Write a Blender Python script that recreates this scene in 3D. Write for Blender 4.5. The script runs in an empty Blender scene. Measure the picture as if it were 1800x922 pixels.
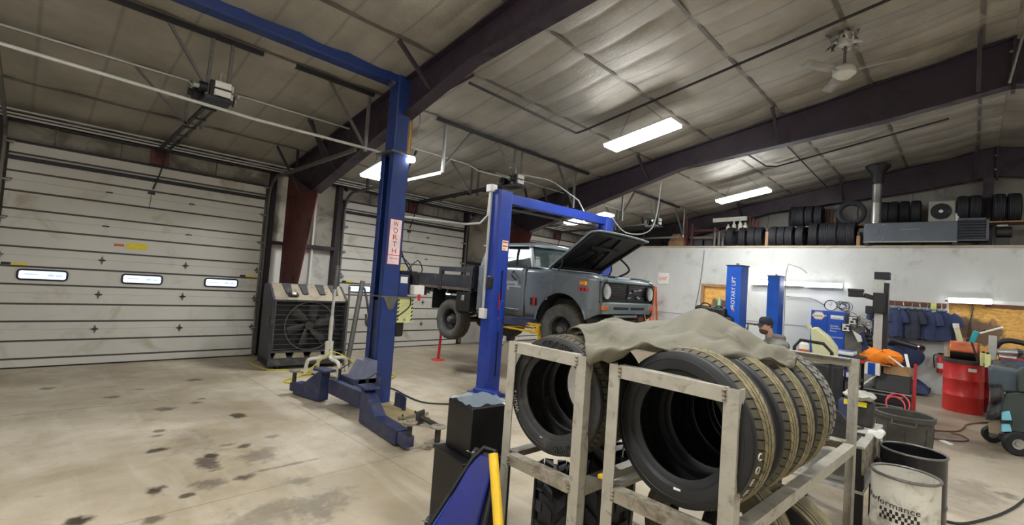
import bpy, math, random
from mathutils import Vector, Matrix, Quaternion
random.seed(7)
PI = math.pi
sc = bpy.context.scene
col = sc.collection

# ------------------------------------------------------------------ camera, world, exposure
H = 1.8
R_ = Vector((0.693771, -0.716632, 0.071554)); R_.normalize()
F_ = Vector((0.715754, 0.697098, 0.041835)); F_ = (F_ - R_ * F_.dot(R_)).normalized()
U_ = R_.cross(F_)
FPX = 833.96
cam_data = bpy.data.cameras.new('camera')
cam = bpy.data.objects.new('camera', cam_data); col.objects.link(cam)
cam_data.sensor_width = 36.0
cam_data.lens = FPX / 1800 * 36
cam_data.clip_end = 100
cam_data.clip_start = 0.05
cam.matrix_world = Matrix(((R_.x, U_.x, -F_.x, 0), (R_.y, U_.y, -F_.y, 0), (R_.z, U_.z, -F_.z, H), (0, 0, 0, 1)))
sc.camera = cam
world = bpy.data.worlds.new('world'); sc.world = world
world.use_nodes = True
world.node_tree.nodes['Background'].inputs[0].default_value = (0.75, 0.85, 1, 1)
world.node_tree.nodes['Background'].inputs[1].default_value = 0.3
sc.view_settings.view_transform = 'Standard'
try: sc.view_settings.look = 'None'
except Exception: pass
sc.view_settings.exposure = 0.6
sc.view_settings.gamma = 1.0
sc.view_settings.use_curve_mapping = False
sc.cycles.max_bounces = 8
sc.cycles.diffuse_bounces = 4
LAMP = 55.0         # brightness of the big hanging LED fixtures
TUBE = 15.0          # brightness of the strip lights on the walls

# ------------------------------------------------------------------ site survey: turn a sighted direction into a place in the building
def ray(x, y): return F_ * FPX + R_ * (x - 900) - U_ * (y - 461)
def fl(x, y, z=0.0):
    d = ray(x, y); return d * ((z - H) / d.z) + Vector((0, 0, H))
def py(x, y, Y):
    d = ray(x, y); return d * (Y / d.y) + Vector((0, 0, H))
def px(x, y, X):
    d = ray(x, y); return d * (X / d.x) + Vector((0, 0, H))
EAVE, PITCH, DY, RIDGE = 3.8, 0.19257, 10.14, -0.35
def under(x, y, drop):
    d = ray(x, y); t = (EAVE + PITCH * DY - drop - H) / (d.z + PITCH * d.y); return d * t + Vector((0, 0, H))
def roof(y): return EAVE + PITCH * (DY - y) if y >= RIDGE else EAVE + PITCH * (DY - RIDGE) - PITCH * (RIDGE - y)

# ------------------------------------------------------------------ mesh helpers
def V(*a): return Vector(a[0] if len(a) == 1 else a)
class MB:
    def __init__(s): s.v = []; s.f = []; s.m = []; s.cur = 0
    def mat(s, i): s.cur = i; return s
    def add(s, vs, fs):
        b = len(s.v); s.v += [V(p) for p in vs]
        for f in fs: s.f.append([b + i for i in f]); s.m.append(s.cur)
        return s
    def box(s, c, d, rz=0.0, M=None):
        x, y, z = d[0] / 2, d[1] / 2, d[2] / 2
        vs = [V(i, j, k) for i in (-x, x) for j in (-y, y) for k in (-z, z)]
        if rz: q = Matrix.Rotation(rz, 3, 'Z'); vs = [q @ p for p in vs]
        if M: vs = [M @ p for p in vs]
        c = V(c)
        return s.add([p + c for p in vs], [(0, 1, 3, 2), (4, 6, 7, 5), (0, 4, 5, 1), (2, 3, 7, 6), (0, 2, 6, 4), (1, 5, 7, 3)])
    def bb(s, x0, x1, y0, y1, z0, z1): return s.box(((x0 + x1) / 2, (y0 + y1) / 2, (z0 + z1) / 2), (x1 - x0, y1 - y0, z1 - z0))
    def bar(s, p0, p1, w, h, up=(0, 0, 1)):
        p0, p1 = V(p0), V(p1); d = (p1 - p0); L = d.length; d.normalize(); up = V(up)
        if abs(d.dot(up)) > 0.98: up = V(1, 0, 0)
        a = d.cross(up).normalized(); b = a.cross(d)
        vs = [p + a * (i * w / 2) + b * (j * h / 2) for p in (p0, p1) for i, j in ((-1, -1), (1, -1), (1, 1), (-1, 1))]
        return s.add(vs, [(0, 3, 2, 1), (4, 5, 6, 7), (0, 1, 5, 4), (1, 2, 6, 5), (2, 3, 7, 6), (3, 0, 4, 7)])
    def angle(s, p0, p1, w, t, a, b):
        """an L section from p0 to p1, legs along the unit directions a and b"""
        p0, p1, a, b = V(p0), V(p1), V(a), V(b)
        prof = [(0, 0), (w, 0), (w, t), (t, t), (t, w), (0, w)]
        vs = [p + a * i + b * j for p in (p0, p1) for i, j in prof]
        n = 6
        return s.add(vs, [tuple(range(n))[::-1], tuple(range(n, 2 * n))] + [(i, (i + 1) % n, n + (i + 1) % n, n + i) for i in range(n)])
    def cyl(s, p0, p1, r0, r1=None, n=16, cap=True, open_r=None):
        p0, p1 = V(p0), V(p1); r1 = r0 if r1 is None else r1
        d = (p1 - p0).normalized(); a = d.orthogonal().normalized(); b = d.cross(a)
        vs = []
        for p, r in ((p0, r0), (p1, r1)):
            vs += [p + (a * math.cos(2 * PI * i / n) + b * math.sin(2 * PI * i / n)) * r for i in range(n)]
        fs = [(i, (i + 1) % n, n + (i + 1) % n, n + i) for i in range(n)]
        if cap: fs += [tuple(range(n))[::-1], tuple(range(n, 2 * n))]
        return s.add(vs, fs)
    def tube(s, pts, r, n=8, closed=False, smooth=0):
        pts = [V(p) for p in pts]
        if smooth:
            if isinstance(r, (list, tuple)):
                m0 = len(r) - 1; r = [r[min(m0, int(k / smooth))] * (1 - (k / smooth) % 1) + r[min(m0, int(k / smooth) + 1)] * ((k / smooth) % 1) for k in range(m0 * smooth + 1)]
            pts = spline(pts, smooth, closed)
        m = len(pts); vs = []; prev = None
        for i, p in enumerate(pts):
            if closed: t = pts[(i + 1) % m] - pts[i - 1]
            else: t = pts[min(i + 1, m - 1)] - pts[max(i - 1, 0)]
            t.normalize()
            if prev is None: a = t.orthogonal().normalized()
            else: a = (prev - t * prev.dot(t)); a = a.normalized() if a.length > 1e-6 else t.orthogonal().normalized()
            prev = a; b = t.cross(a); rr = r[i] if isinstance(r, (list, tuple)) else r
            vs += [p + (a * math.cos(2 * PI * k / n) + b * math.sin(2 * PI * k / n)) * rr for k in range(n)]
        fs = []
        for i in range(m if closed else m - 1):
            j = (i + 1) % m
            fs += [(i * n + k, i * n + (k + 1) % n, j * n + (k + 1) % n, j * n + k) for k in range(n)]
        if not closed: fs += [tuple(range(n))[::-1], tuple(range((m - 1) * n, m * n))]
        return s.add(vs, fs)
    def lathe(s, prof, o=(0, 0, 0), axis=(0, 0, 1), n=24, closed=False, squash=1.0):
        o, d = V(o), V(axis).normalized(); a = d.orthogonal().normalized()
        if abs(d.z) > 0.99: a = V(1, 0, 0)
        b = d.cross(a); m = len(prof)
        vs = [o + d * h + (a * math.cos(2 * PI * i / n) + b * math.sin(2 * PI * i / n) * squash) * r for r, h in prof for i in range(n)]
        fs = []
        for j in range(m if closed else m - 1):
            k = (j + 1) % m
            fs += [(j * n + i, j * n + (i + 1) % n, k * n + (i + 1) % n, k * n + i) for i in range(n)]
        return s.add(vs, fs)
    def prism(s, pts, vec):
        pts = [V(p) for p in pts]; vec = V(vec); n = len(pts)
        return s.add(pts + [p + vec for p in pts], [tuple(range(n))[::-1], tuple(range(n, 2 * n))] + [(i, (i + 1) % n, n + (i + 1) % n, n + i) for i in range(n)])
    def grid(s, fn, nu, nv, wrap=False):
        vs = [fn(i / nu, j / nv) for j in range(nv + 1) for i in range(nu + 1)]
        return s.add(vs, [(j * (nu + 1) + i, j * (nu + 1) + i + 1, (j + 1) * (nu + 1) + i + 1, (j + 1) * (nu + 1) + i) for j in range(nv) for i in range(nu)])
    def rows(s, rows, closed=False):
        n = len(rows[0]); vs = [p for r in rows for p in r]; fs = []
        for j in range(len(rows) - 1):
            for i in range(n if closed else n - 1):
                k = (i + 1) % n
                fs.append((j * n + i, j * n + k, (j + 1) * n + k, (j + 1) * n + i))
        return s.add(vs, fs)
    def ball(s, c, r, sx=1, sy=1, sz=1, n=16, m=10):
        c = V(c)
        vs = [c + V(sx * r * math.sin(PI * j / m) * math.cos(2 * PI * i / n), sy * r * math.sin(PI * j / m) * math.sin(2 * PI * i / n), sz * r * math.cos(PI * j / m)) for j in range(m + 1) for i in range(n)]
        return s.add(vs, [(j * n + i, (j + 1) * n + i, (j + 1) * n + (i + 1) % n, j * n + (i + 1) % n) for j in range(m) for i in range(n)])
    def text(s, body, o, xdir, ydir, size, thick=0.002, bold=0.0, width=None, bend=None):
        vs, fs, w = glyphs(body)
        o, a, b = V(o), V(xdir).normalized(), V(ydir).normalized(); n = a.cross(b)
        kx = size if width is None else width / max(w, 1e-6)
        if bend:
            rad, a0 = bend; out = []
            for x, y, z in vs:
                t = a0 - (x - w / 2) * kx / rad; r = rad + y * size
                out.append(o + (a * math.cos(t) + b * math.sin(t)) * r + n * (thick * (1 if z > 0 else 0)))
        else:
            out = [o + a * (x * kx) + b * (y * size) + n * (thick * (1 if z > 0 else 0)) for x, y, z in vs]
        return s.add(out, fs)
    def move(s, M): s.v = [M @ p for p in s.v]; return s
    def build(s, name, mat, parent=None, bevel=0.0, segs=2, smooth=35, subsurf=0, solid=0.0, local=False, loc=None):
        me = bpy.data.meshes.new(name); o = bpy.data.objects.new(name, me); col.objects.link(o)
        vs = s.v
        if parent is not None:
            o.parent = parent
            if not local: iv = wm(parent).inverted(); vs = [iv @ p for p in vs]
        elif loc is None and vs:
            lo = [min(p[i] for p in vs) for i in range(3)]; hi = [max(p[i] for p in vs) for i in range(3)]
            loc = V((lo[0] + hi[0]) / 2, (lo[1] + hi[1]) / 2, lo[2]); o.location = loc; vs = [p - loc for p in vs]
        elif loc is not None: o.location = loc; loc = V(loc); vs = vs if local else [p - loc for p in vs]
        me.from_pydata([tuple(p) for p in vs], [], s.f)
        for mm in (mat if isinstance(mat, (list, tuple)) else [mat]): me.materials.append(mm)
        me.polygons.foreach_set('material_index', s.m)
        if smooth:
            me.polygons.foreach_set('use_smooth', [True] * len(me.polygons))
            me.update(); me.set_sharp_from_angle(angle=math.radians(smooth))
        if solid: q = o.modifiers.new('thickness', 'SOLIDIFY'); q.thickness = solid; q.offset = 0
        if bevel: q = o.modifiers.new('soft_edges', 'BEVEL'); q.width = bevel; q.segments = segs; q.limit_method = 'ANGLE'; q.angle_limit = math.radians(40)
        if subsurf: q = o.modifiers.new('smooth', 'SUBSURF'); q.levels = subsurf; q.render_levels = subsurf
        me.update()
        return o
def wm(o): return (wm(o.parent) if o.parent else Matrix.Identity(4)) @ o.matrix_basis
_g = {}
def glyphs(body):
    if body not in _g:
        cu = bpy.data.curves.new('lettering', 'FONT'); cu.body = body; cu.size = 1.0; cu.extrude = 0.5; cu.resolution_u = 3
        ob = bpy.data.objects.new('lettering', cu); col.objects.link(ob)
        dg = bpy.context.evaluated_depsgraph_get(); dg.update()
        me = bpy.data.meshes.new_from_object(ob.evaluated_get(dg))
        vs = [tuple(v.co) for v in me.vertices]; fs = [tuple(p.vertices) for p in me.polygons]
        bpy.data.objects.remove(ob); bpy.data.meshes.remove(me); bpy.data.curves.remove(cu)
        x0 = min(v[0] for v in vs); w = max(v[0] for v in vs) - x0
        _g[body] = ([(x - x0, y, z) for x, y, z in vs], fs, w)
    return _g[body]
def spline(pts, k=6, closed=False):
    out = []; n = len(pts); pts = [V(p) for p in pts]
    for i in range(n if closed else n - 1):
        p0 = pts[(i - 1) % n] if closed or i > 0 else pts[0]; p1 = pts[i]; p2 = pts[(i + 1) % n]
        p3 = pts[(i + 2) % n] if closed or i + 2 < n else pts[-1]
        for j in range(k):
            t = j / k
            out.append(0.5 * ((2 * p1) + (p2 - p0) * t + (2 * p0 - 5 * p1 + 4 * p2 - p3) * t * t + (3 * p1 - p0 - 3 * p2 + p3) * t ** 3))
    if not closed: out.append(pts[-1])
    return out
def arc(c, r, a0, a1, n, u, v):
    c, u, v = V(c), V(u), V(v)
    return [c + (u * math.cos(a0 + (a1 - a0) * i / n) + v * math.sin(a0 + (a1 - a0) * i / n)) * r for i in range(n + 1)]
def tag(o, label=None, cat=None, group=None, kind=None):
    if label: o['label'] = label
    if cat: o['category'] = cat
    if group: o['group'] = group
    if kind: o['kind'] = kind
    return o
def thing(name, label, cat, loc=(0, 0, 0), rz=0.0, group=None):
    o = bpy.data.objects.new(name, None); col.objects.link(o); o.location = loc; o.rotation_euler = (0, 0, rz)
    o.empty_display_size = 0.1
    return tag(o, label, cat, group)
def struct(o): o['kind'] = 'structure'; return o
def copy_tree(o, parent=None):
    c = o.copy(); col.objects.link(c)
    if parent is not None: c.parent = parent
    for ch in o.children: copy_tree(ch, c)
    return c
def clone(o, loc, rz=None, label=None, group=None, rot=None):
    c = copy_tree(o); c.location = loc
    if rz is not None: c.rotation_euler = (0, 0, rz)
    if rot is not None: c.rotation_euler = rot
    if label: c['label'] = label
    if group: c['group'] = group
    return c

# ------------------------------------------------------------------ materials
def lin(c):
    f = lambda u: u / 12.92 if u <= 0.04045 else ((u + 0.055) / 1.055) ** 2.4
    return tuple(f(u / 255.0) for u in c) + (1.0,)
class NT:
    def __init__(s, name):
        s.m = bpy.data.materials.new(name); s.m.use_nodes = True; s.t = s.m.node_tree; s.b = s.t.nodes['Principled BSDF']
    def n(s, typ, **kw):
        x = s.t.nodes.new(typ)
        for k, v in kw.items():
            if k.startswith('i_'): x.inputs[int(k[2:]) if k[2:].isdigit() else k[2:].replace('_', ' ')].default_value = v
            else: setattr(x, k, v)
        return x
    def l(s, a, b): s.t.links.new(a, b)
    def math(s, op, a, b=None, c=None, clamp=False):
        x = s.n('ShaderNodeMath', operation=op); x.use_clamp = clamp
        for i, q in enumerate((a, b, c)):
            if q is None: continue
            if isinstance(q, (int, float)): x.inputs[i].default_value = q
            else: s.l(q, x.inputs[i])
        return x.outputs[0]
    def mix(s, fac, a, b, blend='MIX'):
        x = s.n('ShaderNodeMix', data_type='RGBA', blend_type=blend)
        for i, q in ((0, fac), (6, a), (7, b)):
            if isinstance(q, (int, float)): x.inputs[i].default_value = q
            elif isinstance(q, tuple): x.inputs[i].default_value = q
            else: s.l(q, x.inputs[i])
        return x.outputs[2]
    def coord(s, kind='Object'): return s.n('ShaderNodeTexCoord').outputs[kind]
    def mapping(s, vec, scale=(1, 1, 1), loc=(0, 0, 0)):
        x = s.n('ShaderNodeMapping'); s.l(vec, x.inputs[0]); x.inputs['Scale'].default_value = scale; x.inputs['Location'].default_value = loc
        return x.outputs[0]
    def noise(s, vec, scale, detail=4, rough=0.55, dist=0.0):
        x = s.n('ShaderNodeTexNoise', i_Scale=scale, i_Detail=detail, i_Roughness=rough, i_Distortion=dist); s.l(vec, x.inputs['Vector'])
        return x.outputs['Fac']
    def ramp(s, fac, lo, hi):
        x = s.n('ShaderNodeMapRange', interpolation_type='SMOOTHSTEP'); x.inputs[1].default_value = lo; x.inputs[2].default_value = hi
        s.l(fac, x.inputs[0]); return x.outputs[0]
    def bump(s, h, strength, dist=0.01):
        x = s.n('ShaderNodeBump', i_Strength=strength, i_Distance=dist); s.l(h, x.inputs['Height']); s.l(x.outputs[0], s.b.inputs['Normal'])
    def out(s, colour=None, rough=None, metal=None):
        for k, v in (('Base Color', colour), ('Roughness', rough), ('Metallic', metal)):
            if v is None: continue
            if isinstance(v, (int, float, tuple)): s.b.inputs[k].default_value = v
            else: s.l(v, s.b.inputs[k])
        return s.m
def mat(name, c, rough=0.5, metal=0.0, var=0.12, scale=6.0, dirt=None, bump=0.0, bscale=60.0, coat=0.0):
    """painted, plastic or metal surface with mottling and, where dirt is given as (colour, amount, scale), patches of grime"""
    t = NT(name); b = lin(c)
    vec = t.coord(); nz = t.noise(vec, scale, 5)
    d = tuple(x * (1 - var) for x in b[:3]) + (1,); u = tuple(min(1, x * (1 + var)) for x in b[:3]) + (1,)
    cc = t.mix(t.ramp(nz, 0.3, 0.7), d, u)
    rr = t.math('MULTIPLY_ADD', nz, 0.25, max(0.03, rough - 0.125))
    if dirt:
        g = t.noise(t.mapping(vec, loc=(3, 5, 7)), dirt[2], 6, 0.65, 0.6)
        k = t.ramp(g, 0.62 - dirt[1] * 0.35, 0.86 - dirt[1] * 0.35)
        cc = t.mix(t.math('MULTIPLY', k, 0.85), cc, lin(dirt[0])); rr = t.math('MULTIPLY_ADD', k, 0.3, rr)
    if bump: t.bump(t.noise(vec, bscale, 4), bump)
    if coat: t.b.inputs['Coat Weight'].default_value = coat; t.b.inputs['Coat Roughness'].default_value = 0.12
    return t.out(cc, rr, metal)
def glow(name, c, s):
    t = NT(name); t.b.inputs['Base Color'].default_value = lin(c); t.b.inputs['Emission Color'].default_value = lin(c); t.b.inputs['Emission Strength'].default_value = s
    return t.m
M = {}
M['beam'] = mat('oxblood_steel', (52, 40, 52), 0.45, 0, 0.15, 3, ((40, 34, 38), 0.5, 2))
M['column'] = mat('red_oxide_steel', (92, 46, 42), 0.5, 0, 0.15, 4, ((54, 36, 34), 0.35, 3))
M['dark_steel'] = mat('dark_steel', (48, 48, 52), 0.5, 0.3, 0.2, 8)
M['jamb'] = mat('dark_jamb_steel', (52, 44, 50), 0.55, 0.1, 0.2, 5)
M['galv'] = mat('galvanised_steel', (150, 150, 148), 0.42, 0.75, 0.12, 20)
M['galv_dark'] = mat('dull_galvanised_steel', (112, 110, 106), 0.5, 0.6, 0.15, 14)
M['conduit'] = mat('grey_white_conduit', (196, 196, 192), 0.45, 0.2, 0.08, 10)
M['white_pipe'] = mat('white_plastic_pipe', (214, 212, 200), 0.45, 0, 0.06, 8, ((150, 142, 120), 0.2, 6))
M['lift_blue'] = mat('lift_blue_paint', (30, 54, 116), 0.38, 0, 0.14, 3, ((46, 56, 88), 0.35, 5))
M['lift_blue_dark'] = mat('worn_blue_paint', (34, 44, 82), 0.5, 0, 0.2, 6, ((92, 86, 78), 0.45, 9))
M['lift_blue_bright'] = mat('bright_blue_paint', (34, 60, 152), 0.35, 0, 0.1, 3, ((36, 54, 120), 0.25, 5))
M['lift_blue_pale'] = mat('royal_blue_paint', (28, 88, 190), 0.35, 0, 0.08, 3)
M['black'] = mat('black_plastic', (26, 26, 28), 0.5, 0, 0.2, 10)
M['black_gloss'] = mat('black_gloss', (20, 20, 23), 0.25, 0, 0.2, 6)
M['black_bed'] = mat('black_bed_paint', (38, 40, 48), 0.5, 0, 0.2, 6, ((74, 68, 62), 0.3, 7))
M['rubber'] = mat('dusty_sidewall_rubber', (40, 40, 40), 0.62, 0, 0.2, 9, ((84, 80, 72), 0.28, 10))
M['rubber_dark'] = mat('black_sidewall_rubber', (24, 25, 27), 0.55, 0, 0.2, 9, ((48, 47, 46), 0.15, 8))
M['tread'] = mat('tread_rubber', (40, 40, 38), 0.7, 0, 0.2, 14, ((80, 76, 66), 0.45, 10))
M['tread_tan'] = mat('dusty_tan_tread_rubber', (122, 112, 82), 0.7, 0, 0.22, 16, ((74, 70, 58), 0.4, 9))
M['tread_mid'] = mat('dusty_dark_tread_rubber', (70, 65, 50), 0.7, 0, 0.22, 16, ((96, 88, 68), 0.4, 9))
M['truck_tread'] = mat('grey_dusty_rubber', (74, 74, 73), 0.75, 0, 0.2, 12, ((104, 102, 98), 0.4, 9))
M['shelf_rubber'] = mat('faded_stored_rubber', (88, 87, 90), 0.7, 0, 0.18, 5)
M['rack'] = mat('scuffed_grey_rack_paint', (168, 163, 150), 0.5, 0.15, 0.1, 9, ((110, 104, 94), 0.3, 14), 0.12, 90)
M['rack_rusty'] = mat('grimy_rack_paint', (150, 142, 126), 0.6, 0.15, 0.16, 9, ((92, 80, 66), 0.55, 10), 0.15, 90)
M['truck'] = mat('blue_grey_truck_paint', (97, 104, 109), 0.3, 0.0, 0.05, 2, coat=0.3)
M['truck_pale'] = mat('pale_grey_truck_paint', (122, 138, 142), 0.32, 0.0, 0.06, 2, coat=0.3)
M['chrome'] = mat('chrome', (200, 204, 208), 0.12, 1.0, 0.05, 5)
M['amber'] = mat('amber_lens', (190, 106, 62), 0.25, 0, 0.1, 30)
M['red'] = mat('red_paint', (196, 44, 40), 0.4, 0, 0.1, 6, ((140, 40, 36), 0.25, 5))
M['drum_red'] = mat('drum_red_paint', (200, 44, 40), 0.35, 0, 0.08, 4, ((150, 44, 38), 0.3, 5))
M['orange'] = mat('orange_paint', (206, 104, 60), 0.45, 0, 0.12, 4, ((150, 82, 56), 0.4, 4))
M['yellow'] = mat('yellow_paint', (226, 184, 44), 0.42, 0, 0.08, 6, ((150, 120, 50), 0.2, 9))
M['label_yellow'] = mat('yellow_label', (230, 208, 50), 0.5, 0, 0.06, 20)
M['lime'] = mat('pale_lime_label', (214, 216, 150), 0.5, 0, 0.05, 20)
M['white'] = mat('white_paint', (222, 222, 216), 0.5, 0, 0.05, 5)
M['white_soft'] = mat('white_label', (228, 226, 220), 0.55, 0, 0.04, 20)
M['red_ink'] = mat('red_ink', (204, 40, 46), 0.5, 0, 0.04, 20)
M['navy_ink'] = mat('navy_ink', (36, 48, 96), 0.5, 0, 0.04, 20)
M['black_ink'] = mat('black_ink', (28, 28, 28), 0.6, 0, 0.1, 20)
M['grey_ink'] = mat('grey_ink', (150, 152, 158), 0.6, 0, 0.1, 20)
M['chalk'] = mat('chalk_mark', (176, 176, 166), 0.8, 0, 0.2, 60)
M['wood'] = mat('raw_wood', (156, 120, 84), 0.6, 0, 0.2, 6)
M['wood_dark'] = mat('stained_wood', (104, 62, 44), 0.5, 0, 0.2, 6)
M['card'] = mat('cardboard', (178, 146, 104), 0.75, 0, 0.08, 8)
M['navy'] = mat('navy_workwear', (50, 60, 94), 0.85, 0, 0.18, 7, None, 0.25, 60)
M['navy_grey'] = mat('charcoal_navy_workwear', (48, 52, 66), 0.85, 0, 0.18, 7, None, 0.25, 60)
M['rust'] = mat('rusty_iron', (110, 70, 52), 0.75, 0.2, 0.25, 10)
M['iron'] = mat('greasy_iron', (62, 60, 58), 0.55, 0.5, 0.25, 12)
M['silver'] = mat('brushed_aluminium', (178, 178, 174), 0.35, 0.7, 0.1, 12)
M['glass'] = None
def glass(name, tint, rough=0.05, alpha=0.35):
    t = NT(name); t.out(lin(tint), rough, 0); t.b.inputs['Alpha'].default_value = alpha; t.b.inputs['Specular IOR Level'].default_value = 0.6
    return t.m
M['glass'] = glass('tinted_glass', (70, 84, 84), 0.04, 0.42)
M['lens'] = glass('clear_lens', (245, 248, 248), 0.08, 0.35)
M['box_black'] = mat('matt_black_card', (13, 13, 15), .45, 0, .2, 6)
M['lamp'] = glow('lamp_diffuser', (250, 251, 250), LAMP)
M['tube'] = glow('glowing_tube', (248, 251, 255), TUBE)
M['alu'] = mat('pale_anodised_aluminium', (196, 196, 192), .4, .15, .06, 10)

# ================================================================== THE BUILDING
def floor_material():
    t = NT('stained_concrete'); vec = t.coord()
    big = t.noise(vec, 0.45, 6, 0.6, 0.4); mid = t.noise(vec, 2.2, 6, 0.65, 0.3); fine = t.noise(vec, 22, 4)
    c = t.mix(t.ramp(big, 0.35, 0.68), lin((158, 145, 122)), lin((210, 200, 180)))
    c = t.mix(t.math('MULTIPLY', t.ramp(mid, 0.42, 0.72), 0.55), c, lin((150, 132, 104)))
    c = t.mix(t.math('MULTIPLY', t.ramp(fine, 0.55, 0.8), 0.25), c, lin((120, 112, 98)))
    # a scuffed trowelled streak pattern along the drive-in direction
    st = t.noise(t.mapping(vec, (3.5, 0.5, 1)), 1.0, 5, 0.6, 0.5)
    c = t.mix(t.math('MULTIPLY', t.ramp(st, 0.5, 0.75), 0.35), c, lin((216, 210, 196)))
    # the floor grows darker toward the far end
    sep = t.n('ShaderNodeSeparateXYZ'); t.l(vec, sep.inputs[0])
    worn = t.math('MULTIPLY', t.ramp(sep.outputs[0], 5.5, 9.5), 0.62)
    oil = t.mix(t.ramp(mid, 0.35, 0.65), lin((96, 86, 70)), lin((142, 130, 108)))
    c = t.mix(worn, c, oil)
    # oil spots and drips, each where it lies: (x, y, radius x, radius y, darkness)
    wob = t.noise(vec, 5.0, 5, 0.6, 0.2); wob2 = t.noise(vec, 14.0, 3, 0.6)
    off = t.math('ADD', t.math('MULTIPLY_ADD', wob, 2.6, -1.3), t.math('MULTIPLY_ADD', wob2, 1.3, -0.65))
    tot = None
    for X, Y, rx, ry, k in STAINS:
        dx = t.math('MULTIPLY', t.math('ADD', sep.outputs[0], -X), 1 / rx); dy = t.math('MULTIPLY', t.math('ADD', sep.outputs[1], -Y), 1 / ry)
        d = t.math('SQRT', t.math('ADD', t.math('MULTIPLY', dx, dx), t.math('MULTIPLY', dy, dy)))
        a = t.math('MULTIPLY', t.math('SUBTRACT', 1.0, t.ramp(t.math('ADD', d, off), 0.35, 1.25)), k)
        tot = a if tot is None else t.math('MAXIMUM', tot, a)
    c = t.mix(tot, c, lin((50, 38, 25)))
    sp = t.noise(t.mapping(vec, (1.0, 1.8, 1)), 9.0, 6, 0.7, 0.8); c = t.mix(t.math('MULTIPLY', t.math('MULTIPLY', t.ramp(sp, 0.60, 0.74), t.ramp(big, 0.35, 0.6)), 0.6), c, lin((96, 80, 58)))
    # sawn control joints
    for o, a, w in ((0, 2.62, 0.006), (1, 4.05, 0.006)):
        j = t.math('ABSOLUTE', t.math('ADD', sep.outputs[o], -a)); c = t.mix(t.math('MULTIPLY', t.math('LESS_THAN', j, w), 0.5), c, lin((96, 88, 74)))
    rg = t.math('MULTIPLY_ADD', mid, 0.35, 0.26)
    t.bump(t.math('ADD', t.math('MULTIPLY', mid, 0.6), t.math('MULTIPLY', fine, 0.3)), 0.12, 0.02)
    return t.out(c, rg, 0)
def fs(x, y, rx, ry, k): p = fl(x, y); return (p.x, p.y, rx, ry, k)
STAINS = [fs(275, 862, .09, .10, .95), fs(365, 815, .09, .20, .8), fs(372, 800, .07, .08, .95), fs(278, 791, .10, .06, .9), fs(292, 718, .12, .10, .75), fs(418, 730, .08, .12, .9), fs(342, 667, .12, .1, .85),
          fs(372, 850, .13, .13, .6), fs(455, 800, .16, .22, .5), fs(432, 838, .1, .07, .85), fs(432, 783, .08, .06, .8), fs(500, 818, .3, .03, .55), fs(478, 767, .08, .06, .5), fs(138, 915, .07, .1, .95), fs(327, 870, .06, .05, .85),
          fs(460, 905, .35, .18, .45), fs(545, 890, .35, .22, .5), fs(525, 845, .12, .1, .5), fs(282, 757, .06, .06, .7), fs(278, 765, .07, .05, .7), fs(195, 698, .09, .07, .75), fs(345, 707, .08, .07, .7), fs(355, 700, .05, .05, .6),
          fs(240, 684, .1, .05, .6), fs(88, 682, .09, .07, .7), fs(815, 652, .32, .26, .55), fs(395, 782, .12, .05, .5), fs(270, 912, .07, .06, .7), fs(345, 780, .2, .5, .25), fs(165, 715, .9, .012, .6),
          fs(1640, 765, .4, .5, .5), fs(1720, 790, .6, .3, .45), fs(1700, 860, .5, .3, .35), fs(1770, 870, .15, .1, .6), fs(610, 715, .35, .4, .35), fs(700, 790, .2, .2, .25), fs(860, 640, .5, .6, .35)]
FL = MB().bb(-3, 16, -8.2, 10.4, -0.2, 0)
struct(FL.build('floor', floor_material(), loc=(0, 0, 0), smooth=0))

# ---- the ceiling: foil-faced insulation held up by the purlins, sagging in pillows between them
M['purlin'] = mat('sooty_purlin_flange', (104, 99, 92), .6, .1, .2, 5)  # plain grey strip, a little darker than the ceiling
PURL = [9.08, 7.78, 6.48, 5.18, 3.88, 2.58, 1.28, -0.02]
def ceiling_material():
    t = NT('foil_insulation'); vec = t.coord()
    n1 = t.noise(t.mapping(vec, (1, 1, 1)), 1.1, 5, 0.6); wr = t.noise(t.mapping(vec, (16, 4.5, 6)), 1.6, 5, 0.6, 1.4); w2 = t.noise(t.mapping(vec, (5, 22, 5)), 1.3, 4, 0.6, 0.8)
    c = t.mix(t.ramp(n1, 0.3, 0.7), lin((150, 145, 134)), lin((176, 171, 160)))
    sep = t.n('ShaderNodeSeparateXYZ'); t.l(vec, sep.inputs[0])
    cr = t.math('ABSOLUTE', t.math('SUBTRACT', t.math('FRACT', t.math('MULTIPLY_ADD', sep.outputs[0], 1 / 0.62, 0.629)), 0.5))
    c = t.mix(t.math('MULTIPLY', t.math('SUBTRACT', 1.0, t.ramp(cr, 0.008, 0.05)), 0.35), c, lin((92, 88, 80)))
    # darker strip where the blanket is pinched on each purlin
    ph = t.math('ABSOLUTE', t.math('SUBTRACT', t.math('FRACT', t.math('MULTIPLY_ADD', sep.outputs[1], 1 / 1.3, 0.0154 + 0.5)), 0.5))
    c = t.mix(t.math('MULTIPLY', t.math('SUBTRACT', 1.0, t.ramp(ph, 0.012, 0.04)), 0.35), c, lin((74, 70, 66)))
    h = t.math('ADD', t.math('MULTIPLY', wr, 0.6), t.math('MULTIPLY', w2, 0.5))
    t.bump(h, 0.65, 0.02)
    return t.out(c, t.math('MULTIPLY_ADD', n1, 0.2, 0.34), 0.3)
def sag(x, y):
    fx = abs(math.sin(PI * (x - 3.95) / 0.62)); fy = abs(math.sin(PI * (y + 0.02) / 1.3))
    amp = 0.052 if x > 3.7 else 0.022
    return -amp * (fx ** 0.5) * (0.45 + 0.55 * fy ** 0.6) - 0.02 * fy + 0.008 * math.sin(x * 7.1 + y * 3.3)
CE = MB()
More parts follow.
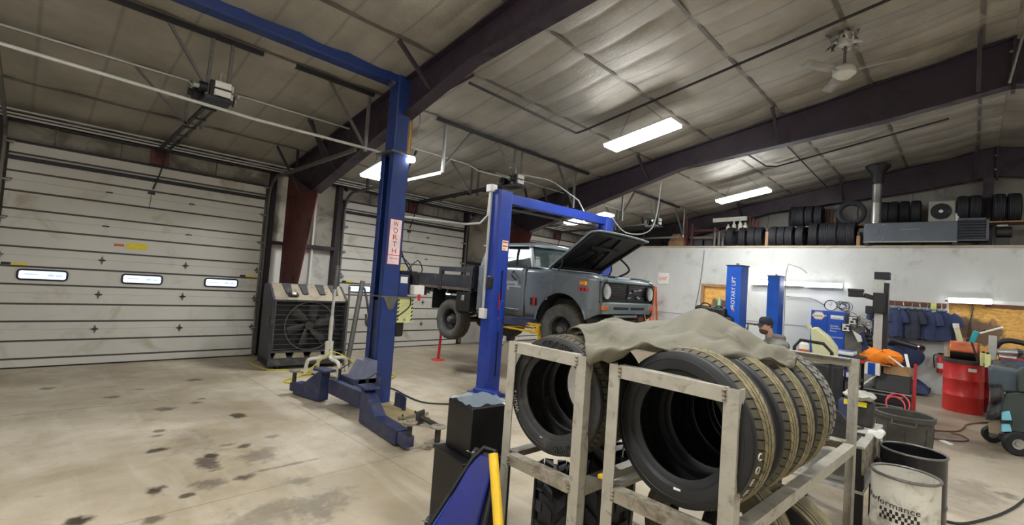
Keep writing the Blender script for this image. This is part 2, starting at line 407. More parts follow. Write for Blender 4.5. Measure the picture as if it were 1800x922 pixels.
CE.grid(lambda u, v: V(-3 + 19 * u, RIDGE + (10.4 - RIDGE) * v, roof(RIDGE + (10.4 - RIDGE) * v) + sag(-3 + 19 * u, RIDGE + (10.4 - RIDGE) * v)), 613, 132)
CE.grid(lambda u, v: V(-3 + 19 * u, -8.2 + 7.85 * v, roof(-8.2 + 7.85 * v) - 0.04), 20, 16)
struct(CE.build('ceiling', ceiling_material(), loc=(0, 0, 0), smooth=60))
RT = MB()
RT.add([(-3.2, 10.5, roof(10.5) + .15), (16.1, 10.5, roof(10.5) + .15), (16.1, RIDGE, roof(RIDGE) + .15), (-3.2, RIDGE, roof(RIDGE) + .15), (-3.2, -8.4, roof(-8.4) + .15), (16.1, -8.4, roof(-8.4) + .15)], [(0, 1, 2, 3), (3, 2, 5, 4)])
struct(RT.build('roof', M['galv_dark'], loc=(0, 0, 0), smooth=0))
for i, y in enumerate(PURL):
    P = MB(); z = roof(y) - 0.012
    P.bb(-3, 15.9, y - 0.026, y + 0.026, z - 0.014, z)
    struct(P.build('trim_%d' % (i + 1), M['purlin'], smooth=0))

# ---- walls
def liner_material(name, c, d, amt):
    return mat(name, c, 0.6, 0, 0.05, 1.3, (d, amt, 1.6))
M['liner'] = liner_material('white_liner_panel', (206, 204, 198), (150, 146, 136), 0.3)
M['blanket'] = liner_material('dirty_white_blanket', (176, 170, 156), (112, 106, 96), 0.55)
M['partition'] = liner_material('scuffed_white_wallboard', (194, 196, 193), (160, 160, 156), 0.22)
M['endwall'] = liner_material('grey_liner_panel', (138, 134, 128), (104, 100, 96), 0.35)
W = MB().bb(-3, 16, 10.30, 10.45, 0, 2.22)
W.mat(1).bb(-3, 16, 10.30, 10.45, 2.22, 4.2)
struct(W.build('wall_front', [M['liner'], M['blanket']], smooth=0))
struct(MB().bb(-3.15, -3, -8.2, 10.4, 0, 6).build('wall_left', M['liner'], smooth=0))
struct(MB().bb(-3, 16, -8.35, -8.2, 0, 6).build('wall_back', M['liner'], smooth=0))
WE = MB().bb(15.9, 16.05, -8.2, 10.4, 0, 6)
struct(WE.build('wall_end', M['endwall'], smooth=0))
k = 0
for y in (-2.4, -1.2, 1.2, 2.35, 3.5, 4.6, 5.8):
    k += 1; struct(MB().bb(15.86, 15.9, y - .025, y + .025, 3.3, roof(y) - 0.1).build('trim_%d' % (20 + k), M['endwall'], smooth=0))
# partition of the offices with its doorway and the boarded-up opening
PW = 14.4
P = MB()
for y0, y1, z0, z1 in ((5.88, 10.3, 0, 3.28), (4.93, 5.88, 2.13, 3.28), (0.37, 4.93, 0, 3.28), (-0.80, 0.37, 2.1, 3.28), (-8.2, -0.80, 0, 3.28)):
    P.bb(PW, PW + 0.12, y0, y1, z0, z1)
struct(P.build('wall_partition', M['partition'], smooth=0))
struct(MB().bb(PW - 0.02, 15.9, -8.2, 10.3, 3.28, 3.33).build('trim_31', mat('pale_plywood_deck', (170, 158, 138), 0.6, 0, 0.12, 5), smooth=0))
struct(MB().bb(PW - 0.012, PW, 0.5, 10.2, 1.20, 1.212).build('trim_32', M['grey_ink'], smooth=0))
def osb_material():
    t = NT('strand_board'); vec = t.coord()
    v = t.n('ShaderNodeTexVoronoi', i_Scale=1.0, i_Randomness=1.0); t.l(t.mapping(vec, (9, 16, 34)), v.inputs['Vector'])
    nz = t.noise(t.mapping(vec, (6, 14, 30)), 1.5, 6, 0.7, 0.6)
    sepc = t.n('ShaderNodeSeparateColor'); t.l(v.outputs['Color'], sepc.inputs[0])
    c = t.mix(sepc.outputs[0], lin((204, 150, 72)), lin((238, 190, 104)))
    c = t.mix(t.math('MULTIPLY', t.ramp(nz, 0.5, 0.72), 0.6), c, lin((160, 106, 52)))
    sep = t.n('ShaderNodeSeparateXYZ'); t.l(vec, sep.inputs[0])
    n2 = t.noise(vec, 3.0, 4, 0.6)
    # soot and grease rubbed into the lower middle of the board
    dx = t.math('MULTIPLY', t.math('ADD', sep.outputs[1], 0.14), 1.9); dz = t.math('MULTIPLY', t.math('ADD', sep.outputs[2], -1.45), 2.4)
    d = t.math('SQRT', t.math('ADD', t.math('MULTIPLY', dx, dx), t.math('MULTIPLY', dz, dz)))
    k = t.math('SUBTRACT', 1.0, t.ramp(t.math('ADD', d, t.math('MULTIPLY_ADD', n2, 1.3, -0.65)), 0.6, 0.85))
    c = t.mix(t.math('MULTIPLY', k, 0.9), c, lin((92, 76, 66)))
    return t.out(c, 0.65, 0)
M['osb'] = osb_material()
OB = MB().bb(PW + 0.03, PW + 0.09, -0.80, 0.37, 0, 2.1)
struct(OB.build('wall_infill', M['osb'], loc=(PW, 0, 0), smooth=0))
fr = MB().bb(PW - 0.015, PW + 0.02, -0.86, 0.43, 2.07, 2.15).bb(PW - 0.015, PW + 0.02, 0.37, 0.43, 0.7, 2.1).bb(PW - 0.015, PW + 0.02, -0.86, -0.8, 0, 2.1)
struct(fr.build('trim_33', M['white'], smooth=0))
struct(MB().bb(PW + .0, PW + 0.028, -0.80, -0.2, 2.0, 2.07).build('trim_34', M['wood_dark'], smooth=0))
# office door of strand board with a little window
D = MB().bb(PW + 0.04, PW + 0.09, 4.97, 5.84, 0.01, 2.1)
dd = struct(D.build('door_4', M['osb'], loc=(PW, 5.4, 0), smooth=0))
fr = MB().bb(PW - 0.02, PW + 0.1, 5.84, 5.92, 0, 2.18).bb(PW - 0.02, PW + 0.1, 4.89, 4.97, 0, 2.18).bb(PW - 0.02, PW + 0.1, 4.97, 5.84, 2.1, 2.18)
fr.build('door_frame', M['wood'], dd, smooth=0)
MB().bb(PW + 0.025, PW + 0.05, 5.12, 5.42, 1.35, 1.72).build('door_window', M['wood_dark'], dd, smooth=0)

# ---- steel frames: tapered column and rafter
def frame(X, name, label, tail=True):
    t = thing(name, label, 'steel frame', (X, 9.6, 0))
    top = [(9.98, roof(9.98) - .06), (RIDGE, roof(RIDGE) - .06)]
    bot = [(RIDGE, 5.08), (1.1, 4.84), (4.46, 4.46), (8.72, 3.2)]
    web = [V(X - .006, y, z) for y, z in top + bot]
    r = MB().prism(web, (.012, 0, 0))
    for a, b in zip(bot, bot[1:]): r.bar((X, a[0], a[1]), (X, b[0], b[1]), .2, .016)
    r.bar((X, top[0][0], top[0][1]), (X, top[1][0], top[1][1]), .2, .016)
    if tail:                                   # the far slope behind the ridge
        r.prism([V(X - .006, y, z) for y, z in ((RIDGE, roof(RIDGE) - .06), (-8.1, roof(-8.1) - .06), (-8.1, 3.5), (-5.1, 4.4), (RIDGE, 5.08))], (.012, 0, 0))
        r.bar((X, RIDGE, 5.08), (X, -5.1, 4.4), .2, .016).bar((X, -5.1, 4.4), (X, -8.1, 3.5), .2, .016)
    r.box((X, RIDGE, (5.0 + roof(RIDGE) - .05) / 2), (.2, .04, roof(RIDGE) - 5.05))          # bolted end plates at the ridge
    rf = r.build('rafter', M['beam'], t, smooth=0)
    c = MB().prism([V(X - .006, y, z) for y, z in ((8.72, 3.2), (9.98, 3.72), (9.98, 0), (9.62, 0), (9.28, 1.5))], (.012, 0, 0))
    c.bar((X, 8.72, 3.2), (X, 9.28, 1.5), .22, .018, (1, 0, 0)).bar((X, 9.28, 1.5), (X, 9.62, 0), .22, .018, (1, 0, 0)).bar((X, 9.98, 0), (X, 9.98, 3.7), .22, .016, (1, 0, 0))
    c.mat(1).bar((X, 8.72, 3.2), (X, 9.98, 3.72), .2, .03)
    c.mat(0).box((X, 9.8, .012), (.3, .5, .024))
    c.build('column', [M['column'], M['beam']], t, smooth=0)
    for y in (PURL[0], PURL[1], PURL[3], PURL[5], PURL[7]):
        for s in (-1, 1):
            yy = y - .0; zb = next(b[1] + (yy - b[0]) * (c2[1] - b[1]) / (c2[0] - b[0]) for b, c2 in zip(bot, bot[1:] + [(9.98, 2.9)]) if b[0] <= yy <= c2[0] + 1e-6)
            MB().angle((X + s * .62, yy, roof(yy) - .06), (X + s * .1, yy, zb + .02), .05, .006, (0, 1, 0), (0, 0, 1)).build('flange_brace', M['beam'], t, smooth=0)
    bo = MB()
    for dz in (.12, .45): bo.cyl((X - .11, RIDGE + .03, 5.1 + dz), (X - .09, RIDGE + .03, 5.1 + dz), .02, n=8)
    bo.build('bolt_head', M['galv'], rf, smooth=0)
    return t
frame(3.65, 'steel_portal', 'purple-brown tapered roof frame between the first two overhead doors')
frame(9.55, 'steel_portal', 'purple-brown tapered roof frame crossing behind the bright hanging light')
frame(15.62, 'steel_portal', 'dark roof frame over the tire loft against the grey end wall')
ic = MB().bb(15.5, 15.74, -0.30, -0.12, 0, 5.05)
struct(ic.build('wall_post', M['beam'], smooth=0))

# ---- overhead doors
M['door'] = mat('white_steel_door', (206, 204, 196), 0.42, 0.0, 0.05, 0.9, ((164, 154, 130), 0.3, 1.3))
M['door_line'] = mat('door_groove_seal', (92, 90, 84), 0.7)  # groove faces: shade of the pressed lines put into the colour
M['pane'] = glow('daylight_pane', (208, 224, 255), 1.25)
M['scene_grey'] = glow('snowy_yard_beyond_pane', (150, 170, 205), 1.0)
HINGE = None
def garage_door(n, x0, x1, label_at):
    y = DY; xm = (x0 + x1) / 2
    prof = []; z = 0.02
    zs = [.0, .555, 1.11, 1.665, 2.22, 2.775, 3.33]
    for a, b in zip(zs, zs[1:]):
        g1, g2 = a + .13, b - .16
        prof += [(y + .006, a + .003), (y, a + .008), (y, g1 - .016), (y + .018, g1 - .009), (y + .018, g1 + .003), (y, g1 + .012), (y, g2 - .016), (y + .018, g2 - .009), (y + .018, g2 + .003), (y, g2 + .012), (y, b - .008), (y + .006, b - .003)]
    prof = [(yy, zz + .015) for yy, zz in prof]
    d = MB()
    for (ya, za), (yb, zb) in zip(prof, prof[1:]):
        d.mat(1 if (ya > y + .015 or yb > y + .015) else 0).add([(x0, ya, za), (x1, ya, za), (x1, yb, zb), (x0, yb, zb)], [(0, 1, 2, 3)])
    d.mat(0).bb(x0, x1, y + .03, y + .06, prof[0][1], prof[-1][1])
    o = struct(d.build('door_%d' % n, [M['door'], M['door_line']], loc=(xm, y, 0), smooth=0))
    MB().bb(x0, x1, y - .004, y + .05, 0, .018).build('bottom_seal', M['black'], o, smooth=0)
    for z in zs[1:-1]:
        for hx in (x0 + .02, x0 + .33 * (x1 - x0), x0 + .655 * (x1 - x0), x1 - .03):
            h = MB().prism([V(hx + a, y - .006, z + .015 + b) for a, b in ((-.028, 0), (0, -.075), (.028, 0), (0, .075))], (0, .006, 0))
            h.mat(1).bb(hx - .045, hx + .045, y - .016, y - .002, z + .006, z + .026)
            h.build('hinge', [M['alu'] if z > 2 else M['galv_dark'], M['dark_steel']], o, smooth=0)  # upper hinges paler: the light on them is put into the colour
    for wx in (x0 + .5, x0 + 1.71, x0 + 2.9):
        w = MB(); hw, hh = .27, .072
        pts = []
        for cx, cz, a in ((hw - .04, hh - .04, 0), (-hw + .04, hh - .04, PI / 2), (-hw + .04, -hh + .04, PI), (hw - .04, -hh + .04, 1.5 * PI)):
            pts += [(wx + cx + .04 * math.cos(a + i * PI / 8), 1.40 + cz + .04 * math.sin(a + i * PI / 8)) for i in range(5)]
        loop = [V(p[0], y - .012, p[1]) for p in pts]
        w.tube(loop, .014, 6, True)
        fr = w.build('window_frame', M['black'], o)
        MB().prism([V(p[0], y - .004, p[1]) for p in pts], (0, .003, 0)).build('pane', M['pane'], fr, smooth=0)
        q = MB()
        for a, b, c, e in ((-.2, -.05, -.005, .02), (.05, .12, -.02, .02), (.14, .22, -.02, .01)): q.bb(wx + a, wx + b, y - .0055, y - .0045, 1.40 + c, 1.40 + e)
        q.build('view', M['scene_grey'], fr, smooth=0)
    for a, b, z0, z1, mm in ((label_at, label_at + .28, 1.90, 2.0, 'label_yellow'), (label_at - .16, label_at - .03, 1.93, 1.97, 'orange')):
        MB().bb(a, b, y - .004, y, z0, z1).build('warning_label', M[mm], o, smooth=0)
    for a in (x0 + .05, x1 - .32):
        q = MB().bb(a + .1, a + .28, y - .004, y, 1.535, 1.57); q.mat(1).bb(a, a + .1, y - .004, y, 1.535, 1.57)
        q.build('warning_label', [M['label_yellow'], M['black']], o, smooth=0)
    MB().bb(xm - .1, xm + .0, y - .02, y, 2.86, 2.9).tube([(xm - .05, y - .015, 2.88), (xm - .06, y - .015, 2.6)], .004, 6).build('drawbar', M['dark_steel'], o, smooth=0)
    MB().bb(x0, x1, y - .03, y, 3.08, 3.14).build('strut', M['dark_steel'], o, smooth=0)
    # vertical and curved tracks
    for xx, s in ((x0 - .05, 1), (x1 + .05, -1)):
        pts = [V(xx, y - .05, .05), V(xx, y - .05, 3.12)] + arc((xx, y - .45, 3.12), .4, 0, PI / 2, 8, (0, 1, 0), (0, 0, 1))[1:] + [V(xx, 6.62, 3.60)]
        tr = MB()
        for a, b in zip(pts, pts[1:]): tr.bar(a, b, .055, .035, (1, 0, 0))
        tr.build('track', M['galv_dark'], o, smooth=0)
        r = MB()
        for z in zs[1:]: r.cyl((xx, y - .055, z), (xx + s * .1, y - .055, z), .022, n=10)
        r.build('roller_bracket', M['galv'], o, smooth=0)
    # torsion shaft and springs above the opening
    sh = MB().cyl((x0 - .2, y - .2, 3.62), (x1 + .2, y - .2, 3.62), .014, n=8)
    for a in (x0 + .5, xm + .15): sh.cyl((a, y - .2, 3.62), (a + .95, y - .2, 3.62), .035, n=12)
    for a in (x0 - .12, x1 + .12): sh.cyl((a - .02, y - .2, 3.62), (a + .02, y - .2, 3.62), .085, n=16)
    sh.build('torsion_shaft', M['dark_steel'], o)
    return o
garage_door(1, -.27, 3.25, 1.18)
garage_door(2, 4.95, 8.43, 6.28)
garage_door(3, 10.75, 14.2, 12.2)
i = 40
for a in (-.36, 3.40, 4.80, 8.55, 10.62):       # dark jambs beside the doors
    i += 1; struct(MB().bb(a - .05, a + .05, DY - .01, 10.3, 0, 3.72).build('trim_%d' % i, M['jamb'], smooth=0))
for a, b in ((-3, -.4), (3.45, 4.75), (8.6, 10.57)):   # girts between the doors
    i += 1; struct(MB().bb(a, b, 10.1, 10.3, 2.22, 2.29).build('trim_%d' % i, M['beam'], smooth=0))
for a, b in ((-.36, 3.4), (4.8, 8.55), (10.62, 14.3)):
    i += 1; struct(MB().bb(a, b, DY + .0, 10.3, 3.34, 3.38).build('trim_%d' % i, M['jamb'], smooth=0))
i += 1; struct(MB().bb(-3, 14.4, 10.12, 10.3, 3.66, 3.84).build('trim_%d' % i, M['jamb'], smooth=0))
for a in (.2, 1.0, 2.4, 5.6, 6.3, 7.6):           # seams of the blanket above the doors
    i += 1; struct(MB().bb(a - .008, a + .008, 10.285, 10.3, 3.38, 3.66).build('trim_%d' % i, M['galv_dark'], smooth=0))
for a in (3.95, 4.3):
    i += 1; struct(MB().bb(a - .02, a + .02, 10.2, 10.3, 0, 3.66).build('trim_%d' % i, M['white'], smooth=0))

# ================================================================== LIGHTS
def hanging_light(c, length, width, label, group, yaw=0.0, drop=.5, mm='lamp'):
    t = thing('hanging_light', label, 'light', (0, 0, 0), 0, group)
    MB().bb(-width / 2, width / 2, -length / 2, length / 2, 0, .03).build('housing', M['white'], t, local=True, bevel=.004)
    MB().bb(-width / 2 + .012, width / 2 - .012, -length / 2 + .012, length / 2 - .012, -.045, -.001).build('diffuser', M[mm], t, local=True, bevel=.006)
    w = MB()
    for s in (-1, 1):
        w.tube([(0, s * length * .38, .03), (0, s * length * .1, drop)], .004, 5)
    w.build('hanger_wire', M['dark_steel'], t, local=True)
    t.location = c; t.rotation_euler = (-math.atan(PITCH), 0, yaw)
    return t
def under_roof(x, y, d): return (x, y, roof(y) - d)
hanging_light(under_roof(7.05, 4.05, .55), 1.25, .42, 'bright LED panel light hanging above the truck bay', 'hanging LED lights')
hanging_light(under_roof(12.6, 4.25, .5), 1.25, .42, 'bright LED panel light hanging over the bay beside the office wall', 'hanging LED lights')
hanging_light(under_roof(4.35, 7.6, .62), 1.0, .4, 'bright LED panel light beside the tall lift post', 'hanging LED lights')
hanging_light(under(1057, 379, .55), .55, .5, 'small bright light above the truck cab', 'hanging LED lights')
hanging_light(under(1010, 388, .55), .5, .4, 'smallest bright light under the lift crossbar', 'hanging LED lights')
for x, y in ((1.0, 1.4), (-1.2, 3.4), (7.0, -3.5), (1.0, -3.6), (3.0, 0.2), (10.5, -2.6)):  # unseen fixtures; the last is added to brighten the right side
    hanging_light(under_roof(x, y, .55), 1.25, .42, 'LED panel light hanging over the near bays behind the viewer', 'hanging LED lights')
def strip_light(p0, p1, label, r=.05, mm='tube'):
    p0, p1 = V(p0), V(p1)
    t = thing('strip_light', label, 'light', (p0 + p1) / 2, 0, 'strip lights on the office wall')
    MB().bar(p0 + V(.06, 0, 0), p1 + V(.06, 0, 0), .1, .12).build('housing', M['white'], t, smooth=0)
    MB().cyl(p0, p1, r, n=12).build('tube', M[mm], t)
    return t
strip_light(px(1321, 496, 14.28), px(1414, 499, 14.28), 'glowing strip light on the white wall behind the blue lift posts')
strip_light(px(1416, 500, 14.28), px(1480, 502, 14.28), 'glowing strip light above the blue parts cabinet')
strip_light(px(1667, 527, 14.28), px(1744, 530, 14.28), 'glowing strip light across the top of the strand-board panel', .035)
strip_light(px(1253, 387, 14.9), px(1312, 383, 14.9), 'unlit strip light over the loft shelves', .012, 'white')

# ================================================================== OVERHEAD DOOR OPENERS, TRACK HANGERS, CONDUIT
def opener(X, label):
    t = thing('door_opener', label, 'door opener', (X, 6.6, 3.7), 0, 'overhead door openers')
    z = 3.72
    r = MB()
    for s in (-.07, .07): r.angle((X + s, 6.75, z + .02), (X + s, 10.05, 3.58), .04, .006, (-1 if s > 0 else 1, 0, 0), (0, 0, 1))
    for k in range(6): r.bb(X - .07, X + .07, 7.0 + .5 * k, 7.04 + .5 * k, z - .03 * k - .01, z - .03 * k + .01)
    r.build('rail', M['dark_steel'], t, smooth=0)
    MB().bb(X - .20, X + .08, 6.36, 6.78, z - .05, z - .01).build('base_plate', M['dark_steel'], t, smooth=0)
    q = MB().bb(X - .14, X + .08, 6.44, 6.64, z - .01, z + .20); q.mat(1)
    for zz in (.02, .12): q.bb(X - .10, X + .07, 6.40, 6.44, z + zz, z + zz + .075).bb(X + .08, X + .11, 6.46, 6.62, z + zz, z + zz + .075)
    q.build('control_box', [M['black'], M['white_soft']], t, bevel=.006)
    MB().cyl((X - .26, 6.7, z + .06), (X + .12, 6.7, z + .06), .075, n=18).cyl((X - .30, 6.7, z + .06), (X - .26, 6.7, z + .06), .04, n=12).build('motor', M['black'], t)
    MB().cyl((X - .16, 6.5, z + .10), (X - .24, 6.5, z + .10), .06, n=16).mat(1).cyl((X - .24, 6.5, z + .10), (X - .30, 6.5, z + .10), .03, n=12).build('reduction_drive', [M['black'], M['silver']], t)
    MB().cyl((X + .13, 6.52, z + .03), (X + .15, 6.52, z + .03), .07, n=16).build('limit_cover', M['galv'], t)
    MB().tube([(X + .03, 9.98, 3.57), (X + .03, 10.05, 3.3), (X - .05, 10.1, 2.95)], .012, 6, smooth=4).build('door_arm', M['black'], t)
    MB().bb(X - .13, X + .13, 10.06, 10.12, 3.38, 3.66).build('header_plate', M['column'], t, smooth=0)
    # its own hangers up to the purlins
    zt = roof(6.48) - .04
    def hang(a, b): MB().angle(a, b, .035, .005, (1, 0, 0), (0, 1, 0)).build('hanger_angle', M['galv_dark'], t, smooth=0)
    for s in (-.18, .03): hang((X + s, 6.48, z), (X + s + .02, 6.48, zt))
    hang((X - .14, 6.5, z + .06), (X - .62, 6.5, zt))
    z2 = roof(7.78) - .04
    for s in (-.12, .07): hang((X + s, 7.78, z - .1), (X + s, 7.78, z2))
    hang((X - .1, 7.78, z - .08), (X - .7, 7.78, z2))
    MB().tube([(X - .02, 6.55, z + .17), (X + .0, 6.6, z + .36), (X + .1, 6.9, z + .42)], .012, 6, smooth=5).build('cable_loop', M['conduit'], t)
    return t
opener(1.5, 'electric door opener hanging over the first overhead door beside the tall blue lift')
opener(6.68, 'electric door opener hanging over the second overhead door above the lift crossbar')
opener(12.5, 'electric door opener hanging over the third overhead door beyond the truck hood')
def track_hanger(X, side, label):
    t = thing('track_hanger', label, 'bracket', (X, 6.5, 3.6), 0, 'overhead door track hangers')
    zt = roof(6.48) - .04
    MB().angle((X, 6.5, 3.58), (X, 6.5, zt), .04, .005, (1, 0, 0), (0, 1, 0)).build('upright', M['galv'], t, smooth=0)
    MB().angle((X, 6.53, 3.66), (X - side * .62, 6.53, zt), .04, .005, (1, 0, 0), (0, 1, 0)).build('diagonal', M['galv_dark'], t, smooth=0)
    for p, q in (((X, 9.02, 3.5), (X, 9.06, roof(9.06) - .04)), ((X - side*.02, 7.8, 3.54), (X - side * .3, 7.8, roof(7.8) - .04))): MB().angle(p, q, .04, .005, (1, 0, 0), (0, 1, 0)).build('rear_brace', M['dark_steel'], t, smooth=0)
track_hanger(3.38, 1, 'perforated angle hanger holding the first door track near the tall lift post')
track_hanger(4.82, -1, 'perforated angle hanger holding the second door track beside the tall lift post')
track_hanger(8.52, 1, 'perforated angle hanger holding the second door track behind the lift crossbar')
track_hanger(10.6, -1, 'perforated angle hanger holding the third door track nearer the lift')
track_hanger(14.25, 1, 'perforated angle hanger holding the third door track at the office wall')
for x0, x1, w in ((-1.5, 1.9, 'first'), (2.3, 3.45, 'first'), (4.6, 9.0, 'second'), (10.9, 13.8, 'third')):
    o = MB().angle((x0, 6.46, roof(6.46) - .09), (x1, 6.46, roof(6.46) - .09), .05, .006, (0, 1, 0), (0, 0, 1)).build('mounting_angle', M['dark_steel'], smooth=0)
    tag(o, {1.9: 'dark mounting angle on the ceiling above the first door opener', 3.45: 'short dark mounting angle on the ceiling close to the tall blue lift post', 9.0: 'dark mounting angle on the ceiling over the second door', 13.8: 'dark mounting angle on the ceiling over the third door'}[x1], 'bracket', 'ceiling mounting angles')
def pipe(pts, r, label, cat='pipe', mm='conduit', name='conduit', sm=0, group=None):
    return tag(MB().tube(pts, r, 8, smooth=sm).build(name, M[mm]), label, cat, group)
pipe([(-2.9, 6.4, 3.64), (-.3, 6.4, 3.635), (1.87, 6.4, 3.58), (3.42, 6.25, 3.56), (3.55, 6.1, 3.50)], .019, 'grey-white conduit crossing in front of the first door opener to the lift post')
zz = roof(7.78) - .07
pipe([(-2.9, 7.6, zz), (1.35, 7.6, zz), (1.42, 7.55, zz - .1), (1.5, 6.8, 3.9)], .014, 'thin grey conduit along the ceiling to the first door opener')
pipe([(1.7, 6.6, 3.85), (1.8, 7.5, zz - .03), (1.95, 7.6, zz), (4.1, 7.6, zz), (6.3, 7.6, zz), (6.5, 7.5, zz - .1), (6.68, 6.8, 3.9)], .014, 'thin grey conduit along the ceiling between the first two door openers')
pipe([(6.85, 6.6, 3.85), (7.0, 7.5, zz - .03), (7.1, 7.6, zz), (12.3, 7.6, zz)], .014, 'thin grey conduit along the ceiling from the second opener to the third')
for k, (dy, dz) in enumerate(((0, 0), (.05, -.05), (.02, -.10))):
    pipe([(-2.9, 9.78 + dy, 3.74 + dz), (14.3, 9.78 + dy, 3.74 + dz)], .014, ('topmost', 'middle', 'lowest')[k] + ' of three pipes running along the wall over the overhead doors', 'pipe', 'conduit', 'wall_pipe', 0, 'pipes over the doors')
pipe([(4.25, 5.25, roof(5.25) - .13), (6.85, 5.27, roof(5.27) - .13)], .02, 'dark conduit on the ceiling ahead of the bright hanging light', 'pipe', 'dark_steel')
pipe([(6.85, 5.25, roof(5.27) - .13), (6.88, 5.1, roof(5.1) - .13), (6.9, 1.0, roof(1.0) - .13), (6.9, -.3, roof(-.3) - .13)], .02, 'dark conduit following the roof slope above the bright hanging light', 'pipe', 'dark_steel')
pipe([(10.1, 3.6, roof(3.6) - .12), (11.95, 3.55, roof(3.55) - .12), (12.2, 3.4, roof(3.4) - .12), (12.2, .4, roof(.4) - .12)], .018, 'dark conduit on the ceiling above the far hanging light', 'pipe', 'dark_steel')
pipe([px(1385, 258, 11.2), px(1455, 330, 15.0)], .014, 'thin dark rod on the ceiling running toward the tire loft', 'pipe', 'dark_steel')
pipe([px(1800, 55, 9.35), px(1774, 146, 9.4)], .018, 'slanting grey pipe in front of the roof frame at the ridge', 'pipe', 'galv')

# ================================================================== TALL BLUE LIFT (first bay)
CX, CY = 3.575, 5.95
L1 = thing('two_post_lift', 'tall navy-blue two-post lift with red lettered sign and an overhead beam', 'vehicle lift', (CX, CY, 0))
def lift_column(x, y, s, name='column'):
    """column open toward the lift centre (s = +1 opens to -x)"""
    c = MB(); z1 = 3.48
    c.bb(x - .13, x + .13, y - .16, y - .145, 0, z1).bb(x - .13, x + .13, y + .145, y + .16, 0, z1)
    c.bb(*sorted((x + s * .115, x + s * .13)), y - .16, y + .16, 0, z1)
    for a in (-1, 1): c.bb(*sorted((x - s * .13, x - s * .115)), *sorted((y + a * .16, y + a * .062)), 0, z1)
    return c.build(name, M['lift_blue'], L1, bevel=.006)
lc = lift_column(CX, CY, 1)
MB().bb(CX - .095, CX - .06, CY - .13, CY + .13, .35, 1.42).build('carriage_cover', M['lift_blue_dark'], lc, bevel=.004)
MB().bb(CX - .05, CX + .02, CY - .05, CY + .05, .1, 3.4).build('lift_cylinder', M['black'], lc, smooth=0)
MB().bb(CX - .19, CX + .19, CY - .22, CY + .22, 3.48, 3.50).build('splice_plate', M['galv_dark'], L1, smooth=0)
MB().bb(CX - .11, CX + .11, CY - .125, CY + .125, 3.50, 4.64).build('upper_column', M['lift_blue'], L1, bevel=.02)
OX = -1.05
b = MB().bb(OX, CX + .11, CY - .1, CY + .1, 4.46, 4.66)
b.build('overhead_beam', M['lift_blue'], L1, bevel=.02)
MB().cyl((CX - .2, CY - .12, 4.44), (CX - .2, CY - .06, 4.44), .045, n=14).mat(1).cyl((CX - .2, CY - .135, 4.44), (CX - .2, CY - .12, 4.44), .02, n=10).build('pulley', [M['lift_blue_dark'], M['galv']], L1)
lift_column(OX, CY, -1)
MB().bb(OX - .11, OX + .11, CY - .125, CY + .125, 3.48, 4.64).build('upper_column', M['lift_blue'], L1, bevel=.02)
# sign on the column: one white panel, red letters reading down
sx0, sx1, sz0, sz1 = CX - .095, CX + .095, 1.93, 2.56; sy = CY - .1605
sg = MB().bb(sx0, sx1, sy - .003, sy, sz0, sz1).build('sign', M['red_ink'], L1, smooth=0)
MB().bb(sx0 + .006, sx1 - .006, sy - .0038, sy - .003, sz0 + .135, sz1 - .006).bb(sx0 + .006, sx1 - .006, sy - .0038, sy - .003, sz0 + .006, sz0 + .125).build('sign_face', mat('pink_white_sign', (240, 222, 222), 0.5), sg, smooth=0)
q = MB()
for i, ch in enumerate('WORTH'):
    w = .085 if ch == 'W' else .068
    q.text(ch, (CX - w / 2, sy - .004, sz1 - .095 - i * .095), (1, 0, 0), (0, 0, 1), .105, .0012, width=w)
q.text('Worth', (CX - .065, sy - .004, sz0 + .07), (1, 0, 0), (0, 0, 1), .05, .0012, width=.13)
q.tube([(CX - .05, sy - .004, sz0 + .045), (CX, sy - .004, sz0 + .03), (CX + .05, sy - .004, sz0 + .05)], .002, 4)
q.build('lettering', M['red_ink'], sg, smooth=0)
# carriage, arms and pads, lying low
cg = MB().bb(3.0, 3.16, 5.28, 6.2, .13, .33).build('carriage', M['lift_blue_dark'], L1, bevel=.01)
MB().bb(3.1, 3.5, 5.72, 6.1, .12, .4).build('carriage_bracket', M['lift_blue_dark'], cg, bevel=.01)
MB().prism([V(3.15, 5.72, .33), V(3.42, 5.72, .33), V(3.42, 5.72, .62), V(3.3, 5.72, .6)], (0, .34, 0)).build('gusset', mat('dusty_grey_blue_paint', (112, 116, 138), 0.7, 0, 0.15, 9), cg, smooth=0)
def arm(p0, p1, padh, w=.15):
    p0, p1 = V(p0), V(p1); d = (p1 - p0).normalized(); L = (p1 - p0).length; u = V(0, 0, 1)
    a = MB().bar(p0 + u * .10, p0 + d * (L * .86) + u * .10, w, .16)
    sd = d.cross(u) * (w / 2)
    a.prism([p0 + u * .17 + sd, p0 + d * .12 + u * .40 + sd, p0 + d * .02 + u * .40 + sd, p0 + u * .36 + sd][::-1] if 0 else [p0 + u * .17 + sd, p0 + d * .42 + u * .17 + sd, p0 + d * .08 + u * .40 + sd, p0 + u * .40 + sd], -sd * 2)
    o = a.build('arm', M['lift_blue_dark'], L1, bevel=.008)
    MB().bar(p0 + d * (L * .80) + u * .095, p1 + d * .02 + u * .095, w * .75, .12).build('arm_extension', M['lift_blue_dark'], o, bevel=.014)
    MB().bar(p0 - d * .1 + u * .43, p0 + d * .16 + u * .43, w * 1.25, .03).build('pivot_plate', M['lift_blue_dark'], o, bevel=.01)
    m = MB().cyl(p1 + u * .15, p1 + u * padh, .028, n=12); m.mat(1).cyl(p1 + u * padh, p1 + u * (padh + .025), .07, .078, n=18)
    m.build('lift_pad', [M['iron'], M['rack_rusty']], o)
    return o
a1 = arm((3.0, 5.2, 0), (2.90, 4.12, 0), .27)
a2 = arm((2.98, 6.28, 0), (2.84, 6.95, 0), .30)
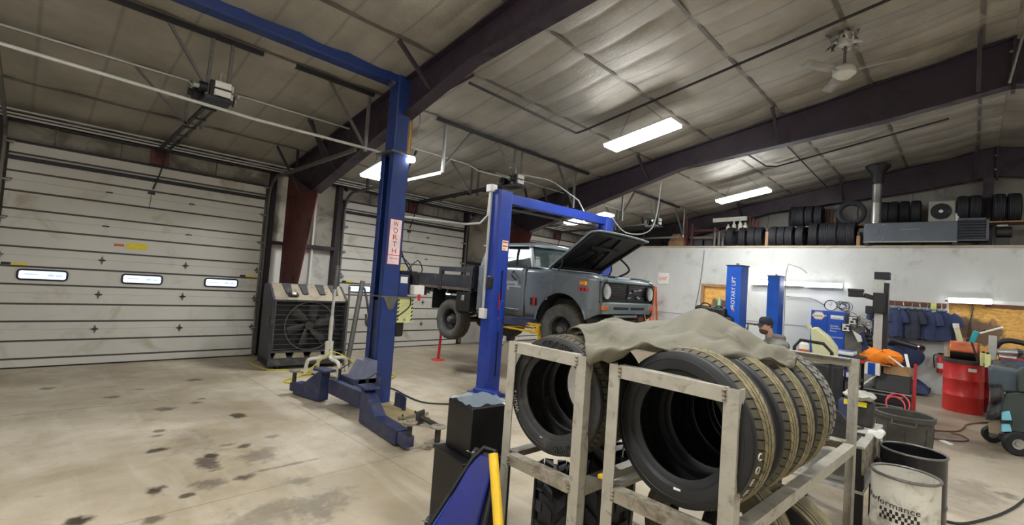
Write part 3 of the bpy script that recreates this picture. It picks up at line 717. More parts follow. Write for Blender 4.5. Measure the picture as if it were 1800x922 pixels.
for p in ((3.12, 5.42), (3.1, 6.12)):
    MB().cyl((p[0], p[1], .33), (p[0], p[1], .47), .02, n=8).cyl((p[0], p[1], .46), (p[0] + .2, p[1] + .1, .52), .008, n=6).build('arm_lock_pin', M['dark_steel'], cg)
bp = MB().bb(3.25, 3.75, 4.9, 6.15, .0, .02).build('base_plate', mat('dusty_tan_plate', (166, 150, 112), 0.75, 0.1, 0.15, 8), L1, smooth=0)
ab = MB()
for x, y in ((3.62, 5.05), (3.65, 5.35), (3.68, 5.6), (3.4, 5.0)): ab.cyl((x, y, .02), (x, y, .035), .028, n=6).cyl((x, y, .035), (x, y, .085), .011, n=8)
ab.build('anchor_bolt', M['iron'], bp)
MB().bb(3.35, 3.78, 4.98, 5.02, .02, .06).build('plate_edge', M['rack_rusty'], bp, smooth=0)
MB().prism([V(3.66, 5.60, .02), V(3.66, 5.35, .02), V(3.66, 5.35, .17), V(3.66, 5.40, .2), V(3.66, 5.60, .2)], (.02, 0, 0)).build('column_foot', M['lift_blue_dark'], bp, smooth=0)
# power unit on the shelf
MB().bb(CX - .14, CX + .42, CY - .17, CY + .12, 1.47, 1.49).prism([V(CX - .1, CY - .17, 1.47), V(CX + .12, CY - .17, 1.47), V(CX + .05, CY - .17, 1.30), V(CX - .02, CY - .17, 1.30)], (0, .02, 0)).build('shelf', M['galv_dark'], L1, smooth=0)
pu = MB().bb(CX + .13, CX + .29, CY - .15, CY + .1, 1.49, 1.80).build('power_unit', M['lift_blue'], L1, bevel=.01)
MB().bb(CX + .155, CX + .27, CY - .153, CY - .15, 1.68, 1.77).build('rating_plate', M['white_soft'], pu, smooth=0)
MB().bb(CX + .2, CX + .48, CY - .08, CY + .1, 1.80, 1.86).cyl((CX + .34, CY - .02, 1.52), (CX + .34, CY - .02, 1.8), .07, n=14).bb(CX + .38, CX + .5, CY - .12, CY + .04, 1.66, 1.83).build('motor', M['black'], pu, bevel=.01)
MB().bb(CX + .36, CX + .54, CY - .2, CY - .05, 1.52, 1.66).build('valve_block', M['white_soft'], pu, bevel=.012)
MB().bb(CX + .43, CX + .475, CY - .205, CY - .2, 1.44, 1.53).build('release_handle', M['red'], pu)
MB().lathe([(.001, .0), (.10, 0), (.105, .04), (.105, .5), (.001, .5)], (CX + .22, CY - .02, .92), n=20).build('oil_tank', M['black'], pu)
nt = MB().bb(CX + .14, CX + .40, CY - .145, CY - .14, 1.12, 1.47)
nt.mat(1)
for k in range(6):
    for xx in (CX + .14, CX + .37): nt.prism([V(xx, CY - .147, 1.14 + k * .055), V(xx + .03, CY - .147, 1.16 + k * .055), V(xx + .03, CY - .147, 1.185 + k * .055), V(xx, CY - .147, 1.165 + k * .055)], (0, .001, 0))
nt.mat(2).cyl((CX + .27, CY - .147, 1.16), (CX + .27, CY - .146, 1.16), .022, n=12)
for k in range(5): nt.bb(CX + .19, CX + .34, CY - .1465, CY - .1455, 1.25 + k * .035, 1.253 + k * .035)
nt.build('caution_placard', [M['lime'], M['black_ink'], M['grey_ink']], pu, smooth=0)
h = MB()
h.tube([(CX + .13, CY - .1, 2.2), (CX + .2, CY - .14, 2.0), (CX + .38, CY - .16, 1.75), (CX + .42, CY - .16, 1.6)], .012, 6, smooth=6)
h.tube([(CX + .13, CY - .05, 2.1), (CX + .3, CY - .12, 1.95), (CX + .36, CY - .16, 1.72)], .008, 6, smooth=6)
h.tube([(CX + .24, CY - .16, 1.85), (CX + .4, CY - .16, 2.02), (CX + .5, CY - .16, 1.9), (CX + .48, CY - .12, 1.8)], .009, 6, smooth=6)
h.tube([(CX + .34, CY - .16, 1.47), (CX + .3, CY - .2, 1.35), (CX + .12, CY - .18, 1.2)], .009, 6, smooth=6)
h.build('hydraulic_hose', M['black'], pu)
q = MB()
for k, (dx, mm) in enumerate(((.135, 0), (.165, 1), (.185, 0))): q.mat(mm).tube([(CX + dx, CY - .06, 4.35), (CX + dx + .01, CY - .06, 3.5)], .01, 6)
q.mat(2).tube([(CX + .14, CY - .1, 4.4), (CX + .24, CY - .14, 4.25), (CX + .26, CY - .14, 3.9), (CX + .2, CY - .12, 3.5)], .009, 6, smooth=6)
q.build('lift_cable', [M['wood'], M['yellow'], M['galv']], L1)
MB().cyl((CX + .16, CY - .2, 3.44), (CX + .16, CY - .16, 3.44), .045, n=14).build('work_lamp', M['lamp'], L1)

# ---- loose adapters on the floor
def adapter(name, label): return thing(name, label, 'lift adapter', (0, 0, 0))
t = adapter('lift_adapter', 'round-topped steel lift adapter standing on a square foot, on the concrete'); c = fl(768, 782)
MB().bb(-.09, .09, -.09, .09, 0, .035).bb(-.18, -.07, .0, .1, 0, .04).build('foot_plate', M['rack_rusty'], t, local=True, bevel=.006)
MB().cyl((0, 0, .035), (0, 0, .19), .032, n=14).build('stem', M['iron'], t, local=True)
MB().cyl((0, 0, .19), (0, 0, .205), .085, n=20).build('pad', M['rack_rusty'], t, local=True)
t.location = c; t.rotation_euler = (0, 0, .5)
t = adapter('lift_adapter', 'steel lift adapter lying on its side beside the lift base plate'); c = fl(738, 745)
MB().bb(-.02, .015, -.08, .08, -.08, .08).build('square_plate', M['iron'], t, local=True, bevel=.012)
MB().cyl((.015, 0, 0), (.24, 0, -.055), .03, n=14).build('stem', M['iron'], t, local=True)
t.location = c + V(0, 0, .084); t.rotation_euler = (0, 0, -1.2)

# ================================================================== LIFT UNDER THE TRUCK (second bay)
NX, NY = 5.30, 5.52
L2 = thing('two_post_lift', 'bright blue two-post lift carrying the grey truck', 'vehicle lift', (NX, NY, 0))
def post2(x, y, s):
    pts = [(-.15, -.10), (-.15, .10), (-.11, .13), (.14, .13), (.15, .12), (.15, .06), (.10, .06), (.10, -.06), (.15, -.06), (.15, -.12), (.14, -.13), (-.11, -.13)]
    c = MB().prism([V(x + s * a, y + bb, 0) for a, bb in pts], (0, 0, 3.26))
    return c.build('column', M['lift_blue_bright'], L2, bevel=.004)
p2 = post2(NX, NY, 1); post2(8.22, NY - .1, -1)
MB().bb(NX - .2, NX + .2, NY - .3, NY + .25, 0, .02).build('base_plate', M['lift_blue_bright'], L2, smooth=0)
MB().bb(8.0, 8.4, NY - .4, NY + .15, 0, .02).build('base_plate', M['lift_blue_bright'], L2, smooth=0)
cb = MB()
cb.prism([V(NX + .15, NY - .08, 3.24), V(NX + .15, NY + .06, 3.24), V(8.07, NY - .04, 3.26), V(8.07, NY - .18, 3.26)][::-1], (0, 0, -.16))
cb.build('crossbar', M['lift_blue_bright'], L2, bevel=.004)
MB().bar((NX + .15, NY + .2, 3.04), (8.1, NY + .1, 3.06), .05, .03).build('shutoff_bar', M['galv_dark'], L2, smooth=0)
fy = NY - .1325
MB().bb(NX + .02, NX + .035, fy - .012, fy, .3, 1.98).build('column_slot', M['black'], p2, smooth=0)
MB().bb(NX - .01, NX + .006, fy - .008, fy, 1.35, 1.62).build('lock_indicator', M['red'], p2, smooth=0)
wl = MB().bb(NX - .02, NX + .11, fy - .003, fy, 2.30, 2.46)
wl.mat(1).bb(NX - .01, NX + .1, fy - .0045, fy - .003, 2.42, 2.44).bb(NX - .01, NX + .1, fy - .0045, fy - .003, 2.36, 2.38).bb(NX - .01, NX + .05, fy - .0045, fy - .003, 2.32, 2.33)
wl.build('warning_label', [mat('cream_label', (238, 222, 196), .5), M['red_ink']], p2, smooth=0)
wx = NX - .165
cd = MB().tube([(wx, NY + .05, 3.24), (wx, NY + .05, 1.5), (wx, NY + .05, 1.36)], .022, 8)
cd.build('conduit_riser', M['conduit'], p2)
MB().box((wx, NY + .05, 3.28), (.13, .13, .12)).build('junction_box', M['conduit'], p2, bevel=.01)
MB().box((wx - .0, NY + .03, 1.28), (.1, .13, .16)).build('switch_box', M['white_soft'], p2, bevel=.012)
MB().box((wx + .02, NY - .06, 1.78), (.1, .1, .2)).build('control_handle', M['black'], p2, bevel=.02)
MB().prism([V(NX - .01, fy - .002, 1.2), V(NX + .03, fy - .002, 1.2), V(NX + .045, fy - .002, 1.32)], (0, -.003, 0)).build('torn_tag', M['orange'], p2, smooth=0)
pipe([(3.70, 6.22, 2.66), (5.0, 6.0, 2.70), (5.1, 5.75, 2.72), (5.135, 5.62, 2.85), (5.135, 5.60, 3.24)], .018, 'grey conduit running from the second door area to the near post of the truck lift', sm=0)
pipe([(6.7, 6.5, 3.95), (7.3, 6.3, 3.95), (7.45, 6.2, 3.9), (7.5, 5.6, 3.5), (7.5, 5.45, 3.27)], .013, 'bent grey conduit from the second door opener down to the lift crossbar', sm=0)
pipe([(8.2, 5.3, 3.3), (8.7, 5.2, 3.0), (9.4, 5.0, 3.2), (9.5, 4.9, 4.2)], .012, 'looping grey cable hanging between the lift crossbar and the roof frame', 'cable', sm=8)
for y, s in ((4.95, -1), (6.3, 1)):     # arms under the truck, near side and far side
    for xp, xt in ((NX + .12, 6.18), (8.1, 7.25)):
        m = MB().bar((xp, NY + s * .12, 1.18), (xt, y, 1.18), .13, .11); m.build('arm', M['lift_blue_dark'], L2, bevel=.006)
        MB().cyl((xt, y, 1.2), (xt, y, 1.33), .04, n=12).cyl((xt, y, 1.33), (xt, y, 1.36), .08, n=16).build('lift_pad', M['iron'], L2)
for x in (NX + .06, 8.16): MB().bb(x - .05, x + .05, NY - .15, NY + .05, 1.0, 1.5).build('carriage', M['lift_blue_bright'], L2, bevel=.008)
MB().bar((NX - .3, NY - .05, .09), (NX - .18, NY - .45, .09), .14, .12).build('floor_arm', M['lift_blue_bright'], L2, bevel=.01)

# ================================================================== LETTERED BLUE LIFT BY THE OFFICE WALL (third bay)
RX, RY = 9.3, 3.16
L3 = thing('two_post_lift', 'royal blue low two-post lift with white lettering on its post', 'vehicle lift', (RX, RY, 0))
def post3(x, y):
    ang = -.15
    q = Matrix.Rotation(ang, 3, 'Z')
    c = MB()
    for d, cc in (((.27, .015, 2.40), (0, -.13, 1.2)), ((.27, .015, 2.40), (0, .13, 1.2)), ((.015, .26, 2.40), (-.13, 0, 1.2)), ((.015, .09, 2.40), (.13, -.09, 1.2)), ((.015, .09, 2.40), (.13, .09, 1.2))):
        c.box(V(x, y, 0) + q @ V(cc), d, ang)
    o = c.build('column', M['lift_blue_pale'], L3, bevel=.004)
    MB().box((x, y, 2.41), (.3, .3, .02), ang).build('column_cap', M['lift_blue_dark'], L3, smooth=0)
    m = MB()
    for a in (-.06, 0, .05): m.cyl((x + a, y, 2.42), (x + a, y, 2.46), .012, n=8)
    m.build('cap_bolt', M['galv'], L3)
    MB().box((x, y, .01), (.45, .5, .02), ang).build('base_plate', M['lift_blue_pale'], L3, smooth=0)
    return o, q
o3, q3 = post3(RX, RY)
n = q3 @ V(-1, 0, 0)
# face toward the viewer: lettering reads upward
fx = V(RX, RY, 0) + q3 @ V(-.139, 0, 0)
side = q3 @ V(0, -1, 0)
tx = MB()
tx.text('ROTARY LIFT', fx + V(0, 0, 1.64) + side * .045, (0, 0, 1), -side, .105, .003, width=.56)
tx.mat(1).prism([fx + V(0, 0, 1.55) + side * .045, fx + V(0, 0, 1.61) + side * .02, fx + V(0, 0, 1.61) + side * -.005, fx + V(0, 0, 1.55) + side * .02], n * .003)
tx.mat(0).prism([fx + V(0, 0, 1.58) + side * .045, fx + V(0, 0, 1.63) + side * .02, fx + V(0, 0, 1.63) + side * -.02, fx + V(0, 0, 1.58) + side * .005], n * .003)
tx.build('lettering', [M['white_soft'], M['red_ink']], o3, smooth=0)
o3, q3 = post3(12.72, 3.42)
MB().bb(12.6, 12.68, 3.3, 3.5, .25, 1.9).build('column_track', M['silver'], o3, smooth=0)
MB().bb(12.66, 12.80, 3.26, 3.58, .5, .9).build('carriage', M['lift_blue_pale'], L3, bevel=.01)
MB().tube([(12.72, 3.2, .2), (12.72, 3.22, 2.5), (12.75, 3.18, 2.72), (12.72, 2.9, 2.62), (12.72, 2.78, 2.5)], .012, 6).build('air_line', M['conduit'], o3)
MB().bb(RX - .05, RX + .12, RY - .2, RY + .2, .2, .7).build('carriage', M['lift_blue_pale'], L3, bevel=.01)
for x, s in ((RX + .1, 1), (12.6, -1)):
    for d in (-1, 1):
        MB().bar((x, RY + .1 + d * .15, .17), (x + s * .75, RY + .1 + d * .8, .17), .12, .1).build('arm', M['lift_blue_pale'], L3, bevel=.008)

# ================================================================== TIRES
def tire_mesh(R, W, rb, style, pitches=64, n=72, seed=1, letter=None):
    """axis along local x, centre at origin; material slots: sidewall, tread"""
    rnd = random.Random(seed)
    m = MB(); h = R - rb; d = 0.013 if style == 'road' else (0.016 if style == 'allterrain' else 0.03)
    Rb = R - d
    prof = [(rb + .004, W * .30), (rb, W * .36), (rb + .012, W * .385), (rb + .03, W * .40), (rb + .3 * h, W * .475), (rb + .52 * h, W * .50), (rb + .72 * h, W * .49), (rb + .88 * h, W * .45), (Rb - .016, W * .42), (Rb - .002, W * .36), (Rb + .002, W * .18)]
    outer = prof + [(r, -x) for r, x in prof[::-1]]
    inner = [(rb + .004, -W * .30), (rb + .02, -W * .33), (rb + .35 * h, -W * .42), (rb + .7 * h, -W * .42), (Rb - .02, -W * .33), (Rb - .014, 0), (Rb - .02, W * .33), (rb + .7 * h, W * .42), (rb + .35 * h, W * .42), (rb + .02, W * .33)]
    m.lathe(outer + inner, axis=(1, 0, 0), n=n, closed=True)
    # raised ring on the sidewall
    for s in (-1, 1):
        m.lathe([(rb + .62 * h, s * W * .497), (rb + .63 * h, s * W * .507), (rb + .66 * h, s * W * .505), (rb + .67 * h, s * W * .49)], axis=(1, 0, 0), n=n)
    m.mat(1)
    def P(r, x, a): return V(x, r * math.cos(a), r * math.sin(a))
    def block(x0, x1, a0, a1, r, sk0=0.0, sk1=0.0, drop=0.0, k=2, low=None):
        lo = (low if low is not None else Rb - .004)
        vs = []; fs = []
        for i in range(k + 1):
            t = i / k; a = a0 + (a1 - a0) * t
            r0 = r - (drop if abs(x0) > abs(x1) else 0); r1 = r - (drop if abs(x1) > abs(x0) else 0)
            vs += [P(lo, x0, a + sk0), P(r0, x0, a + sk0), P(r1, x1, a + sk1), P(lo, x1, a + sk1)]
        for i in range(k):
            b = 4 * i
            fs += [(b, b + 4, b + 5, b + 1), (b + 1, b + 5, b + 6, b + 2), (b + 2, b + 6, b + 7, b + 3)]
        fs += [(0, 1, 2, 3), (4 * k + 3, 4 * k + 2, 4 * k + 1, 4 * k)]
        m.add(vs, fs)
    da = 2 * PI / pitches
    if style == 'road':
        ribs = [(-.165, -.065), (-.034, .034), (.065, .165)]
        for p in range(pitches):
            a = p * da
            for s in (-1, 1):                      # wide shoulder blocks, then a narrow band
                m.mat(2); block(s * W * .20, s * W * .415, a + .08 * da, a + .90 * da, R - .002, 0, s * .25 * da, .024, low=Rb - .022); m.mat(1)
            for j, (u, v) in enumerate(ribs):
                if j == 1 and p % 2: pass
                block(W * u, W * v, a + .04 * da, a + (.93 if j != 1 else 1.0) * da, R, 0, (.5 if j != 1 else .0) * da * (1 if j == 0 else -1))
    elif style == 'rib':
        for u, v in ((-.40, -.27), (-.24, -.15), (-.125, -.04), (-.02, .06), (.085, .17), (.195, .27), (.29, .41)):
            m.lathe([(Rb - .004, W * u), (R - .012 * (abs(u + v) * 1.1) ** 2, W * u), (R - .012 * (abs(u + v) * 1.1) ** 2, W * v), (Rb - .004, W * v)], axis=(1, 0, 0), n=n)
    elif style == 'allterrain':
        for p in range(pitches):
            a = p * da; o = .5 * da * (p % 2)
            for s in (-1, 1):
                block(s * W * .24, s * W * (.43 + .04 * (p % 2)), a + .04 * da, a + .70 * da, R - .002, 0, s * .1 * da, .02)
                block(s * W * .07, s * W * .215, a + .1 * da + .3 * da * s, a + .8 * da + .3 * da * s, R, 0, s * .35 * da, 0)
                block(s * W * .47, s * W * .492, a + .1 * da, a + .6 * da, R - .03, 0, 0, .02, 1, R - .07)
            block(-W * .05, W * .05, a + .0 * da, a + .62 * da, R, .2 * da, -.2 * da)
    else:                                           # chunky off-road lugs in chevrons
        for p in range(pitches):
            a = p * da
            for s in (-1, 1):
                o = .5 * da * (s > 0)
                block(s * W * .06, s * W * .27, a + o, a + o + .55 * da, R, -.25 * da, .2 * da, 0, 2)
                block(s * W * .30, s * W * .50, a + o + .1 * da, a + o + .62 * da, R - .002, .05 * da, .35 * da, .03, 2, Rb - .03)
    if letter:
        m.mat(0)
        for a0 in letter[1]:
            m.text(letter[0], (-W * .5, 0, 0), (0, 1, 0), (0, 0, -1), letter[2], .006, bend=(rb + .44 * h, a0))
    return m

# ================================================================== THE TRUCK
TX, TY = 6.72, 5.9
TR = thing('pickup_truck', 'old blue-grey flatbed pickup with its hood raised, up on the blue lift', 'truck', (TX, TY, 0.64))
HW = .92                                             # half width
YF, YCOWL, YDOOR, YCAB, YBACK = 3.90, 5.12, 5.30, 6.36, 6.50
ARCH_Y, ARCH_Z, ARCH_R = 4.545, 1.19, .50
def side_x(z):
    """how far the skin stands out from the centre line at height z"""
    if z < 1.42: return HW - .035 * ((1.42 - z) / .2) ** 1.3
    if z < 1.86: return HW + .012 * math.sin((z - 1.42) / .44 * PI)
    return HW
def fender(s):
    m = MB(); rows = []
    ys = [YF + (YDOOR - .006 - YF) * i / 44 for i in range(45)]
    for y in ys:
        f = y - YF
        rr = .20; tuck = 0 if f > rr else rr * (1 - math.sqrt(max(0, 1 - ((rr - f) / rr) ** 2))) * .85
        da = abs(y - ARCH_Y)
        zb = 1.27 + (.0 if y > ARCH_Y else .16 * min(1, max(0, (ARCH_Y - .42 - y) / .25)) + .02)
        za = ARCH_Z + math.sqrt(max(0, ARCH_R ** 2 - da ** 2)) * 1.03 if da < ARCH_R else 0
        if da < ARCH_R: zb = max(zb if da > .47 else 0, za)
        ztop = 1.985 + .065 * min(1, f / 1.2) ** .8 - (.05 * (1 - min(1, f / .18)) ** 2)
        r = .075; col_ = []
        zs = [zb + (ztop - r - zb) * k / 8 for k in range(9)]
        for z in zs:
            lip = .014 if (da < ARCH_R + .02 and z - zb < .02) else 0
            col_.append(V(TX + s * (side_x(z) - tuck + lip), y, z))
        for k in range(1, 7):
            a = k / 6 * PI / 2
            col_.append(V(TX + s * (side_x(1.9) - tuck - r + r * math.cos(a)), y, ztop - r + r * math.sin(a)))
        col_.append(V(TX + s * max(.66, .62), y, ztop + .012)); col_.append(V(TX + s * .64, y, ztop - .03))
        rows.append(col_)
    m.rows(rows)
    # flared lip round the wheel opening and the dark inner liner
    lp = [V(TX + s * (HW + .006), ARCH_Y + ARCH_R * math.cos(a), ARCH_Z + ARCH_R * 1.03 * math.sin(a)) for a in [PI * (.03 + .88 * k / 20) for k in range(21)]]
    m.tube(lp, .014, 6)
    o = m.build('fender', M['truck'], TR, smooth=50, solid=.008)
    q = MB(); pr = [V(TX + s * .88, ARCH_Y + (ARCH_R - .01) * math.cos(a), ARCH_Z + (ARCH_R - .01) * 1.03 * math.sin(a)) for a in [PI * k / 16 for k in range(17)]]
    q.rows([pr, [V(TX + s * .45, p.y, p.z) for p in pr]]); q.prism([V(TX + s * .45, p.y, p.z) for p in pr], (s * .005, 0, 0))
    q.build('wheel_liner', M['dark_steel'], o)
    b = MB()
    xx = TX + s * (HW + .012)
    if s < 0:
        b.mat(0).bb(xx - .006, xx + .004, 5.02, 5.16, 1.46, 1.58); b.mat(1).bb(xx - .008, xx, 5.06, 5.10, 1.45, 1.61)
        b.build('side_emblem', [M['black'], M['red']], o, smooth=0)
        b = MB().bb(xx - .006, xx + .03, 4.06, 4.20, 1.83, 1.90); b.mat(1).bb(xx - .007, xx + .03, 4.07, 4.10, 1.84, 1.89).bb(xx - .007, xx + .03, 4.12, 4.19, 1.86, 1.87)
        b.build('marker_badge', [M['amber'], M['label_yellow']], o, smooth=0)
        b = MB().bb(xx - .006, xx + .03, 4.04, 4.22, 1.755, 1.80); b.mat(1).bb(xx - .008, xx + .03, 4.09, 4.12, 1.757, 1.798).bb(xx - .008, xx + .03, 4.15, 4.18, 1.757, 1.798)
        b.build('badge', [M['red'], M['black']], o, smooth=0)
    return o
fender(-1); fender(1)
def door(s):
    m = MB(); rows = []
    for y in [YDOOR + .006 + (YCAB - YDOOR) * i / 10 for i in range(11)]:
        zz = [1.25 + (2.0 - 1.25) * k / 10 for k in range(11)]
        rows.append([V(TX + s * (side_x(z) + .002), y, z) for z in zz] + [V(TX + s * (HW - .02), y, 2.045), V(TX + s * (HW - .07), y, 2.055)])
    o = m.rows(rows).build('door', M['truck'], TR, smooth=50, solid=.01)
    MB().tube([V(TX + s * (HW + .006), YDOOR, 1.26), V(TX + s * (HW + .012), YDOOR, 1.6), V(TX + s * (HW + .005), YDOOR, 2.03)], .006, 5).build('door_seam', M['dark_steel'], o)
    MB().tube([V(TX + s * (HW + .016), YDOOR + .10, 1.36), V(TX + s * (HW + .016), YCAB - .05, 1.36)], .006, 5).build('door_crease', M['truck'], o)
    MB().bb(*sorted((TX + s * (HW + .01), TX + s * (HW + .035))), YCAB - .22, YCAB - .08, 1.86, 1.89).build('door_handle', M['chrome'], o, bevel=.006)
    # mirror arm folded beside the window
    MB().tube([V(TX + s * (HW), YDOOR + .28, 2.0), V(TX + s * (HW + .1), YDOOR + .24, 1.93), V(TX + s * (HW + .02), YDOOR + .2, 1.84)], .012, 6, smooth=4).build('mirror_arm', M['black'], o)
    if s < 0:
        q = MB(); xx = TX - HW - .016
        q.box((xx, 5.62, 1.80), (.004, .26, .05)).box((xx, 5.55, 1.74), (.004, .32, .03)).ball((xx, 5.50, 1.80), .05, .1, 1, .9).cyl((xx - .004, 5.68, 1.70), (xx, 5.68, 1.70), .03, n=10).box((xx, 5.6, 1.60), (.004, .2, .012))
        q.build('door_decal', M['grey_ink'], o, smooth=0)
    return o
door(-1); door(1)
# rocker, cab floor and rear cab wall
MB().bb(TX - HW + .04, TX + HW - .04, YDOOR - .2, YBACK, 1.20, 1.27).build('sill', M['truck'], TR, smooth=0)
m = MB().bb(TX - HW + .01, TX + HW - .01, YCAB, YBACK, 1.25, 2.06)
m.build('cab_back', M['truck'], TR, bevel=.02)
# cowl and firewall
m = MB()
m.rows([[V(TX + (HW - .03) * (i / 12 * 2 - 1), y - .06 * math.cos((i / 12 * 2 - 1) * PI / 2), z) for i in range(13)] for y, z in ((4.98, 2.06), (5.20, 2.085), (5.30, 2.09))])
m.build('cowl', M['truck_pale'], TR, solid=.01)
MB().bb(TX - .64, TX + .64, 5.02, 5.06, 1.3, 2.05).build('firewall', M['dark_steel'], TR, smooth=0)
# greenhouse
def rail(pts, r, mm, name, par=None, sm=4): return MB().tube(pts, r, 8, smooth=sm).build(name, M[mm], par or TR)
ZB, ZR = 2.06, 2.44
for s in (-1, 1):
    A0, A1 = V(TX + s * .86, 5.20, ZB), V(TX + s * .74, 5.40, ZR)
    MB().bar(A0, A1, .06, .05, (1, 0, 0)).build('front_pillar', M['truck'], TR, bevel=.012)
    MB().prism([V(TX + s * .88, 6.26, ZB), V(TX + s * .88, YBACK, ZB), V(TX + s * .76, YBACK - .04, ZR), V(TX + s * .76, 6.24, ZR)], (-s * .05, 0, 0)).build('rear_pillar', M['truck'], TR, bevel=.01)
    MB().bar(V(TX + s * .875, 5.60, ZB), V(TX + s * .765, 5.66, ZR - .01), .018, .022).bar(V(TX + s * .87, 5.27, ZB + .01), V(TX + s * .87, 6.28, ZB + .01), .03, .025).build('vent_window_bar', M['dark_steel'], TR, smooth=0)
    MB().prism([V(TX + s * .865, 5.24, ZB), V(TX + s * .865, 6.28, ZB), V(TX + s * .755, 6.26, ZR), V(TX + s * .745, 5.42, ZR)], (-s * .004, 0, 0)).build('side_window', M['glass'], TR, smooth=0)
rf = MB(); rr = []
for j in range(11):
    y = 5.34 + (YBACK + .02 - 5.34) * j / 10; e = min(1, min(j, 10 - j) / 2.2)
    rr.append([V(TX + (i / 14 * 2 - 1) * (.80 - .03 * (1 - e)), y - (.05 * (1 - (i / 14 * 2 - 1) ** 2) if j < 3 else 0), ZR + (.085 * e ** .6) * (1 - abs(i / 14 * 2 - 1) ** 3.2)) for i in range(15)])
rf.rows(rr)
ro = rf.build('roof', M['truck'], TR, smooth=60, solid=.03)
rail([V(TX - .82, YBACK, ZR - .005), V(TX - .815, 5.6, ZR - .005), V(TX - .78, 5.38, ZR - .005), V(TX - .5, 5.32, ZR), V(TX + .5, 5.32, ZR), V(TX + .78, 5.38, ZR - .005), V(TX + .815, 5.6, ZR - .005), V(TX + .82, YBACK, ZR - .005)], .013, 'truck_pale', 'drip_rail', ro)
ws = MB(); rr = []
for j in range(5):
    t = j / 4
    rr.append([V(TX + (i / 12 * 2 - 1) * (.84 - .11 * t), 5.20 + .19 * t - .07 * (1 - (i / 12 * 2 - 1) ** 2), ZB + .02 + (ZR - ZB - .03) * t) for i in range(13)])
wso = ws.rows(rr).build('windshield', M['glass'], TR)
loop = [p - V(0, .006, 0) for p in rr[0]] + [r[-1] - V(0, .006, 0) for r in rr[1:-1]] + [p - V(0, .006, 0) for p in rr[-1][::-1]] + [r[0] - V(0, .006, 0) for r in rr[1:-1][::-1]]
MB().tube(loop, .016, 6, True).build('windshield_seal', M['black'], wso)
for dx in (-.35, .2): MB().tube([V(TX + dx, 5.11, 2.10), V(TX + dx + .12, 5.13, 2.16), V(TX + dx + .33, 5.16, 2.14)], .007, 5).build('wiper', M['black'], wso)
MB().bb(TX - .62, TX + .62, YBACK - .03, YBACK - .025, 2.1, 2.38).build('rear_window', M['glass'], TR, smooth=0)
MB().bb(TX - .7, TX + .7, YBACK - .05, YBACK, 2.06, 2.11).bb(TX - .76, TX + .76, YBACK - .05, YBACK, 2.37, ZR + .02).build('rear_header', M['truck'], TR, smooth=0)
st = MB().bb(TX - .72, TX + .72, 5.95, 6.3, 1.55, 1.72).bb(TX - .72, TX + .72, 6.22, 6.34, 1.70, 2.14)
st.build('bench_seat', M['dark_steel'], TR, bevel=.03)
MB().bb(TX - .78, TX + .78, 5.16, 5.36, 1.85, 2.07).build('dashboard', M['dark_steel'], TR, bevel=.03)
MB().tube(arc((TX + .38, 5.55, 2.05), .2, 0, 2 * PI, 24, (1, 0, 0), (0, -.35, .94))[:-1], .013, 6, True).bar((TX + .38, 5.55, 2.05), (TX + .38, 5.3, 1.9), .03, .03).build('steering_wheel', M['black'], TR)
MB().ball((TX - .45, 5.1, 2.115), .03, 1.2, 1, .8).cyl((TX - .45, 5.1, 2.06), (TX - .45, 5.1, 2.1), .01, n=8).build('cowl_mirror', M['chrome'], TR)
# hood, raised
hy0, hz0, hy1, hz1 = 5.00, 2.09, 4.07, 2.70
def hoodp(u, v, off=0.0):
    """u across -1..1, v from hinge 0 to tip 1, off along the outward normal"""
    w = .70 + .12 * v - .05 * max(0, v - .9) * 10 * abs(u) ** 6
    bow = .03 * (1 - u * u)
    y = hy0 + (hy1 - hy0) * v; z = hz0 + (hz1 - hz0) * v
    nx, ny, nz = 0, (hz1 - hz0), (hy0 - hy1); L = math.hypot(ny, nz)
    o = bow + off - .045 * max(0, (v - .93) / .07) ** 2
    return V(TX + u * w, y + ny / L * o, z + nz / L * o)
rr = [[hoodp(i / 16 * 2 - 1, j / 12) for i in range(17)] for j in range(13)]
ho = MB().rows(rr).build('hood', M['truck_pale'], TR, solid=.014)
edge = [hoodp(-1, j / 12) for j in range(13)] + [hoodp(i / 16 * 2 - 1, 1) for i in range(17)][1:-1] + [hoodp(1, 1 - j / 12) for j in range(13)]
MB().tube(edge, .017, 6).build('hood_lip', M['truck_pale'], ho)
u = MB()
u.rows([[hoodp((i / 12 * 2 - 1) * .97, .03 + .94 * j / 8, -.014) for i in range(13)] for j in range(9)])
u.build('hood_lining', M['black_bed'], ho)
br = MB()
def brace(a, b, w=.05): br.bar(hoodp(*a, -.03), hoodp(*b, -.03), w, .03, (0, 1, 1))
brace((-.93, .94), (.93, .94)); brace((-.93, .06), (.93, .06)); brace((-.93, .06), (-.93, .94)); brace((.93, .06), (.93, .94)); brace((-.6, .06), (-.15, .9)); brace((.6, .06), (.15, .9)); brace((0, .06), (0, .5)); brace((-.5, .62), (.5, .62))
br.build('hood_brace', M['dark_steel'], ho, bevel=.006)
for u0 in (-.42, .12): MB().rows([[hoodp(u0 + .3 * i / 4, .18 + .32 * j / 4, -.024) for i in range(5)] for j in range(5)]).build('hood_insulation', M['iron'], ho, solid=.01)
for s in (-1, 1):
    MB().tube([V(TX + s * .70, 5.02, 2.03), V(TX + s * .72, 4.86, 2.16), hoodp(s * .95, .16)], .014, 6).tube([V(TX + s * .74, 4.78, 2.04), V(TX + s * .73, 4.72, 2.14), hoodp(s * .97, .30)], .012, 6).build('hood_hinge', M['black'], TR)
MB().tube([V(TX + .60, 4.5, 2.02), V(TX + .72, 4.35, 2.16), V(TX + .70, 4.55, 2.36), hoodp(.8, .42, -.03)], .018, 6, smooth=5).build('hood_spring', M['black'], TR)
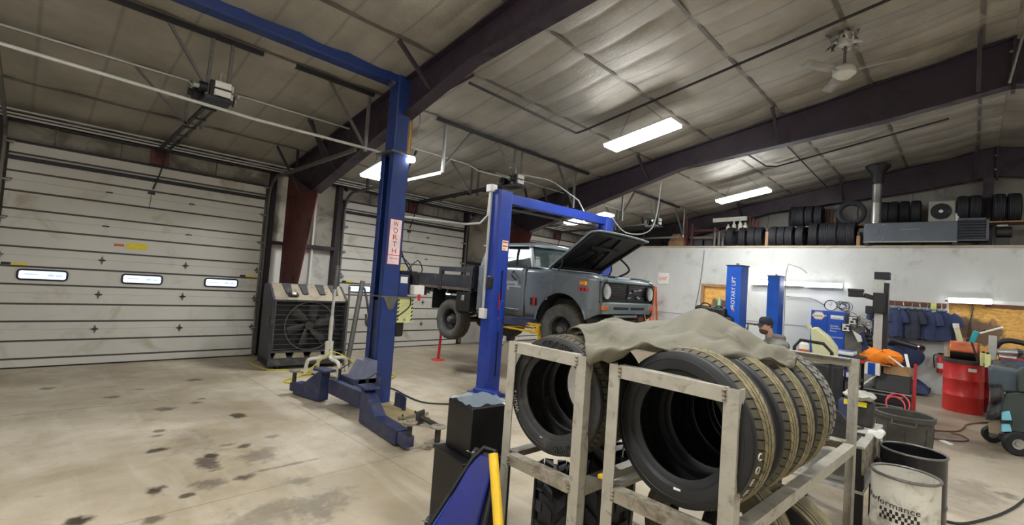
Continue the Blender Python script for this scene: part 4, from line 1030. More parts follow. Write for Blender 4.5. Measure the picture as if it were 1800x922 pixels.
# nose
MB().bb(TX - .80, TX + .80, YF + .01, YF + .12, 1.90, 1.955).build('header_panel', M['truck_pale'], TR, bevel=.015)
g = MB().bb(TX - .80, TX + .80, YF + .03, YF + .08, 1.615, 1.90)
gr = g.build('grille', M['black_gloss'], TR, smooth=0)
s_ = MB()
for z in (1.66, 1.70, 1.74, 1.78, 1.82, 1.86): s_.bb(TX - .52, TX + .52, YF + .012, YF + .03, z - .008, z + .008)
s_.bb(TX - .02, TX + .02, YF + .008, YF + .03, 1.64, 1.88)
s_.build('grille_bar', M['black'], gr, smooth=0)
e_ = MB(); rg = random.Random(4)
for k in range(9): e_.ball((TX - .05 + .42 * rg.random(), YF + .012, 1.67 + .18 * rg.random()), .036, 1.7 * rg.random() + .6, .35, .6, 8, 6)
e_.build('grille_ornament', M['chrome'], gr)
loop = [V(TX + a, YF + .02, z) for a, z in ((-.82, 1.605), (.82, 1.605), (.82, 1.90), (-.82, 1.90))]
MB().tube(loop, .016, 6, True).build('grille_surround', M['black'], gr)
for s in (-1, 1):
    c = V(TX + s * .655, YF - .01, 1.76)
    h_ = MB().lathe([(.108, .05), (.124, .0), (.115, -.014), (.105, -.006)], c, (0, 1, 0), 28).build('headlight_ring', M['black'], TR)
    MB().lathe([(.106, .0), (.092, .035), (.04, .06), (.001, .065)], c, (0, 1, 0), 24).build('headlight_reflector', mat('bright_reflector', (226, 230, 230), .25, .3, .04, 9), h_)
    MB().lathe([(.001, -.022), (.05, -.018), (.09, -.006), (.106, .003)], c, (0, 1, 0), 24).build('headlight_lens', M['lens'], h_)
    MB().box((TX + s * .69, YF + .0, 1.52), (.17, .05, .07)).build('turn_signal', M['amber'], TR, bevel=.012)
va = MB(); pr = [(YF + .06, 1.615), (YF - .0, 1.60), (YF - .012, 1.585), (YF - .01, 1.50), (YF + .02, 1.435), (YF + .08, 1.42)]
va.rows([[V(TX + x, y + .06 * max(0, (abs(x) - .7) / .12) ** 2, z) for y, z in pr] for x in [-.83 + 1.66 * i / 24 for i in range(25)]])
vo = va.build('valance', M['truck_pale'], TR, solid=.012)
MB().bb(TX - .47, TX - .03, YF - .022, YF + .02, 1.495, 1.54).bb(TX + .03, TX + .47, YF - .022, YF + .02, 1.495, 1.54).build('valance_slot', M['black'], vo, bevel=.012)
w_ = MB().bb(TX - .45, TX + .3, YF + .0, YF + .2, 1.36, 1.42).bb(TX - .43, TX + .28, YF + .03, YF + .2, 1.22, 1.35).cyl((TX - .40, YF + .05, 1.30), (TX + .25, YF + .05, 1.30), .06, n=14)
w_.build('winch', M['black'], TR, bevel=.01)
MB().bb(TX - .42, TX + .27, YF - .005, YF + .03, 1.375, 1.41).build('winch_cover', M['silver'], TR, bevel=.01)
MB().box((TX + .56, YF + .12, 1.33), (.16, .1, .12)).mat(1).box((TX + .56, YF + .12, 1.41), (.18, .12, .05)).build('bumper_bracket', [M['rust'], M['black']], TR, bevel=.02)  # unclear dark-topped rusty shape, built here as a bracket
# engine bay seen over the grille
eb = MB().bb(TX - .62, TX + .62, YF + .1, 5.02, 1.45, 1.62).bb(TX - .35, TX + .35, YF + .3, 4.95, 1.6, 1.86)
eb.build('engine', M['iron'], TR, bevel=.03)
MB().cyl((TX, 4.55, 1.86), (TX, 4.55, 1.99), .17, n=24).build('air_cleaner', M['black'], TR)
MB().bb(TX - .6, TX + .6, YF + .16, YF + .24, 1.50, 1.93).build('radiator', M['black'], TR, bevel=.01)
rs = MB().bar((TX - .8, YF + .12, 1.965), (TX + .8, YF + .12, 1.965), .05, .03).bar((TX - .5, YF + .12, 1.99), (TX - .3, YF + .4, 1.99), .03, .02).bar((TX - .25, YF + .1, 1.985), (TX + .3, YF + .2, 2.0), .04, .03).bar((TX + .55, YF + .14, 1.99), (TX + .7, YF + .6, 2.03), .03, .02)
rs.build('radiator_support', M['truck_pale'], TR, bevel=.004)
MB().tube([V(TX - .1, YF + .2, 1.95), V(TX - .1, 4.3, 2.0), V(TX - .05, 4.45, 1.9)], .03, 8, smooth=5).tube([V(TX - .5, YF + .2, 2.0), V(TX + .5, YF + .2, 2.0)], .012, 6).build('radiator_hose', M['black'], TR)
# chassis
for s in (-1, 1):
    MB().bb(TX + s * .40 - .04, TX + s * .40 + .04, YF + .2, 8.25, 1.30, 1.44).build('frame_rail', M['iron'], TR, smooth=0)
    MB().tube([V(TX + s * .5, 6.55, 1.34), V(TX + s * .52, 7.25, 1.08), V(TX + s * .5, 7.95, 1.34)], .035, 6, smooth=6).build('leaf_spring', M['rust'], TR)
    MB().tube([V(TX + s * .5, 4.05, 1.32), V(TX + s * .52, 4.545, 1.12), V(TX + s * .5, 5.1, 1.32)], .035, 6, smooth=6).build('leaf_spring', M['rust'], TR)
MB().cyl((TX - .75, 7.25, 1.0), (TX + .75, 7.25, 1.0), .055, n=14).ball((TX, 7.25, 1.0), .17).build('rear_axle', M['iron'], TR)
MB().cyl((TX - .75, ARCH_Y, 1.13), (TX + .75, ARCH_Y, 1.13), .05, n=14).ball((TX - .2, ARCH_Y, 1.13), .14).build('front_axle', M['iron'], TR)
MB().tube([V(TX - .3, 5.0, 1.25), V(TX - .3, 6.5, 1.2), V(TX - .35, 7.0, 1.3), V(TX - .35, 8.2, 1.28)], .03, 8, smooth=4).build('exhaust_pipe', M['rust'], TR)
MB().cyl((TX, 5.4, 1.2), (TX, 7.1, 1.02), .04, n=12).bb(TX - .18, TX + .18, 4.9, 5.6, 1.15, 1.4).build('driveshaft', M['iron'], TR)
# wheels
tm = tire_mesh(.392, .27, .21, 'allterrain', 30, 60, 3)
rim = MB().lathe([(.212, -.10), (.217, -.085), (.19, -.07), (.185, .03), (.17, .05), (.12, .05), (.10, -.02), (.085, -.04), (.06, -.045)], axis=(1, 0, 0), n=32)
hub = MB().lathe([(.062, -.04), (.06, -.10), (.045, -.125), (.001, -.128)], axis=(1, 0, 0), n=18)
for k in range(8): a = k * PI / 4; hub.cyl((-.055, .085 * math.cos(a), .085 * math.sin(a)), (-.025, .085 * math.cos(a), .085 * math.sin(a)), .011, n=6)
ME = None
for s, y, z in ((-1, ARCH_Y, 1.13), (-1, 7.25, 1.005), (1, ARCH_Y, 1.13), (1, 7.25, 1.005)):
    w = bpy.data.objects.new('wheel', None); col.objects.link(w); w.parent = TR
    w.location = (s * (HW - .12), y - TY, z - .64); w.rotation_euler = (.3 * y, 0, 0 if s < 0 else PI)
    if ME is None:
        a = tm.build('tire', [M['truck_tread'], M['tread_mid']], w, local=True, smooth=30)
        b = rim.build('rim', M['iron'], w, local=True); c = hub.build('hub', M['galv_dark'], w, local=True)
        ME = (a.data, b.data, c.data)
    else:
        for nm, me in zip(('tire', 'rim', 'hub'), ME):
            o = bpy.data.objects.new(nm, me); col.objects.link(o); o.parent = w
# flat bed with its low side boards
BX0, BX1, BY0, BY1 = TX - .98, TX + .98, 6.56, 8.36
MB().bb(BX0, BX1, BY0, BY1, 1.585, 1.64).build('bed_floor', mat('worn_bed_edge', (86, 76, 66), .6, .1, .3, 8), TR, smooth=0)
for s, nm in ((-1, 'side_board'), (1, 'side_board')):
    x = TX + s * .965
    o = MB().bb(x - .02, x + .02, BY0, BY1, 1.64, 1.87).build(nm, M['black_bed'], TR, bevel=.004)
    for ya, yb in ((7.47, 7.56), (BY0, BY0 + .07)): MB().bb(x - .035, x + .035, ya, yb, 1.56, 2.02).build('stake', M['black_bed'], o, bevel=.004)
    MB().bb(x - .02, x + .02, BY0, 7.56, 1.93, 2.02).build('upper_rail', M['black_bed'], o, bevel=.004)
MB().bb(BX0, BX1, BY1 - .03, BY1 + .01, 1.62, 1.87).build('tail_board', M['black_bed'], TR, bevel=.004)
MB().bb(BX0, BX1, BY0 - .02, BY0 + .02, 1.64, 2.06).build('head_board', M['black_bed'], TR, bevel=.004)
cm = MB()
for y in (6.8, 7.3, 7.8, 8.2): cm.bb(BX0 + .02, BX1 - .02, y - .03, y + .03, 1.5, 1.585)
cm.build('bed_crossmember', M['iron'], TR, smooth=0)
MB().bb(BX0 + .04, BX0 + .05, 7.9, 8.3, 1.46, 1.585).bb(BX0 + .02, BX0 + .06, 8.02, 8.06, 1.42, 1.585).build('light_bracket', M['iron'], TR, smooth=0)
for s in (-1, 1):
    MB().box((TX + s * .9, BY1 - .03, 1.52), (.16, .06, .13)).mat(1).box((TX + s * .9 - .0, BY1 - .05, 1.50), (.17, .08, .05)).build('tail_lamp', [M['black'], M['amber']], TR, bevel=.006)
    MB().bb(TX + s * .8 - .16, TX + s * .8 + .16, 7.75, 7.765, 1.18, 1.58).build('mud_flap', M['black'], TR, smooth=0)
MB().bb(BX0 + .02, BX0 + .42, 6.62, 7.02, 1.2, 1.56).mat(1).bb(BX0 + .005, BX0 + .02, 6.78, 6.86, 1.40, 1.50).build('underbed_toolbox', [M['black'], M['silver']], TR, bevel=.01)

# ---- stands under the truck
c = fl(770, 632)
t = thing('support_stand', 'red pole stand on a round base under the rear tire of the truck', 'stand', c)
MB().lathe([(.001, .03), (.04, .028), (.15, .012), (.16, 0), (.001, 0)], c, n=24).build('base', M['red'], t)
MB().cyl(c + V(0, 0, .02), c + V(.03, 0, .64), .032, .026, n=12).build('pole', M['red'], t)
c = V(6.0, 5.08, 0)
t = thing('support_stand', 'yellow tall support stand with a tray under the truck cab', 'stand', c)
MB().cyl((6.0, 5.08, 0.02), (6.0, 5.08, 1.0), .05, n=12).cyl((6.0, 5.08, 1.0), (6.0, 5.08, 1.16), .03, n=12).build('post', M['yellow'], t)
MB().lathe([(.001, .02), (.28, .02), (.3, 0), (.001, 0)], (6.0, 5.08, 0), n=20).build('base', M['yellow'], t)
q = MB()
q.tube([V(5.74, 5.72, 1.16), V(6.2, 5.72, 1.16), V(6.2, 4.92, 1.16), V(5.74, 4.92, 1.16)], .02, 6, True).tube([V(5.74, 5.72, 1.04), V(6.2, 5.72, 1.04), V(6.2, 4.92, 1.04), V(5.74, 4.92, 1.04)], .018, 6, True)
for x, y in ((5.74, 5.72), (6.2, 5.72), (6.2, 4.92), (5.74, 4.92)): q.bar((x, y, 1.02), (x, y, 1.18), .035, .035)
for x in (5.74, 6.2): q.bar((x, 4.92, 1.04), (x, 5.08, 1.16), .02, .02)
q.bar((5.78, 5.08, 1.02), (6.2, 5.08, 1.02), .05, .03)
q.build('tray_frame', M['yellow'], t)

# ================================================================== TIRE RACKS IN FRONT
RX0 = 2.05                        # front face of both racks
def rack(name, y0, y1, x1, zt, label, low, extra):
    """welded angle-iron rack from (RX0, y0..y1) back to x1"""
    t = thing(name, label, 'tire rack', (RX0, (y0 + y1) / 2, 0), 0, None)
    w, th = .062, .006
    for x, sx in ((RX0, 1), (x1, -1)):
        for y, sy in ((y0, 1), (y1, -1)):
            MB().angle((x, y, 0), (x, y, zt), w, th, (sx, 0, 0), (0, sy, 0)).build('post', M['rack'], t, smooth=0)
    for x, sx in ((RX0, 1), (x1, -1)):
        for z, mm in ((zt, 'rack'), (low, 'rack_rusty'), (.2, 'rack_rusty')):
            MB().angle((x, y0 + .05, z), (x, y1 - .05, z), w, th, (sx, 0, 0), (0, 0, -1)).build('cross_rail', M[mm], t, smooth=0)
    for y, sy in ((y0, 1), (y1, -1)):
        for z, mm in ((zt, 'rack'), (low, 'rack'), (.2, 'rack_rusty')):
            if z == zt and extra == 'open' or (z == .2 and y == y0): continue
            MB().angle((RX0 + .05, y, z), (x1 - .05, y, z), w, th, (0, sy, 0), (0, 0, -1)).build('side_rail', M[mm], t, smooth=0)
    for y in (y0, y1):
        sg = 1 if y == y0 else -1
        for z in (zt, low):
            wd = MB(); wd.tube([(RX0 - .003, y + sg * .062 + .003 * (-1) ** k, z - .055 + .009 * k) for k in range(7)], [.006, .009] * 3 + [.006], 6)
            wd.build('weld_bead', M['rack_rusty'], t)
    t.rotation_euler[2] = -.047
    return t
rack('tire_rack', .66, 1.285, 4.18, 1.435, 'larger welded angle-iron rack holding the row of brown-dusted tires under the tarp', .845, 'open')
rack('tire_rack', 1.405, 1.985, 3.1, 1.45, 'smaller welded angle-iron rack holding two tires, beside the black boxes', .80, 'open')
# tires standing in the racks
T_R, T_W = .355, .24
base_t = tire_mesh(T_R, T_W, .222, 'road', 54, 72, 1, None)
def rack_tire(c, label, m, mats, rz=0.0, group=None, tilt=0.0, roll=0.0, name='tire'):
    o = m.build(name, mats, local=True, loc=c, smooth=30)
    o.rotation_euler = (roll, tilt, rz)
    return tag(o, label, 'tire', group)
zc = .845 + math.sqrt(T_R ** 2 - .30 ** 2) + .02
zc = 1.20
ROWY = .925
G = 'tires on the larger rack'
TM = [M['rubber_dark'], M['tread_tan'], M['tread_mid']]
first = rack_tire((RX0 + .165, ROWY, zc), 'front tire in the larger rack, chalk letters on its tan tread', base_t, TM, -.15, G)
for i, ch in enumerate('COFFM'):
    ck = MB()
    a = -.04 - .155 * i; r = T_R - .004; up = V(0, math.sin(a), math.cos(a))
    ck.text(ch, V(-.092, -r * math.cos(a), r * math.sin(a)) - up * .02, (1, 0, -.0), up, .045, .004)
    ck.build('chalk_letter', M['chalk'], first, local=True, smooth=0)
MB().box((-T_W * .475, -.02, -.268), (.003, .035, .018)).build('sidewall_label', M['white_soft'], first, local=True, smooth=0)
lb = ['second tire in the larger rack, brown-dusted tread', 'third tire in the larger rack, thin dark tread', 'fourth tire in the larger rack, with its wide shoulder blocks']
for k in range(3):
    o = clone(first, (RX0 + .165 + (.28, .55, .815)[k], ROWY + (-.022, -.03, -.04)[k], zc + (-.005, -.015, -.02)[k]), -.15 + (.02, .0, .02)[k], lb[k], G)
    for ch in list(o.children): bpy.data.objects.remove(ch)
    o.rotation_euler[0] = .7 * (k + 1)
last = rack_tire((RX0 + 1.25, ROWY - .03, zc - .03), 'chunky all-terrain tire at the far end of the larger rack', tire_mesh(.345, .25, .222, 'allterrain', 46, 72, 5), [M['rubber_dark'], mat('silvery_dusty_tread', (112, 110, 103), .7, 0, .2, 16)], -.12, G)
G2 = 'tires on the smaller rack'
sm = tire_mesh(.335, .215, .215, 'road', 60, 72, 2, ('COOPER', (PI * .5 + .55, -PI * .5 - .1), .055))
f2 = rack_tire((RX0 + .15, 1.66, .80 + .335 + .055), 'front tire in the smaller rack, grey scuffed sidewall with raised lettering', sm, [M['rubber'], M['tread_mid'], M['tread_mid']], -.02, G2)
MB().text('W03M 5', (-.215 * .497, 0, 0), (0, 1, 0), (0, 0, -1), .034, .004, bend=(.272, .32)).build('chalk_mark', M['chalk'], f2, local=True, smooth=0)
MB().box((-.215 * .47, .06, -.262), (.003, .018, .04)).build('sidewall_label', M['white_soft'], f2, local=True, smooth=0)
o = clone(f2, (RX0 + .42, 1.665, .80 + .335 + .055), .06, 'second tire in the smaller rack, behind the scuffed one', G2); o.rotation_euler[0] = 2.2
for ch in list(o.children): bpy.data.objects.remove(ch)
# lower shelf
rack_tire((RX0 + .62, 1.62, .2 + .32), 'knobbly off-road tire lying low under the smaller rack', tire_mesh(.32, .30, .14, 'lug', 15, 60, 8), [M['black'], M['dark_steel']], 2.0, 'tires on the lower shelves')
rack_tire((RX0 + .28, 1.78, .2 + .27), 'smaller knobbly off-road tire close behind the blue creeper', tire_mesh(.27, .24, .13, 'lug', 15, 60, 9), [M['black'], M['dark_steel']], 2.25, 'tires on the lower shelves')
rack_tire((RX0 + 1.05, .80, .372), 'large ribbed tire on the floor below the sloping rail of the larger rack', tire_mesh(.37, .25, .24, 'rib', 40, 80, 8), [M['rubber_dark'], M['tread_tan'], M['tread_mid']], -.1, 'tires on the lower shelves')
rack_tire((RX0 + .62, .955, .2 + .36), 'olive-dusted ribbed tire on the lower shelf under the front tires', tire_mesh(.36, .24, .23, 'rib', 40, 80, 8), [M['tread_mid'], M['tread_tan']], .05, 'tires on the lower shelves')
tag(MB().box(px(1062, 838, 2.12), (.03, .06, .02)).build('wood_shim', M['yellow'], bevel=.003), 'small yellow wooden shim wedged between the two tire racks', 'shim')
# ---- the tarp
TP = [  # rows from the far hidden edge over the crest down to the front hem: (sight x, sight y, distance plane X)
    [(1000, 592, 2.62), (1040, 580, 2.8), (1090, 572, 3.0), (1140, 580, 3.2), (1190, 570, 3.3), (1240, 563, 3.35), (1285, 577, 3.4), (1330, 606, 3.4), (1372, 631, 3.35), (1400, 646, 3.3)],
    [(997, 582, 2.45), (1036, 568, 2.6), (1085, 560, 2.75), (1135, 571, 2.9), (1185, 562, 3.0), (1238, 547, 3.05), (1288, 566, 3.1), (1335, 593, 3.1), (1378, 614, 3.1), (1402, 628, 3.1)],
    [(1010, 580, 2.3), (1045, 571, 2.4), (1090, 570, 2.45), (1140, 582, 2.5), (1188, 570, 2.62), (1238, 556, 2.72), (1286, 573, 2.8), (1333, 597, 2.9), (1376, 617, 2.95), (1400, 631, 3.0)],
    [(1028, 588, 2.18), (1058, 590, 2.25), (1098, 586, 2.25), (1142, 588, 2.3), (1190, 588, 2.4), (1238, 582, 2.5), (1284, 588, 2.6), (1330, 604, 2.72), (1372, 620, 2.82), (1401, 632, 2.92)],
    [(1028, 606, 2.08), (1060, 610, 2.1), (1100, 604, 2.12), (1144, 598, 2.15), (1192, 602, 2.25), (1240, 606, 2.35), (1286, 612, 2.45), (1330, 620, 2.6), (1370, 629, 2.75), (1398, 636, 2.88)],
    [(1030, 622, 2.03), (1062, 622, 2.03), (1102, 614, 2.06), (1146, 606, 2.1), (1194, 610, 2.2), (1242, 620, 2.28), (1288, 628, 2.38), (1330, 634, 2.52), (1368, 638, 2.68), (1395, 640, 2.84)],
    [(1040, 634, 2.04), (1066, 630, 2.06), (1104, 621, 2.1), (1148, 611, 2.16), (1196, 614, 2.26), (1243, 626, 2.34), (1288, 634, 2.44), (1329, 639, 2.58), (1366, 641, 2.74), (1392, 642, 2.88)]]
R0 = [[px(*q) for q in row] for row in TP]
R1 = [spline(r, 7) for r in R0]
cols = [spline([R1[j][i] for j in range(len(R1))], 6) for i in range(len(R1[0]))]
rnd = random.Random(3)
tw = []
for i, c in enumerate(cols):
    tw.append([p + V(0, 0, .015 * math.sin(i * .55 + j * .33) * math.sin(j * .21 + 1) + .016 * math.sin(i * .16 - j * .42) + .004 * math.sin(i * 1.3 + j * .9)) for j, p in enumerate(c)])
tp = MB().rows(tw).build('tarp', mat('olive_grey_canvas', (106, 102, 88), 0.8, 0, 0.1, 3, ((80, 77, 66), .3, 4), 0.15, 120), smooth=80, solid=.008, subsurf=1)
tag(tp, 'crumpled olive-grey tarp draped over the tires and racks', 'tarp')
# ---- black stacked boxes
bl = V(2.28, 2.52, 0)
q = thing('black_box', 'lower and wider black box on the floor behind the smaller rack', 'box', bl, -.15, 'stacked black boxes')
MB().bb(-.16, .24, -.2, .2, 0, .60).build('carton', M['box_black'], q, local=True, bevel=.01); MB().bb(-.165, .245, -.205, .205, .585, .603).build('lid', M['box_black'], q, local=True, bevel=.004)
q = thing('black_box', 'upper black box with clear plastic wrap on its top', 'box', bl + V(.03, 0, .604), -.15, 'stacked black boxes')
MB().bb(-.12, .2, -.16, .16, 0, .335).build('carton', M['box_black'], q, local=True, bevel=.008)
wr = MB().grid(lambda u, v: V(-.125 + .33 * u, -.165 + .33 * v, .338 + .012 * math.sin(u * 13 + v * 7) * math.sin(v * 17 - u * 5) + .012), 16, 16)
wr.build('plastic_wrap', glass('plastic_wrap', (150, 165, 175), .25, .45), q, local=True)
# ---- blue creeper leaning on the rack
def creeper():
    t = thing('mechanic_creeper', 'blue padded mechanic creeper with caster wheels leaning beside the smaller rack', 'creeper', (1.75, 2.0, 0))
    TL, TRr, BR, BL = V(1.93, 2.03, .82), V(1.95, 1.89, .82), V(1.62, 1.76, .05), V(1.46, 2.19, .05)
    nn = (BL - TL).cross(TRr - TL).normalized()
    if nn.y > 0: nn = -nn
    def q(u, v, d=0.0):      # u across from the far edge, v from the foot to the head end, d off the padded face
        return (BL * (1 - u) + BR * u) * (1 - v) + (TL * (1 - u) + TRr * u) * v + nn * d
    rim = [(0, 0), (1, 0), (1, .9), (.8, 1), (.2, 1), (0, .9)]
    MB().prism([q(a, b) for a, b in rim], nn * -.03).build('board', M['black'], t, bevel=.008)
    MB().prism([q(.5 + (a - .5) * .84, .5 + (b - .5) * .95, .001) for a, b in rim], nn * .03).build('pad', mat('blue_vinyl', (15, 27, 108), .4, 0, .1, 5, ((16, 20, 60), .35, 4)), t, bevel=.01)
    for v0, v1 in ((.06, .42), (.48, .68), (.74, .95)):
        MB().prism([q(-.14, v0, -.034), q(.5, v0, -.034), q(.5, v1, -.034), q(-.14, v1, -.034)], nn * -.03).build('back_pad', mat('blue_plastic', (52, 84, 200), .45, 0, .15, 6), t, bevel=.008)
    MB().tube([q(-.04, .0, .01), q(-.04, .5, .012), q(-.02, .93, .01), q(.2, 1.02, .01), q(.8, 1.02, .01), q(1.02, .93, .01), q(1.04, 0, .01)], .013, 8).build('rail_frame', M['black'], t)
    wa = (TL - BL).normalized()
    for u, v in ((-.26, .05), (.9, .05), (-.24, .50), (-.22, .34), (-.35, .97), (.95, .5)):
        c = q(u, v, -.06 if u < 0 else -.085); ax = (BR - BL).normalized()
        w = MB().lathe([(.0, -.013), (.034, -.013), (.039, -.008), (.039, .008), (.034, .013), (.0, .013)], c, ax, 20)
        w.mat(1).lathe([(.0, -.015), (.02, -.015), (.02, .015), (.0, .015)], c, ax, 12).bar(c + ax * .018, c + ax * .018 + nn * .06, .02, .004).bar(c - ax * .018, c - ax * .018 + nn * .06, .02, .004)
        w.build('caster', [M['dark_steel'], M['silver']], t)
creeper()
a, b = px(867, 797, 1.84), px(881, 985, 1.72)
yp = MB().lathe([(.021, 0), (.026, 0), (.026, (a - b).length), (.021, (a - b).length)], b, a - b, 20, True)
yo = yp.build('pole', M['yellow']); yo.name = 'yellow_tube'
tag(yo, 'yellow hollow tube leaning in front of the smaller rack beside the creeper', 'tube')

# ================================================================== EVAPORATIVE COOLER BY THE WALL
AX, AY, AR = 3.72, 8.88, -.10
C = thing('evaporative_cooler', 'big dusty dark evaporative cooler fan standing between the overhead doors', 'cooler', (AX, AY, 0), AR)
M['cooler'] = mat('dusty_charcoal_plastic', (58, 58, 64), .65, 0, .15, 4, ((104, 98, 88), .35, 5))
M['cooler_dust'] = mat('dust_caked_plastic', (148, 138, 120), .8, 0, .12, 5, ((104, 98, 88), .3, 6))
def cb_(name, mb, mm, par=None, **k): return mb.build(name, mm, par or C, local=True, **k)
w2 = .66
side = [(-.36, .06), (.32, .06), (.34, .12), (.34, 1.46), (.05, 1.48), (-.36, 1.22)]
for s in (-1, 1):
    cb_('side_panel', MB().prism([V(s * w2, y, z) for y, z in side], (-s * .05, 0, 0)), M['cooler'], bevel=.012)
cb_('back_panel', MB().bb(-w2, w2, .30, .33, .06, 1.45), M['cooler'])
tank = cb_('water_tank', MB().bb(-w2, w2, -.35, .33, .06, .20), M['cooler'], bevel=.02)
q = MB()
for x in (-.45, -.15, .15, .42): q.prism([V(x - .12, -.36, .20), V(x + .1, -.36, .20), V(x + .06, -.36, .32), V(x - .08, -.36, .32)], (0, .05, 0))
cb_('tank_rib', q, M['cooler_dust'], bevel=.008)
# sloping top with the moulded recesses
tp_ = MB().prism([V(-w2 + .05, -.345, 1.22), V(-w2 + .05, -.33, 1.205), V(-w2 + .05, .05, 1.46), V(-w2 + .05, .05, 1.478)], (2 * w2 - .1, 0, 0))
tp_.bb(-w2 + .05, w2 - .05, .05, .33, 1.455, 1.478)
cb_('top_panel', tp_, M['cooler_dust'])
q = MB()
for x in (-.36, -.08, .22, .46):
    q.prism([V(x - .045, -.22, 1.318), V(x + .045, -.22, 1.318), V(x + .075, .05, 1.482), V(x - .075, .05, 1.482)], (0, -.004, .010))
cb_('top_recess', q, M['cooler'])
cb_('fan_housing', MB().bb(-w2 + .05, w2 - .05, -.20, -.18, .28, 1.21), M['black'])
gr_ = MB()
for k in range(10): z = .36 + .085 * k; gr_.tube([(-w2 + .05, -.355, z), (w2 - .05, -.355, z)], .004, 5)
for x in (-w2 + .05, w2 - .05): gr_.bb(x - .015, x + .015, -.37, -.34, .30, 1.21)
gr_.bb(-w2 + .05, w2 - .05, -.37, -.34, .30, .33).bb(-w2 + .05, w2 - .05, -.37, -.34, 1.19, 1.215)
cb_('front_grille', gr_, M['cooler'])
cb_('fan_ring', MB().tube(arc((0, -.345, .76), .43, 0, 2 * PI, 48, (1, 0, 0), (0, 0, 1))[:-1], .009, 6, True), M['galv_dark'])
fb = MB()
for k in range(6):
    a = .35 + k * PI / 3
    u = V(math.cos(a), 0, math.sin(a)); v = V(-math.sin(a), 0, math.cos(a))
    fb.rows([[V(0, -.26, .76) + u * r + v * (w * (.35 + .7 * r)) * .17 + V(0, .04 * w, 0) for w in (-1, 0, 1)] for r in (.07, .2, .33, .41)])
fb.cyl((0, -.30, .76), (0, -.22, .76), .075, n=16)
cb_('fan_blade', fb, mat('grimy_grey_blade', (60, 58, 55), .6, 0, .2, 7), solid=.006)
cb_('fan_motor', MB().cyl((.22, -.25, .60), (.22, -.2, .60), .06, n=14).bar((0, -.24, .76), (.22, -.24, .6), .03, .02), M['dark_steel'])
cb_('control_panel', MB().bb(-w2 - .006, -w2 + .01, -.28, -.16, .70, .93).mat(1).cyl((-w2 - .02, -.22, .87), (-w2, -.22, .87), .025, n=12).cyl((-w2 - .02, -.22, .77), (-w2, -.22, .77), .02, n=12), [M['black'], M['galv_dark']])
for x in (-.48, .48):
    for y in (-.28, .26): cb_('caster', MB().cyl((x - .015, y, .035), (x + .015, y, .035), .035, n=14).bb(x - .02, x + .02, y - .02, y + .02, .05, .07), M['black'])
o = MB().box((0, 0, .012), (.16, .09, .024)).mat(1).box((0, 0, .03), (.07, .05, .02)).build('tape_roll', [M['black'], M['white_soft']], loc=(0, 0, 0), local=True, bevel=.008)
o.location = V(AX, AY, 0) + Matrix.Rotation(AR, 3, 'Z') @ V(-.30, -.26, 1.30); o.rotation_euler = (.58, 0, AR)
o.name = 'remote_pouch'; tag(o, 'small black pouch with white tag lying on the sloping cooler top', 'pouch')
# white plastic pipe stand in front of it
c = V(3.83, 8.02, 0)
S = thing('pipe_stand', 'white plastic pipe stand with four feet in front of the cooler', 'stand', c)
MB().cyl(c + V(0, 0, .42), c + V(.0, 0, .98), .033, n=14).cyl(c + V(-.05, -.02, .30), c + V(-.05, -.02, .55), .036, n=14).cyl(c + V(.04, .02, .28), c + V(.04, .02, .55), .036, n=14).build('lower_pipe', M['white_pipe'], S)
MB().cyl(c + V(0, 0, .98), c + V(.01, 0, 1.46), .026, n=14).build('middle_pipe', M['conduit'], S)
MB().cyl(c + V(.01, 0, 1.46), c + V(.02, 0, 1.88), .032, n=14).build('upper_pipe', M['galv_dark'], S)
for dx, dy in ((-.34, .1), (.0, -.42), (.36, .02), (-.03, .33)):
    MB().tube([c + V(dx * .1, dy * .1, .38), c + V(dx * .2, dy * .2, .27), c + V(dx * .75, dy * .75, .25), c + V(dx * .95, dy * .95, .2), c + V(dx, dy, 0)], .031, 10, smooth=4).build('foot_pipe', M['white_pipe'], S)
# grey tube with a strap, leaning at the end of the cooler
g0 = V(4.42, 8.28, 0)
U = thing('grey_tube', 'long grey tube with a dark cloth strap leaning by the cooler', 'tube', g0)
MB().cyl(g0 + V(-.1, .0, .03), g0 + V(.14, .12, 1.62), .045, n=14).cyl(g0 + V(-.16, .02, .05), g0 + V(-.12, .1, 1.5), .02, n=10).build('pole', M['galv_dark'], U)
MB().tube([g0 + V(.16, .08, 1.5), g0 + V(.2, .0, 1.25), g0 + V(.26, -.02, .95), g0 + V(.32, -.02, .80), g0 + V(.24, -.02, .78), g0 + V(.2, .0, 1.0)], [.012, .02, .035, .05, .05, .03] if 0 else .022, 8, smooth=4).ball(g0 + V(.27, -.03, .86), .09, 1.1, .4, 1.2).build('strap', M['cooler'], U)
# ---- hoses
def hose(pts, r, mm, label, name='hose'):
    return tag(MB().tube([V(p.x, p.y, r + h) for p, h in pts], r, 6, smooth=7).build(name, M[mm]), label, 'hose')
M['hose_yellow'] = mat('yellow_green_hose', (198, 186, 60), .45)
Y_ = lambda *l: [(fl(x, y), h) for x, y, h in l]
hose(Y_((452, 632, 0), (442, 640, 0), (470, 650, 0), (510, 651, 0), (535, 655, .01), (548, 658, .02), (530, 660, 0), (505, 668, 0), (500, 672, 0), (520, 674, 0), (560, 673, 0), (600, 671, 0), (640, 671, 0), (680, 668, 0), (694, 662, 0), (688, 657, 0), (672, 656, 0)), .012, 'hose_yellow', 'yellow-green air hose looped on the floor in front of the cooler', 'air_hose')
hose(Y_((520, 671, 0), (512, 668, 0), (535, 660, .03)) + [(c + V(-.1, -.1, 0), .30), (c + V(.05, -.04, 0), .36)] + [(c + V(.3, -.1, 0), .25), (c + V(.6, -.2, 0), .02)] + Y_((650, 655, 0),), .011, 'hose_yellow', 'yellow-green hose hung over the white pipe stand', 'air_hose')
